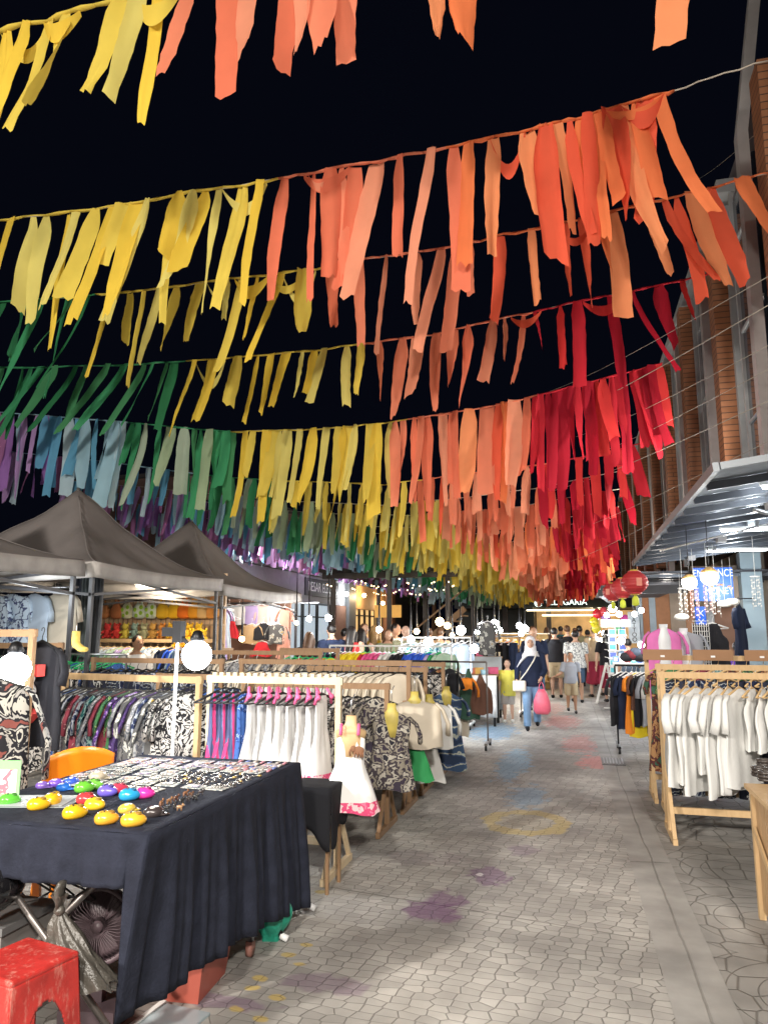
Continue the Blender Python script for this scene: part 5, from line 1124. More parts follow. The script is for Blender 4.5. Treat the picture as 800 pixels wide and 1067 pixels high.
# goods table between the tents and the walkway
def counter(lab, cx, cy_, w_, d, h, cm, goods, gl, grp):
    t = thing('market_table', lab, 'table', (cx, cy_, 0))
    b = MB(); b.box((-w_/2, -d/2, h-.03), (w_/2, d/2, h)); b.build('table_top', M['crate'], t)
    b = MB(); b.grid(lambda u, v: (-w_/2-.01+(w_+.02)*u, -d/2-.012-.015*math.sin(u*29)*v, h+.004-(h-.15)*v), 30, 4); o = b.build('cloth', cm, t); solid(o, .004)
    for q in (-1, 1):
        for q2 in (-1, 1): b = MB(); b.box((q*(w_/2-.04)-.02, q2*(d/2-.04)-.02, 0), (q*(w_/2-.04)+.02, q2*(d/2-.04)+.02, h-.035)); b.build('leg', M['black'], t)
    r = random.Random(int(cx*10))
    for i in range(goods):
        c = r.choice(((.8, .5, .1), (.7, .2, .1), (.8, .7, .5), (.3, .5, .6), (.7, .6, .1), (.6, .1, .2)))
        x = cx-w_/2+.1+(w_-.2)*i/max(1, goods-1); y = cy_+r.uniform(-d/3, d/3)
        g = thing('gift_box', '%s, %s from left' % (gl, ORD[i]), 'box', (x, y, h+.005), r.uniform(0, 1), grp)
        m_ = mat('gift_%d' % int(c[0]*90+c[1]*9), c, .5); s = r.uniform(.04, .08)
        b = MB(); b.box((-s, -s*.7, 0), (s, s*.7, s*1.2)); b.build('carton', m_, g); b = MB(); b.box((-s-.004, -s*.7-.004, s*1.2+.001), (s+.004, s*.7+.004, s*1.2+.02)); b.build('lid', m_, g)
counter('market table with small boxes before the navy polo man', xa(345, 12.0), 12.0, 1.8, .6, .95, blk, 9, 'small gift box on the table before the navy polo man', 'gift boxes near the walkway')
counter('market table with white cloth and small goods by the trousers rack', xa(497, 13.2), 13.2, .7, .6, .85, wht, 5, 'small gift box on the white cloth table', 'gift boxes on the white table')
counter('market table with bright goods beside the warm bulbs', xa(470, 14.5), 14.5, 2.0, .6, 1.12, mat('silver_cloth', (.5, .55, .58), .5), 12, 'bright gift box on the table beside the warm bulbs', 'bright goods beside the warm bulbs')
wrack(21, xa(541, 14.6), 14.6, 1.25, 1.5, 'steel', 'steel rack of dark jeans before the far lit stall', 'dark jeans rack', [G_('pants', rnd.choice(('blk', 'denim', 'grey1', 'nvy')), 'dark jeans', 'hang_w', .2, .85) for _ in range(9)], 'dark jeans on the steel rack', style='metal', rot0=50)
wrack(22, xa(490, 12.6), 12.6, 1.2, 1.5, 'white', 'white rack of pale shirts near the glaring lamps', 'pale shirt rack by the lamps', [G_('shirt', rnd.choice(('grey', 'paleb', 'teal', 'green', 'batik2')), 'pale printed shirt', 'hang_w', .2, .5) for _ in range(10)], 'pale shirts by the lamps', style='metal', rot0=50)
garment('shirt', PT['yel'], (xa(508, 13.6), 13.6, 1.85), R(35), 'bright multicolour printed shirt hanging high by the lamps', None, 'hang_w', .17, .6)
# far lit stall with golden goods
t = thing('food_stall', 'small golden lit stall with stacked goods behind the girl', 'stall', (xa(540, 21), 21, 0))
b = MB(); b.box((-.8, .3, 0), (.8, .4, 1.5)); b.build('back_panel', mat('gold_panel', (.6, .4, .15), .6), t)
for z in (.2, .5, .8, 1.1): b = MB(); b.box((-.8, -.1, z), (.8, .295, z+.03)); b.build('shelf', M['crate'], t)
b = MB(); b.box((-.85, -.1, 1.5), (.85, .4, 1.53)); b.build('top_board', mat('white_canopy', (.6, .58, .55), .7), t)
r = random.Random(9)
for zi, z in enumerate((.23, .53, .83, 1.13)):
    for i in range(8):
        x = -.7+i*.2; g = thing('jar', 'golden jar on the %s shelf of the small lit stall, %s from left' % (ORD[zi], ORD[i]), 'jar', (t.location.x+x, 21.05, z), 0, 'golden jars on the lit stall shelves')
        s = r.uniform(.06, .085); b = MB(); b.lathe([(s, 0), (s*1.1, .05), (s*1.1, .15), (s*.7, .19)], 10); b.build('glass', mat('amber_%d' % (i % 3), ((.7, .4, .06), (.75, .5, .2), (.6, .2, .05))[i % 3], .3), g); b = MB(); b.lathe([(s*.75, .19), (s*.75, .225)], 10); b.build('lid', M['hang_w'], g)
point('stall_fill_light', (t.location.x, 20.2, 1.9), 110, (1, .78, .45), .15)
# bulbs of the stalls: (px, py, Y, kind, r)
BL_ = [(342, 644, 12.6, 'c', .06), (322, 645, 12.4, 'c', .05), (309, 649, 12.4, 'w', .04), (395, 656, 12.6, 'c', .055), (428, 666, 12.2, 'c', .06), (446, 670, 11.6, 'c', .08), (434, 658, 14.6, 'w', .06), (458, 648, 15.5, 'w', .09), (466, 652, 15.8, 'w', .07), (471, 662, 15.2, 'w', .05), (480, 657, 15.2, 'c', .10), (494, 676, 11.8, 'c', .07), (502, 652, 16.5, 'c', .075), (515, 650, 17.0, 'c', .09), (520, 657, 17.0, 'c', .075), (497, 659, 17, 'c', .055), (541, 652, 18.5, 'c', .08), (547, 655, 18.5, 'c', .08), (543, 660, 18.5, 'c', .07), (252, 666, 11.9, 'w', .05)]
for i, (px, py, yy, kd, rr) in enumerate(BL_):
    P = atY(px, py, yy); cool = kd == 'c'
    pw_ = {1: 0, 4: 25, 5: 30, 0: 30, 7: 45, 10: 30, 11: 25, 13: 45, 16: 50}.get(i, 0)
    t = thing('hanging_bulb', '%s glowing bulb over the left stalls, %s from the left' % ('cool white' if cool else 'warm yellow', ORD[sorted(range(len(BL_)), key=lambda q: BL_[q][0]).index(i)]), 'light bulb', P, 0, 'bulbs over the left stalls')
    b = MB(); b.ball((0, 0, 0), rr, n=12); b.build('bulb', M['glow'] if cool else M['warm'], t)
    b = MB(); b.tube([(0, 0, rr*.8), (0, 0, rr+.05), (0, 0, .9)], [.02, .02, .004], 6); b.build('cable', M['black'], t)
    if pw_: point('light', (0, -rr-.05, -rr), pw_*1.25, CW if cool else WW_, rr, t)
# ================================================================ TRINKET TABLE (front left)
TX0, TX1, TY0, TY1, TZ = -2.70, -1.64, 2.66, 4.26, .86
t = thing('folding_table', 'long folding table with crossed metal legs under the dark navy cloth', 'table', ((TX0+TX1)/2, (TY0+TY1)/2, 0))
hx, hy = (TX1-TX0)/2, (TY1-TY0)/2
b = MB(); b.box((-hx+.01, -hy+.01, TZ-.035), (hx-.01, hy-.01, TZ-.006)); b.build('table_top', M['white'], t)
b = MB()
for y in (-hy+.12, 0, hy-.2):
    for q in (-1, 1): b = MB(); b.tube([(-q*(hx-.11), y+.016*q, .02), (q*(hx-.11), y+.016*q, TZ-.05)], .014, 8); b.build('leg', mat('dull_steel', (.22, .20, .19), .4, .8), t)
for x, y in ((hx-.16, -.18), (hx-.10, .62)):
    b = MB(); b.tube([(x, y, .0), (x, y, .5)], .012, 8); b.build('leg', mat('rusty_steel', (.20, .12, .09), .5, .5), t)
    b = MB(); b.tube([(x, y, 0), (x, y, .03)], .017, 8); b.build('rubber_foot', M['black'], t)
# cloth: top, front flap, long right side with slanting hem
b = MB(); wav = lambda s, a: a*(math.sin(s*9)+.6*math.sin(s*21+1)+.35*math.sin(s*43))
b.grid(lambda u, v: (TX0+(TX1-TX0)*u, TY0+(TY1-TY0)*v, TZ+.0015*math.sin(u*31+v*13)), 24, 30)
def rside(u, v):
    y = TY0+(TY1-TY0)*u; zb = .17-.10*u+.10*math.sin(math.pi*u)*.6; z = TZ-(TZ-zb)*v
    e_ = min(1, u*10); return (TX1+.006*e_+(.012+wav(y*2.2, .022))*min(1, v*1.5)*e_+(.05*u-.11*(1-u)**3)*v, y, z)
b.grid(rside, 110, 16)
def fside(u, v):
    x = TX1-(TX1-TX0+.3)*u; d = .16+.05*math.sin(u*2.2+.8)
    if u < .012: d = .69
    elif u < .05: d = .69-(u-.012)/.038*.51
    e_ = min(1, u*14); return (x-.11*(1-e_)*v, TY0-.006*e_-wav(x*2.2, .010)*v*e_, TZ-d*v)
b.grid(fside, 100, 12)
b.grid(lambda u, v: (TX1-(TX1-TX0)*u, TY1+.006+.02*v+wav(u*2.4, .01)*v, TZ-(.76)*v), 30, 8)
b.grid(lambda u, v: (TX0-.006-.02*v-wav(u*2.4, .01)*v, TY0+(TY1-TY0)*u, TZ-.35*v), 30, 8)
o = b.build('table_cloth', M['navy']); tag(o, 'dark navy cloth draped over the trinket table, hanging to the ground at the right', 'tablecloth'); solid(o, .004)
# small covered table beyond
P = gnd(338, 905); sx0, sx1, sy0, sy1, sz = -1.86, -1.56, 4.62, 4.92, .64
t = thing('side_table', 'small square table under a black cloth beside the child dresses', 'table', ((sx0+sx1)/2, (sy0+sy1)/2, 0))
b = MB(); b.box((-.145, -.145, sz-.03), (.145, .145, sz-.005)); b.build('table_top', M['white'], t)
for q in (-1, 1):
    for q2 in (-1, 1): b = MB(); b.box((q*.12-.01, q2*.12-.01, 0), (q*.12+.01, q2*.12+.01, sz-.035)); b.build('leg', M['brownwood'], t)
b = MB(); b.grid(lambda u, v: (sx0+(sx1-sx0)*u, sy0+(sy1-sy0)*v, sz), 8, 8)
for (A, B, d0, d1) in (((sx0, sy0), (sx1, sy0), .20, .36), ((sx1, sy0), (sx1, sy1), .36, .22), ((sx1, sy1), (sx0, sy1), .2, .3), ((sx0, sy1), (sx0, sy0), .3, .2)):
    b.grid(lambda u, v: (A[0]+(B[0]-A[0])*u+(B[1]-A[1])*(.02+.03*math.sin(u*8))*v, A[1]+(B[1]-A[1])*u-(B[0]-A[0])*(.02+.03*math.sin(u*8))*v, sz-(d0+(d1-d0)*u+.03*math.sin(u*9))*v), 14, 8)
o = b.build('table_cloth', M['blackc']); tag(o, 'short black cloth over the small side table', 'tablecloth'); solid(o, .004)
# --- goods on the table
on = lambda px, py: gnd(px, py, TZ+.004)
def trinket(px, py, c, lab, kind='clog', s=.036, rz=0, c2=None):
    P = on(px, py); t = thing('trinket' if kind != 'animal' else 'animal_figurine', lab, 'trinket' if kind != 'animal' else 'figurine', P, rz, 'trinkets on the navy table' if kind != 'animal' else 'animal figurines on the navy table')
    m_ = mat('glaze_%s' % ''.join('%02d' % int(v*99) for v in c), c, .22, var=.05, coat=.6)
    if kind == 'clog':
        def f(u, v):
            a = u*2*math.pi; e = -math.cos(v*math.pi); rr = math.sin(v*math.pi)
            x = e*s*1.12; w_ = s*.82*rr*(1-.2*e); z = s*.70*rr*(1+.22*e*-1)
            return (x, w_*math.cos(a), max(-.002, z*math.sin(a)+s*.42))
        b = MB(); b.grid(f, 18, 12); b.build('shell', m_, t)
        b = MB(); b.ball((s*.35, 0, s*.92), s*.36, s*.42, s*.22, n=12); b.build('opening', mat('opening_%s' % ''.join('%02d' % int(v*99) for v in c), c2 or tuple(v*.35 for v in c), .6), t)
        b = MB()
        for k in range(3): b.box((-s*(.25+.22*k)-.002, -s*.35, s*(.9-.02*k)), (-s*(.25+.22*k)+.003, s*.35, s*(1.16-.09*k)))
        b.build('painted_mark', mat('mark_dark', (.05, .04, .04), .4), t)
    elif kind == 'cap':
        b = MB(); b.ball((0, 0, s*.3), s, s*.8, s*.6, n=14); b.build('dome', m_, t)
        b = MB(); b.tube([(s*.5, 0, s*.12), (s*1.2, 0, s*.10), (s*1.5, 0, s*.06)], [s*.6, s*.5, s*.25], 10, flat=.25); b.build('brim', m_, t)
        b = MB(); b.ball((-s*.1, -s*.2, s*.75), s*.35, s*.3, s*.15, n=8); b.build('patch', mat('patch_pale', c2 or (.7, .7, .65), .5), t)
    elif kind == 'animal':
        b = MB(); b.ball((0, 0, s*.95), s*.85, s*.42, s*.45, n=10); b.build('body', m_, t)
        b = MB(); b.ball((s*.85, 0, s*1.45), s*.36, s*.3, s*.34, n=10); b.ball((s*1.15, 0, s*1.35), s*.18, s*.16, s*.15, n=8)
        for q in (-1, 1): b.ball((s*.75, q*s*.2, s*1.75), s*.09, s*.07, s*.16, n=6)
        b.build('head', m_, t)
        for q in (-1, 1):
            for q2 in (-.5, .5): b = MB(); b.tube([(q2*s, q*s*.22, s*.8), (q2*s, q*s*.22, 0)], [s*.16, s*.12], 6); b.build('leg', m_, t)
TR = [(10, 838, (.12, .55, .06), 'green clog trinket by the table edge at far left', 'clog', .036, .3), (40, 843, (.85, .50, .02), 'yellow clog trinket, left one of the leaning pair', 'clog', .038, .2), (55, 838, (.85, .50, .02), 'yellow clog trinket standing behind its pair', 'clog', .040, 1.3), (78, 852, (.85, .50, .02), 'yellow clog trinket in the front row beside the pair', 'clog', .040, .4), (99, 843, (.82, .52, .03), 'yellow clog trinket with dark stripes behind the front row', 'clog', .038, -.4),
      (111, 858, (.85, .42, .04), 'yellow trinket with red flower, left one in the front corner', 'clog', .038, .2), (139, 860, (.85, .46, .04), 'yellow trinket with red flower nearest the table corner', 'clog', .040, .1), (132, 846, (.75, .55, .08), 'mustard trinket with cream trim', 'cap', .034, .6), (90, 837, (.75, .05, .06), 'flat red trinket behind the yellow ones', 'clog', .036, 0), (160, 850, (.05, .04, .04), 'black and red glossy trinket beside the animals', 'cap', .038, .2),
      (112, 829, (.16, .12, .60), 'violet blue open clog trinket', 'clog', .038, -.3), (124, 826, (.70, .06, .12), 'crimson clog trinket behind the blue ones', 'clog', .034, .4), (135, 833, (.03, .35, .70), 'turquoise blue clog trinket', 'clog', .038, .1), (151, 831, (.82, .05, .40), 'hot pink clog trinket', 'clog', .036, 0), (88, 825, (.15, .55, .05), 'lime green clog trinket with white trim', 'clog', .038, .3), (98, 822, (.20, .60, .08), 'bright green clog trinket beside the lime one', 'clog', .036, -.2),
      (66, 823, (.03, .18, .70), 'blue ball-like trinket at left', 'cap', .032, 0), (58, 819, (.20, .10, .60), 'purple trinket behind the blue one', 'cap', .034, .4), (74, 817, (.05, .12, .65), 'deep blue trinket at the rear', 'cap', .034, .7), (44, 821, (.22, .12, .50), 'violet trinket at the far left of the blue group', 'cap', .03, 0), (102, 812, (.48, .42, .32), 'beige woven cap trinket', 'cap', .042, .3)]
for px, py, c, lab, kd, s, rz in TR: trinket(px, py, c, lab, kd, s*1.16, rz+R(20))
ac = [((.25, .11, .05), 'brown'), ((.03, .03, .03), 'black'), ((.30, .15, .07), 'chestnut'), ((.04, .035, .03), 'black'), ((.12, .05, .03), 'dark brown'), ((.03, .03, .03), 'black'), ((.35, .2, .1), 'tan'), ((.05, .04, .035), 'charcoal'), ((.10, .05, .03), 'dark brown'), ((.03, .03, .03), 'black'), ((.22, .10, .05), 'brown'), ((.05, .04, .04), 'black')]
ap = [(168, 840), (173, 846), (176, 838), (182, 843), (183, 835), (189, 838), (187, 845), (196, 836), (199, 831), (203, 834), (193, 830), (209, 829)]
for i, ((c, nm), (px, py)) in enumerate(zip(ac, ap)): trinket(px, py, c, 'small %s animal figurine, %s from left in the cluster at the table edge' % (nm, ORD[i]), 'animal', .017, rnd.uniform(-.5, 2))
# flat transparent packets with magnets, laid out in rows
r = random.Random(5); pk = pattern('packet_print', 'blotch', [(.45, .5, .48), (.62, .62, .56), (.18, .22, .24), (.6, .6, .58), (.35, .32, .3)], 22, .25)
pk2 = pattern('packet_print_pink', 'blotch', [(.55, .3, .35), (.6, .6, .6), (.2, .16, .3), (.6, .58, .5), (.5, .25, .2)], 26, .3)
n = 0
for j in range(8):
    for i in range(7):
        x = -2.61+i*.140+(.01 if j % 2 else 0); y = 3.36+j*.105
        if x > TX1-.06 or (y < 3.42 and x > -2.0): continue
        if x > -2.12 and j in (2, 3, 4): continue
        g = thing('souvenir_packet', 'flat clear souvenir packet in row %s of the table, %s from left' % (('one two three four five six seven eight').split()[j], ORD[i]), 'packet', (x+r.uniform(-.012, .012), y+r.uniform(-.01, .01), TZ+.005), r.uniform(-.12, .12), 'flat souvenir packets on the navy table')
        b = MB(); b.box((-.055, -.036, 0), (.055, .036, .004)); b.build('card', pk if j < 6 else pk2, g)
        b = MB(); b.box((-.03, -.02, .0055), (.03, .02, .010)); b.build('magnet', pk2 if r.random() < .5 else mat('magnet_silver', (.5, .5, .48), .25, .7), g)
# small silver key rings in rows
ms = mat('chrome', (.62, .60, .56), .2, .9)
for j in range(4):
    for i in range(9):
        x = -2.10+i*.049; y = 3.52+j*.085
        if x > TX1-.04: continue
        g = thing('key_ring', 'silver key ring in row %s of the metal souvenirs, %s from left' % ('one two three four'.split()[j], ORD[i]), 'key ring', (x+r.uniform(-.006, .006), y+r.uniform(-.008, .008), TZ+.005), r.uniform(0, 3), 'silver key rings on the navy table')
        b = MB(); b.tube([(.016*math.cos(a*.7), .016*math.sin(a*.7), .003) for a in range(9)], .002, 5); b.build('ring', ms, g)
        b = MB(); b.ball((.028, 0, .006), .014, .010, .006, n=8); b.build('charm', ms if r.random() < .7 else mat('charm_gold', (.6, .4, .15), .3, .7), g)
for j in range(7):   # beaded bracelets laid in diagonal rows at the far right corner
    x = -1.98+j*.047
    g = thing('bracelet_strip', 'row of small pink and blue beaded bracelets, %s from left at the far corner' % ORD[j], 'bracelet', (x, 3.92, TZ+.006), 0, 'beaded bracelets at the far table corner')
    for k in range(4):
        b = MB(); b.tube([(0, k*.075, 0), (.004, k*.075+.03, .003), (0, k*.075+.062, 0)], .006, 6); b.build('bracelet', mat('bead_%d' % ((j+k) % 3), ((.6, .25, .3), (.15, .2, .45), (.6, .55, .5))[(j+k) % 3], .3), g)
# standing card at far left and flat tray sheet
P = on(6, 832); t = thing('greeting_card', 'white and green picture card standing at the left edge of the table', 'card', P, R(15)); b = MB(); b.box((-.10, 0, 0), (.06, .003, .17)); b.build('card', mat('card_green', (.30, .62, .28), .5), t); b = MB(); b.box((-.08, -.002, .02), (.045, -.0005, .13)); b.build('picture', pattern('card_picture', 'blotch', [(.75, .75, .73), (.7, .2, .25), (.75, .75, .73), (.75, .75, .73)], 12), t)
P = on(35, 836); t = thing('plastic_sheet', 'clear plastic folder lying under the trinkets at left', 'folder', P, R(14)); b = MB(); b.box((-.20, -.11, 0), (.20, .13, .003)); b.build('sheet', mat('clear_sheet', (.30, .34, .36), .15), t); b = MB(); b.box((-.18, -.09, .0042), (.17, .11, .006)); b.build('paper', mat('grey_paper', (.45, .48, .5), .5), t)
# --- under and around the table
def stool():
    P = gnd(40, 1110); t = thing('plastic_stool', 'worn red plastic stool with arched openings at the bottom left', 'stool', (-1.97, 2.40, 0), R(-12))
    m_ = mat('red_plastic', (.45, .03, .025), .4, var=.35, scale=9, bump=.2); h = .47
    nt = m_.node_tree; N = nt.nodes; L = nt.links; p_ = N['Principled BSDF']; src = p_.inputs['Base Color'].links[0].from_socket
    tc = N.new('ShaderNodeTexCoord'); mp = N.new('ShaderNodeMapping'); mp.inputs['Scale'].default_value = (3, 3, 1); L.new(tc.outputs['Object'], mp.inputs[0])
    nz = N.new('ShaderNodeTexNoise'); nz.inputs['Scale'].default_value = 9; nz.inputs['Detail'].default_value = 12; nz.inputs['Roughness'].default_value = .75; L.new(mp.outputs[0], nz.inputs['Vector'])
    mr = N.new('ShaderNodeMapRange'); mr.inputs[1].default_value = .53; mr.inputs[2].default_value = .66; mr.inputs[4].default_value = .55; L.new(nz.outputs['Fac'], mr.inputs[0])
    mx = N.new('ShaderNodeMix'); mx.data_type = 'RGBA'; L.new(mr.outputs[0], mx.inputs['Factor']); L.new(src, mx.inputs['A']); mx.inputs['B'].default_value = (.62, .30, .24, 1); L.new(mx.outputs['Result'], p_.inputs['Base Color'])
    def sidef(k):
        q = MB(); ca, sa = math.cos(k*math.pi/2), math.sin(k*math.pi/2)
        def f(u, v):
            z = h*(1-v); wv = .135+.03*v; x = (u*2-1)*wv; y = -wv
            return (x*ca-y*sa, x*sa+y*ca, z)
        nu, nv = 60, 56
        vs_ = [f(i/nu, j/nv) for j in range(nv+1) for i in range(nu+1)]; fs_ = []
        for j in range(nv):
            for i in range(nu):
                uu, vv = (i+.5)/nu*2-1, (j+.5)/nv
                top = .2
                inside = abs(uu) < .58 and vv > top+ (1-math.sqrt(max(0, 1-(uu/.58)**2)))*.32
                if not inside: fs_.append((j*(nu+1)+i, j*(nu+1)+i+1, (j+1)*(nu+1)+i+1, (j+1)*(nu+1)+i))
        q.add(vs_, fs_, 0, True); return q
    for k in range(4):
        o = sidef(k).build('leg_panel', m_, t); solid(o, .006)
    b = MB(); b.box((-.14, -.14, h-.004), (.14, .14, h+.02)); o = b.build('seat', m_, t); bv = o.modifiers.new('b', 'BEVEL'); bv.width = .012; bv.segments = 3
stool()
# orange chair behind the table
t = thing('plastic_chair', 'orange plastic chair behind the trinket table', 'chair', (-2.92, 4.02, 0), R(52)); m_ = mat('orange_plastic', (.85, .24, .01), .35)
b = MB(); b.grid(lambda u, v: ((u-.5)*.42, .19+.05*(1-v)-.06*math.cos((u-.5)*2.6), .5+.42*v-.06*v*abs(u-.5)**2*4), 16, 10); o = b.build('backrest', m_, t); solid(o, .02)
b = MB(); b.box((-.21, -.21, .43), (.21, .19, .46)); b.build('seat', m_, t)
for q in (-1, 1):
    for q2 in (-1, 1): b = MB(); b.tube([(q*.18, q2*.17, .43), (q*.22, q2*.21, 0)], [.022, .016], 8); b.build('leg', m_, t)
t = thing('plastic_stool', 'orange plastic stool seen through the gap under the table', 'stool', (-2.95, 3.35, 0), R(20))
b = MB(); b.box((-.18, -.18, .52), (.18, .18, .56)); b.box((-.17, -.175, .42), (.17, -.165, .52)); b.build('seat', m_, t)
b = MB(); b.box((-.06, -.181, .45), (.06, -.176, .5)); b.build('sticker', mat('sticker_lilac', (.5, .45, .7), .5), t)
for q in (-1, 1):
    for q2 in (-1, 1): b = MB(); b.bar((q*.15, q2*.15, .52), (q*.18, q2*.18, 0), .035, .035); b.build('leg', m_, t)
# grey carrier bag hanging from the table front
P = atY(62, 932, 2.60); t = thing('carrier_bag', 'crumpled grey plastic bag hanging under the front of the table', 'bag', P)
def bagf(u, v):
    a = u*2*math.pi; rr = (.034-.02*math.sin(min(1, v/.3)*math.pi) if v < .3 else .034+.075*((v-.3)/.7)**.7)*(1+.16*math.sin(5*a+v*4)+.09*math.sin(11*a-v*9)); return (rr*math.cos(a)+.15*v*v, rr*.7*math.sin(a), -.30*v+.012*math.sin(a*7)*v+.0*math.sin(a*3))
b = MB(); b.grid(bagf, 40, 18); b.build('bag_body', mat('grey_film', (.075, .068, .058), .3, var=.3, scale=12, bump=.5), t)
b = MB(); b.ball((.012, -.01, -.055), .022, .02, .02, n=10)
b.tube([(.012, -.01, -.055), (0, 0, .02), (.01, 0, .045)], [.02, .03, .022], 8, flat=.5)
b.build('knot', mat('grey_film', (.075, .068, .058), .3, var=.3, scale=12, bump=.5), t)
# fan
P = atY(103, 965, 2.95); t = thing('electric_fan', 'dusty mauve box fan with round grille under the table', 'fan', (P.x, 2.95, P.z), R(10)); mf = mat('mauve_plastic', (.075, .05, .058), .5)
ri_ = MB(); ri_.tube([(.15*math.cos(a), 0, .15*math.sin(a)) for a in [k*math.pi/14 for k in range(29)]], .012, 8, cap=False); ri_.build('rim', mf, t)
b = MB()
for k in range(44):
    a = k*2*math.pi/44; b.tube([(.03*math.cos(a), -.02, .03*math.sin(a)), (.1*math.cos(a+.15), -.035, .1*math.sin(a+.15)), (.148*math.cos(a+.2), -.005, .148*math.sin(a+.2))], .0015, 4)
b.build('grille', mf, t)
b = MB(); b.tube([(0, .03, 0), (0, .045, 0)], .148, 28); b.build('back_shroud', mf, t)
b = MB(); b.tube([(0, -.03, 0), (0, .02, 0)], [.022, .03], 12); b.build('hub', mf, t)
for k in range(3):
    a = k*2.09+.6; b = MB(); b.grid(lambda u, v: ((.03+.1*u)*math.cos(a+v*.9)-0, .01+.03*v, (.03+.1*u)*math.sin(a+v*.9)), 5, 6); o = b.build('blade', mf, t); solid(o, .003)
b = MB(); b.box((-.03, 0, -.30), (.03, .04, -.14)); b.box((-.12, -.08, -P.z+.0), (.12, .1, -.30)); b.build('stand', mf, t)
# crate with black helmet at the left, coil of cable
P = atY(8, 930, 2.75); t = thing('helmet', 'shiny black helmet hanging upside down under the table at far left', 'helmet', (-2.42, 2.72, .62)); b = MB(); b.ball((0, 0, 0), .15, .16, .14, n=20); b.build('shell', mat('gloss_black', (.012, .012, .014), .12, coat=.8), t)
b = MB(); b.tube([(-.12, -.10, -.03), (0, -.165, -.04), (.12, -.10, -.03)], .012, 8, flat=.6); b.build('visor', mat('visor_grey', (.15, .15, .16), .1), t)
t = thing('storage_crate', 'grey plastic crate standing under the table at far left', 'crate', (-2.55, 2.9, 0)); b = MB(); b.box((-.2, -.16, 0), (.2, .16, .40)); b.build('box', mat('grey_tub', (.20, .19, .18), .5), t)
b = MB(); b.box((-.215, -.175, .40), (.215, .175, .43)); b.build('lid', mat('grey_tub_lid', (.14, .14, .14), .5), t)
t = thing('power_cable', 'tangle of thin dark cables looping under the table', 'cable', (-2.3, 2.8, .62)); b = MB()
for k in range(5): b.tube([(-.25+.1*k+.16*math.cos(a*.6+k), .05*math.sin(a+k), .06*math.sin(a*.9+k*2)-.03*k*.3) for a in range(9)], .0045, 5)
b.build('cable', M['black'], t)
# red tub, green bag, glass sheet, casters behind the cloth hem
g = gnd(233, 1012); t = thing('storage_tub', 'dull red plastic tub half under the table cloth', 'tub', (-1.84, 3.36, 0), R(4)); b = MB(); b.add([(-.13,-.15,.003),(.13,-.15,.003),(.13,.15,.003),(-.13,.15,.003),(-.16,-.18,.21),(.16,-.18,.21),(.16,.18,.21),(-.16,.18,.21)], [(3,2,1,0),(0,1,5,4),(1,2,6,5),(2,3,7,6),(3,0,4,7)], 0, False); o = b.build('tub', mat('brick_plastic', (.42, .10, .07), .45), t); solid(o, .006)
b = MB(); b.box((-.17, -.19, .211), (.17, .19, .225)); b.build('rim', mat('brick_plastic', (.42, .10, .07), .45), t)
g = gnd(292, 975); t = thing('carrier_bag', 'green plastic carrier bag on the ground under the far end of the table', 'bag', (-1.66, 3.95, 0), R(30))
def gb(u, v):
    a = u*2*math.pi; rr = .10*math.sin(max(.12, v)*math.pi*.93)**.6*(1+.12*math.sin(4*a+v*5)+.06*math.sin(9*a)); return (rr*math.cos(a), rr*.8*math.sin(a), .24*v)
b = MB(); b.grid(gb, 32, 14); b.build('bag_body', mat('green_film', (.02, .30, .20), .3, var=.2, scale=10, bump=.5), t); b = MB(); b.ball((0, 0, .235), .03, n=8); b.build('knot', mat('green_film', (.02, .30, .20), .3, var=.2, scale=10, bump=.5), t)
t = thing('trolley', 'folded grey trolley with small casters under the table cloth', 'trolley', (-1.68, 3.72, 0)); b = MB(); b.tube([(0, 0, .07), (0, 0, .4)], .018, 8); b.tube([(0, 0, .38), (-.5, 0, .38)], .018, 8); b.tube([(-.5, 0, .07), (-.5, 0, .4)], .018, 8); b.build('frame', M['steel'], t)
for x in (0, -.5): b = MB(); b.tube([(x-.012, 0, .033), (x+.012, 0, .033)], .033, 12); b.box((x-.018, -.02, .04), (x+.018, .02, .075)); b.build('caster', mat('caster_rust', (.32, .15, .12), .5), t)
for i, (px, py) in enumerate(((297, 982), (326, 950))):
    g = gnd(px, py); t = thing('trestle_foot', 'white capped black trestle foot poking out under the cloth, %s one' % ('nearer', 'farther')[i], 'table leg', (g.x, g.y, 0)); b = MB(); b.tube([(-.22, .02, .20), (-.01, 0, .025)], .014, 8); b.build('leg', M['black'], t); b = MB(); b.tube([(-.025, 0, .03), (.015, 0, .016)], .018, 8); b.build('cap', M['hang_w'], t)
t = thing('glass_sheet', 'pale sheet leaning under the near end of the table cloth', 'sheet', (-1.72, 2.98, 0), R(-6)); b = MB(); b.box((-.15, -.16, .002), (.10, .18, .012)); b.build('pane', mat('pale_pane', (.35, .42, .45), .15), t); b = MB(); b.box((-.155, -.165, .013), (-.13, .185, .02)); b.build('edging', M['white'], t)
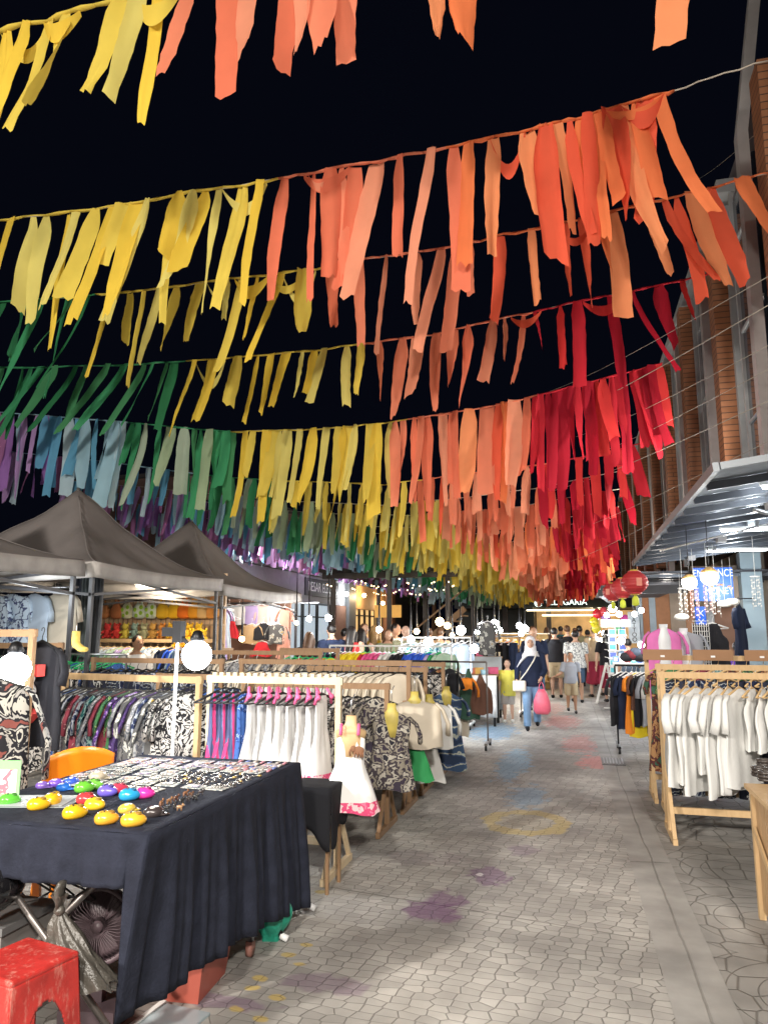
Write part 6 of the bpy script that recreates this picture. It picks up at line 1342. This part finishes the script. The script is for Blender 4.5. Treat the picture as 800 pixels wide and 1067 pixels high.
# pole with phone bracket beside the lamp
P = atY(183, 690, 4.35); t = thing('lamp_pole', 'thin white lamp pole with black clamp behind the trinket table', 'pole', (P.x, 4.36, 0)); b = MB(); b.tube([(0, 0, 0), (0, 0, 1.66)], .011, 8); b.build('tube', M['white'], t)
b = MB(); b.box((-.10, -.03, 1.60), (-.02, .02, 1.66)); b.box((-.02, -.035, 1.56), (.04, .03, 1.70)); b.bar((.03, 0, 1.6), (.11, 0, 1.52), .02, .02); b.build('clamp', M['black'], t)
for q in (0, 2.1, 4.2): b = MB(); b.tube([(0, 0, .25), (.3*math.cos(q), .3*math.sin(q), .01)], .009, 6); b.build('leg', M['black'], t)
P = atY(15, 697, 3.9); t = thing('lamp_pole', 'thin black lamp pole below the biggest lamp at the left edge', 'pole', (P.x, 3.9, 0)); b = MB(); b.tube([(0, 0, 0), (0, 0, P.z-.12)], .011, 8); b.build('tube', M['black'], t)
for q in (0, 2.1, 4.2): b = MB(); b.tube([(0, 0, .25), (.3*math.cos(q), .3*math.sin(q), .01)], .009, 6); b.build('leg', M['black'], t)
# ================================================================ RIGHT HAND STALLS
RX = .66; RY = 6.6
wl = [('long_shirt', 'wht', 'white long shirt', .25, .88), ('long_shirt', 'wht', 'white long shirt', .25, .95), ('shirt', 'wht', 'white blouse', .24, .78), ('long_shirt', 'wht', 'white long shirt', .25, 1.0), ('shirt', 'wht', 'white short blouse', .24, .66)]
rack('big pine rack of white clothes on the right pavement', (RX+1.75, RY), 1.75, 1.27, 'pine', 0)
b = MB(); b.bar((0, 0, .42), (.42, 0, .2), .03, .03); 
items = []
for i in range(20):
    if i < 7: k_ = ('shirt', 'wht', 'white gathered blouse', .24, (.92, .88, .98, .80, 1.0, .95, .9)[i])
    elif i < 12: k_ = ('tank', 'wht', 'white short top', .17, .58)
    elif i == 12: k_ = ('pants', 'wht', 'long white trousers', .19, 1.04)
    else: k_ = ('pants', ('eleph', 'eleph2', 'grey')[i % 3], 'elephant print trousers', .19, .9)
    items.append((k_[0], PT[k_[1]], k_[2], 'hang_p', k_[3], k_[4]*.83))
fill((RX+1.75, RY), 1.75, 1.24, 0, items, 'big pine rack', 'clothes on the big pine rack', 58, 8)
wrack(31, RX+1.9, 7.35, 1.85, 1.30, 'pine', 'second pine rack of elephant print trousers behind the white clothes', 'second pine rack', [G_('pants', ('eleph2', 'eleph', 'batik1', 'eleph')[i % 4], 'long elephant print trousers', 'hang_p', .2, 1.0) for i in range(15)], 'elephant trousers on the second pine rack', rot0=45)
wrack(32, RX+1.2, 8.0, 1.2, 1.36, 'pine', 'third pine rack of brown and green skirts seen edge on', 'third pine rack', [G_('maxi', ('batik3', 'green', 'batik3', 'red', 'teal')[i % 5], 'rust and green long dress', 'hang_p', .2, 1.0) for i in range(8)], 'rust and green dresses', rot0=35)
for i, (px0, px1) in enumerate(((670, 711), (722, 764), (776, 812))):
    x0, x1 = xa(px0, 7.9, 690), xa(px1, 7.9, 690)
    t = thing('cardboard_sign', 'blank brown cardboard board on top of the pine racks, %s from the left' % ORD[i], 'board', ((x0+x1)/2, 7.9, 1.36), 0, 'brown boards on the pine racks'); b = MB(); b.box((-(x1-x0)/2, -.01, -.02), ((x1-x0)/2, .01, .085)); b.build('board', mat('cardboard', (.30, .16, .08), .7), t)
    b = MB(); b.box((-.02, -.014, .01), (.02, -.0105, .028)); b.build('tag', M['hang_w'], t)
# counter at the bottom right
t = thing('wooden_counter', 'pine plank counter at the right edge with a trinket tray', 'counter', (0, 0, 0)); g = gnd(778, 817, .74); cx = .94; cy0 = 4.05; cy1 = g.y
b = MB(); b.box((cx-.02, cy0-.0, .715), (cx+1.0, cy1+.02, .74)); b.build('table_top', M['pine'], t)
for i in range(7):
    y = cy0+.05+i*(cy1-cy0-.1)/7; b = MB(); b.box((cx+.02, y, .06), (cx+.035, y+.105, .71)); b.build('plank', M['crate'], t)
b = MB(); b.box((cx+.04, cy1-.04, .06), (cx+.95, cy1-.02, .71)); b.build('back_panel', M['crate'], t)
for y in (cy0+.02, cy1-.03): b = MB(); b.box((cx, y-.02, 0), (cx+.035, y+.02, .712)); b.build('leg', M['pine'], t)
b = MB(); b.bar((cx+.005, cy0+.03, .12), (cx+.005, cy1-.05, .5), .012, .04); b.build('brace', M['pine'], t)
for i, (px, py) in enumerate(((792, 803), (797, 795), (799, 808))):
    g = gnd(px, py+6, .745); t = thing('bead_bracelet', 'dark beaded bracelet heap on the pine counter, %s' % ('front', 'rear', 'right')[i], 'bracelet', (g.x, g.y, .742), 0, 'bracelets on the pine counter')
    for z in range(3): b = MB(); b.tube([(.045*math.cos(a), .045*math.sin(a), .012+z*.02) for a in [k*.7 for k in range(10)]], .010, 6); b.build('bracelet', mat('dark_beads', (.05, .04, .035), .25, var=.6, scale=60), t)
# rotated postcard stand
P = gnd(641, 724); Ys = 16.2; X = xa(641, Ys)
t = thing('postcard_stand', 'tall white revolving postcard stand with rows of blue picture cards', 'postcard stand', (X, Ys, 0), R(8))
b = MB(); b.tube([(0, 0, 0), (0, 0, 1.75)], .02, 8); b.tube([(-.3, 0, .03), (.3, 0, .03)], .02, 6); b.tube([(0, -.3, .03), (0, .3, .03)], .02, 6); b.build('pole', M['white'], t)
r = random.Random(4)
for k in range(9):
    z = .28+k*.155
    b = MB(); b.box((-.20, -.21, z-.02), (.20, -.195, z)); b.box((-.20, -.21, z), (-.19, .2, z+.012)); b.box((.19, -.21, z), (.2, .2, z+.012)); b.build('wire_tier', M['white'], t)
    for s_ in (-1, 1):
        b = MB(); b.box((s_*.10-.075, -.19, z+.005), (s_*.10+.075, -.175, z+.125)); o = b.build('postcard', mat('postcard_white', (.72, .73, .75), .5), t)
        b = MB(); b.box((s_*.10-.06, -.194, z+.02), (s_*.10+.06, -.191, z+.11)); b.build('picture', mat('pic_%d' % r.randrange(5), ((.05, .25, .6), (.1, .45, .5), (.6, .3, .1), (.05, .35, .2), (.1, .15, .5))[(k*2+s_) % 5], .4, var=.4, scale=20), o)
b = MB(); b.box((-.30, -.10, 1.68), (.30, -.08, 1.84)); b.build('header', M['white'], t)
# dark rack with souvenir shirts between
wrack(33, xa(688, 10.8), 10.8, .62, 1.15, 'black', 'black wheeled rack of sport shirts and scarves between the pine racks and postcards', 'black wheeled rack at right', [G_(k_, c, n_, 'hang_w', .2, h) for k_, c, n_, h in (('tee', 'blk', 'black sport shirt', .7), ('tee', 'nvy', 'navy sport shirt', .75), ('maxi', 'orange1', 'orange scarf', .8), ('maxi', 'yel1', 'yellow scarf', .85), ('tee', 'brown1', 'brown sport shirt', .5), ('tee', 'blk', 'black sport shirt', .7), ('shirt', 'grey1', 'grey shirt', .7), ('shirt', 'wht', 'pale grey long shirt', .8))], 'sport shirts on the black rack', style='metal', rot0=40)
r = random.Random(2)
for i in range(8):
    P = atY(r.uniform(652, 690), r.uniform(680, 692), 10.9+.1*i)
    t = thing('cap', 'folded bag or cap on top of the black rack shelf, %s from left' % ORD[i], 'cap', (xa(652+i*4.6, 10.9), 10.9, 1.22+.03*(i % 3)), r.uniform(0, 3), 'caps on the black rack')
    m_ = mat('cap_%d' % (i % 4), ((.03, .03, .04), (.3, .05, .07), (.15, .2, .3), (.05, .05, .06))[i % 4], .8)
    b = MB(); b.ball((0, 0, .04), .10, .09, .07, n=12); b.build('crown', m_, t); b = MB(); b.ball((.11, 0, .0), .07, .07, .01, n=10); b.build('brim', m_, t)
# pink dress, grey tee, black tank on display above the racks
def form(px, py, Yv, label, kind, m_, h, w_, rz=0):
    P = atY(px, py, Yv); t = thing('display_form', label, 'display form', (P.x, Yv, 0), R(rz), 'display forms on the right stall')
    b = MB(); b.tube([(0, 0, 0), (0, 0, P.z-.1)], .014, 8); b.tube([(-.2, 0, .015), (.2, 0, .015)], .014, 6); b.tube([(0, -.2, .015), (0, .2, .015)], .014, 6); b.build('stand', M['steel'], t)
    b = MB(); b.tube([(0, 0, P.z+.06), (0, 0, P.z), (0, 0, P.z-.08), (0, 0, P.z-.14), (0, 0, P.z-.34), (0, 0, P.z-.5)], [.032, .03, .05, .055, .05, .06], 14, flat=1.5); b.build('torso', mat('form_white', (.7, .72, .75), .4), t)
    inst(PARTN[kind], garment_mesh(kind, 3, w_, h), t, (0, 0, P.z+.09), m=m_)
form(691, 656, 9.1, 'white neck display form in bright pink tie-dye long top', 'tee', PT['pinkdress'], .80, .205, 6)
form(712, 660, 9.3, 'display form in pale grey T-shirt with round print', 'tee', gry, .5, .22, -14)
garment('tank', PT['blk'], (xa(743, 9.6), 9.6, 1.78), R(12), 'black tank top hanging beside the white wire grid', None, 'hang_w', .20, .62)
garment('tee', PT['nvy'], (xa(772, 10.2), 10.2, 2.02), R(65), 'navy T-shirt hanging by the blue grey column', None, 'hang_b', .22, .8)
x0, x1 = xa(722, 9.5), xa(739, 9.5); t = thing('wire_grid', 'white wire grid panel standing behind the pine racks', 'grid panel', (0, 0, 0)); b = MB()
for k in range(8): b.tube([(x0+(x1-x0)*k/7, 9.5, .1), (x0+(x1-x0)*k/7, 9.5, 1.72)], .004, 4)
b.build('vertical_wires', M['white'], t); b = MB()
for k in range(28): b.tube([(x0, 9.49, .12+k*.06), (x1, 9.49, .12+k*.06)], .004, 4)
b.build('cross_wires', M['white'], t); b = MB(); b.box((x0+.01, 9.53, .5), (x1-.01, 9.535, 1.70)); b.build('backing_cloth', blk, t)
point('stall_fill_light', (3.6, 18.4, 2.6), 90, (.9, .96, 1), .15)  # light without a fixture, added to brighten the blue sign and arcade
point('stall_fill_light', (2.6, 23.0, 2.6), 70, (1, .93, .85), .15)
# blue signs
Ysn = 19.6; A = atY(722, 592, Ysn); B = atY(765, 626, Ysn); bl = mat('sign_blue', (.01, .12, .72), .4)
t = thing('hanging_sign', 'blue shop sign reading ENTRANCE in white under the metal awning', 'sign', ((A.x+B.x)/2, Ysn, (A.z+B.z)/2)); hw_, hh_ = (B.x-A.x)/2, (A.z-B.z)/2
b = MB(); b.box((-hw_, 0, -hh_), (hw_, .06, hh_)); b.build('board', bl, t)
tw = mat('sign_white2', (.85, .87, .9), .5)
text('lettering', 'ENTRANCE', .25, tw, t, (0, -.006, hh_*.66), (R(90), 0, 0), sx=.72); text('lettering', 'MONEY', .24, tw, t, (hw_*.25, -.006, -hh_*.42), (R(90), 0, 0), sx=.8)
b = MB(); r = random.Random(8)
for k in range(9): b.ball((r.uniform(-.2, .8)*hw_, -.01, r.uniform(-.25, .2)*hh_), .05, .006, .03, n=8)
b.build('picture_marks', mat('mark_orange', (.6, .3, .15), .5), t)
b = MB(); b.bar((hw_, .03, -hh_+.05), (hw_+.45, .03, -hh_+.05), .03, .03); b.build('bracket', M['black'], t)
A = atY(725, 632, Ysn); B = atY(738, 656, Ysn); t = thing('hanging_sign', 'narrow blue vertical sign below the ENTRANCE sign', 'sign', ((A.x+B.x)/2, Ysn+.2, (A.z+B.z)/2)); b = MB(); b.box((-(B.x-A.x)/2, 0, -(A.z-B.z)/2), ((B.x-A.x)/2, .05, (A.z-B.z)/2)); b.build('board', bl, t)
text('lettering', 'X\nX', .22, tw, t, (0, -.006, 0), (R(90), 0, 0))
b = MB(); b.tube([(0, .02, (A.z-B.z)/2), (0, .02, (A.z-B.z)/2+.3)], .008, 5); b.build('hanger_wire', M['steel'], t)
# TATTOO sign
Yt = 17.0; A = atY(654, 640, Yt); B = atY(667, 668, Yt); t = thing('hanging_sign', 'white vertical sign reading TATTOO at the far right stalls', 'sign', ((A.x+B.x)/2, Yt, (A.z+B.z)/2)); hh_ = (A.z-B.z)/2+.05; b = MB(); b.box((-(B.x-A.x)/2, 0, -hh_), ((B.x-A.x)/2, .04, hh_)); b.build('board', mat('sign_pale', (.65, .72, .78), .5), t)
for k, ch in enumerate('TATTOO'): text('lettering', ch, .13, mat('ink', (.02, .02, .03), .6), t, (0, -.006, hh_-.08-k*.105), (R(90), 0, 0), ext=.002)
b = MB(); b.tube([(0, .02, hh_), (0, .02, hh_+.5)], .006, 5); b.build('hanger_wire', M['steel'], t)
# red lanterns
for px, py, yy, lb in ((661, 607, 9.8, 'biggest red paper lantern, nearest, hanging by the metal awning'), (648, 613, 11.6, 'middle red paper lantern on the awning string'), (638, 617, 13.2, 'smallest red paper lantern, farthest on the awning string')):
    P = atY(px, py, yy); t = thing('paper_lantern', lb, 'lantern', P, rnd.uniform(0, 3), 'red paper lanterns by the awning')
    b = MB(); b.grid(lambda u, v: ((.165*math.sin(max(.16, min(.84, v))*math.pi)*(1+.025*math.cos(v*60)))*math.cos(u*2*math.pi), (.165*math.sin(max(.16, min(.84, v))*math.pi)*(1+.025*math.cos(v*60)))*math.sin(u*2*math.pi), -.145*math.cos(v*math.pi)), 28, 40); b.build('paper_body', mat('lantern_red', (.52, .045, .05), .55, trans=.3), t)
    b = MB(); b.lathe([(.055, .12), (.055, .16)], 12); b.lathe([(.055, -.16), (.055, -.12)], 12); b.build('ring', mat('lantern_gold', (.6, .42, .08), .4), t)
    for a in range(3):
        q = MB(); aa = a*2.09; q.box((-.035, -.168, -.05), (.035, -.163, .05), T=Matrix.Rotation(aa, 4, 'Z')); q.build('paper_print', mat('lantern_print', (.62, .22, .16), .6), t)
    b = MB(); b.lathe([(.012, -.30), (.045, -.28), (.04, -.20), (.01, -.16)], 10); b.build('tassel', mat('tassel_lime', (.55, .62, .05), .7), t)
    b = MB(); b.tube([(0, 0, .15), (0, 0, .55)], .004, 5); b.build('string', M['black'], t)
# globe lamps and shell mobiles under the awning
for i, (px, py, yy, s) in enumerate(((718, 607, 10.6, .10), (739, 601, 10.4, .115))):
    P = atY(px, py, yy); t = thing('globe_lamp', 'glowing round lamp with wicker cap under the awning, %s one' % ('left', 'right')[i], 'lamp', P, 0, 'globe lamps under the awning')
    b = MB(); b.ball((0, 0, 0), s, n=16); b.build('globe', lamp_mat('globe_glow', (1, .96, .88), 9), t); b = MB(); b.lathe([(s*.98, s*.45), (s*.8, s*.75), (s*.25, s*1.12)], 14); b.build('wicker_cap', mat('wicker', (.5, .32, .12), .8), t)
    b = MB(); b.tube([(0, 0, s), (0, 0, .75)], .006, 5); b.build('cable', M['black'], t)
    point('light', (0, -s-.05, -s*.8), 30, (1, .95, .86), s, t)
mb_ = [(712, 632, 'white shell'), (724, 632, 'pink and white shell'), (738, 626, 'pale pink shell'), (746, 628, 'white feather'), (788, 620, 'knotted cream macrame')]
for px, py, nm in mb_:
    P = atY(px, py, 10.9); t = thing('hanging_mobile', '%s mobile hanging under the awning' % nm, 'mobile', P, 0, 'mobiles under the awning'); r = random.Random(px)
    m_ = mat('shell_pink', (.7, .45, .42), .4) if 'pink' in nm else mat('shell_white', (.68, .66, .62), .4)
    b = MB(); b.tube([(.06*math.cos(a), .06*math.sin(a), .25) for a in [k*.7 for k in range(10)]], .006, 5); b.tube([(0, 0, .25), (0, 0, .8)], .003, 4); b.build('hoop', M['white'], t)
    for k in range(6):
        a = k*1.05; b = MB(); q = (.05*math.cos(a), .05*math.sin(a)); b.tube([(q[0], q[1], .25), (q[0], q[1], -.2+.05*(k % 3))], .0018, 4)
        for z in range(5): b.ball((q[0], q[1], .17-z*.08+.03*(k % 2)), .010, .004, .010, n=6)
        b.build('shell_string', m_, t)
for px, py in ((710, 643), (755, 629), (763, 627)):
    P = atY(px, py, 10.8); t = thing('shell_dish', 'flat oval white shell dish hanging among the mobiles near the %s' % {710: 'left end', 755: 'ENTRANCE sign', 763: 'blue grey column'}[px], 'shell dish', P); b = MB(); b.ball((0, 0, 0), .10, .05, .05, n=14); b.build('dish', mat('shell_white', (.68, .66, .62), .4), t); b = MB(); b.tube([(0, 0, .04), (0, 0, .6)], .002, 4); b.build('string', M['white'], t)
# far right stalls: balloons, racks, lamps
cb = [((.7, .03, .05), 'red'), ((.75, .08, .1), 'scarlet'), ((.75, .65, .03), 'yellow'), ((.8, .7, .05), 'lemon yellow'), ((.4, .2, .6), 'purple'), ((.03, .25, .7), 'blue'), ((.75, .1, .4), 'pink'), ((.1, .5, .2), 'green')]
for i, ((px, py), (c, nm)) in enumerate(zip(((622, 640), (629, 638), (619, 648), (621, 655), (631, 644), (647, 651), (651, 646), (645, 656)), cb)):
    P = atY(px, py, 18.5); t = thing('balloon', '%s balloon at the far right stalls' % nm, 'balloon', P, 0, 'balloons at the far right stalls'); b = MB(); b.ball((0, 0, 0), .11, .11, .13, n=14); b.build('balloon_skin', mat('balloon_%s' % nm.split()[0], c, .25, coat=.5), t); b = MB(); b.tube([(0, 0, -.13), (.02, 0, -.7)], .004, 4); b.build('string', M['white'], t)
for i, (px, py, yy, s, pw_) in enumerate(((638, 634, 15.5, .08, 40), (645, 640, 15.6, .06, 0), (632, 641, 17.5, .06, 0), (668, 636, 14.2, .05, 30), (661, 640, 13.8, .05, 0), (647, 668, 15, .07, 20), (668, 672, 14, .06, 0), (629, 660, 19, .06, 40))):
    P = atY(px, py, yy); t = thing('hanging_bulb', 'glaring white bulb over the right stalls, %s of eight by height and distance' % ORD[i], 'light bulb', P, 0, 'bulbs over the right stalls'); b = MB(); b.ball((0, 0, 0), s, n=12); b.build('bulb', M['glow2'], t); b = MB(); b.tube([(0, 0, s), (0, 0, .7)], .005, 4); b.build('cable', M['black'], t)
    if pw_: point('light', (0, -s-.05, -s), pw_*.8, CW, s, t)
t = thing('canopy', 'dark low canopy edge over the far right stalls', 'canopy', (0, 0, 0)); b = MB(); b.box((xa(628, 14), 14, 2.28), (xa(720, 14), 14.1, 2.42)); b.bar((xa(628, 14), 14.02, 2.3), (xa(640, 19), 19, 2.3), .1, .12); b.build('edge_beam', mat('dark_beam', (.04, .04, .045), .6), t); b = MB(); b.box((xa(628, 14)+.02, 14.12, 2.40), (xa(720, 14), 19, 2.44)); b.build('sheet', mat('dark_sheet', (.08, .08, .09), .4, .6), t)
t = thing('market_table', 'right hand market table of small blue goods beside the postcards', 'table', (xa(665, 15.2), 15.2, 0)); b = MB(); b.box((-.5, -.3, .95), (.7, .3, 1.0)); b.build('table_top', M['white'], t)
for q in (-.45, .65):
    b = MB(); b.box((q-.02, -.25, 0), (q+.02, -.21, .95)); b.build('leg', M['white'], t)
r = random.Random(12)
for i in range(10):
    g = thing('souvenir_box', 'small souvenir box on the right hand market table, %s from left' % ORD[i], 'box', (xa(665, 15.2)-.45+i*.11, 15.1, 1.003), 0, 'souvenir boxes at right'); b = MB(); b.box((-.045, -.04, 0), (.045, .04, .12+.05*(i % 3))); b.build('carton', mat('sbox_%d' % (i % 4), ((.1, .2, .6), (.7, .7, .72), (.6, .1, .1), (.1, .5, .5))[i % 4], .4), g); b = MB(); b.box((-.03, -.043, .03), (.03, -.041, .09)); b.build('label', M['hang_w'], g)
# row of white capped bins behind pillar: leaning A-board
g = gnd(628, 722); t = thing('sandwich_board', 'white folding board leaning by the postcard stand', 'board', (xa(628, 17.2), 17.2, 0)); b = MB(); b.bar((-.2, 0, .02), (.05, .1, .9), .05, .02); b.build('panel', M['white'], t); b = MB(); b.bar((.2, .3, .02), (.06, .12, .9), .05, .02); b.build('rear_leg', M['white'], t)
# ================================================================ LIGHTS
def lampbulb(name, label, loc, r, m, power, col, stand=None, cat='lamp', group=None):
    t = thing(name, label, cat, loc, 0, group)
    b = MB(); b.ball((0, 0, 0), r, n=14); b.build('bulb', M[m], t)
    b = MB(); b.lathe([(r*.35, r*.85), (r*.5, r*1.1), (r*.3, r*1.6), (r*.08, r*1.7)], 10); b.build('socket', M['black'], t)
    if power: point('light', (0, -r-.04, -r*.6), power, col, r, t)
    return t
CW = (.93, .97, 1); WW_ = (1, .72, .42)
P = atY(205, 683, 4.35); lampbulb('work_lamp', 'big glaring white bulb clamped to the pole behind the trinket table', P, .095, 'glow', 17, CW)
P2 = atY(15, 697, 3.9); lampbulb('work_lamp', 'biggest glaring white bulb, at the left edge before the floral shirt', P2, .10, 'glow', 20, CW)
# fill lamps added behind the photographer to brighten ribbons and ground
def added_fill_lamp(loc, power, lab, tilt=55):
    t = thing('added_fill_lamp', lab, 'added lamp', loc)
    b = MB(); b.tube([(0, 0, 0), (0, 0, 5.2)], [.07, .045], 8); b.tube([(0, 0, 5.1), (0, .5, 5.35), (0, .9, 5.35)], .03, 6); b.build('pole', M['greyp'], t)
    b = MB(); b.box((-.14, .7, 5.27), (.14, 1.2, 5.38)); b.build('lamp_head', M['greyp'], t)
    l = bpy.data.lights.new('added_fill_lamp', 'AREA'); l.shape = 'RECTANGLE'; l.size = .5; l.size_y = .5; l.energy = power; l.color = (1, .93, .84)
    o = bpy.data.objects.new('light', l); C.objects.link(o); o.parent = t; o.location = (0, .95, 5.2); o.rotation_euler = (R(tilt), 0, 0)
added_fill_lamp((-6.5, -5.5, 0), 2000, 'added grey fill lamp behind the photographer, left')
added_fill_lamp((2.2, -5.0, 0), 1000, 'added grey fill lamp behind the photographer, right')

added_fill_lamp((-.8, -3.4, 0), 560, 'added grey fill lamp straight behind the photographer, lamp head turned down', 32)
def fill_flood(loc, yaw, power, lab):  # fill lights added to brighten the ribbon rows
    t = thing('added_floodlight', lab, 'added_floodlight', loc, yaw, 'fill lights added over the awnings')
    b = MB(); b.box((-.02, -.12, -.09), (.08, .12, .09)); b.build('housing', M['black'], t)
    b = MB(); b.bar((.08, 0, 0), (.3, 0, -.05), .03, .03); b.build('bracket', M['black'], t)
    l = bpy.data.lights.new('fill_flood', 'AREA'); l.shape = 'RECTANGLE'; l.size = .22; l.size_y = .16; l.energy = power; l.color = (1, .93, .82)
    o = bpy.data.objects.new('light', l); C.objects.link(o); o.parent = t; o.location = (-.04, 0, .0); o.rotation_euler = (0, R(112), 0)
for i, y in enumerate((12.5, 19.0, 26.0, 33.0)): fill_flood((2.55, y, 3.9), 0, 210, 'small black fill light added on the right facade above the awning, %s from the front' % ORD[i])
for i, y in enumerate((25.5, 33.0, 41.0)): fill_flood((-12.4, y, 4.6), R(180), 560, 'small black fill light added on the balcony edge at left, %s from the front' % ORD[i])
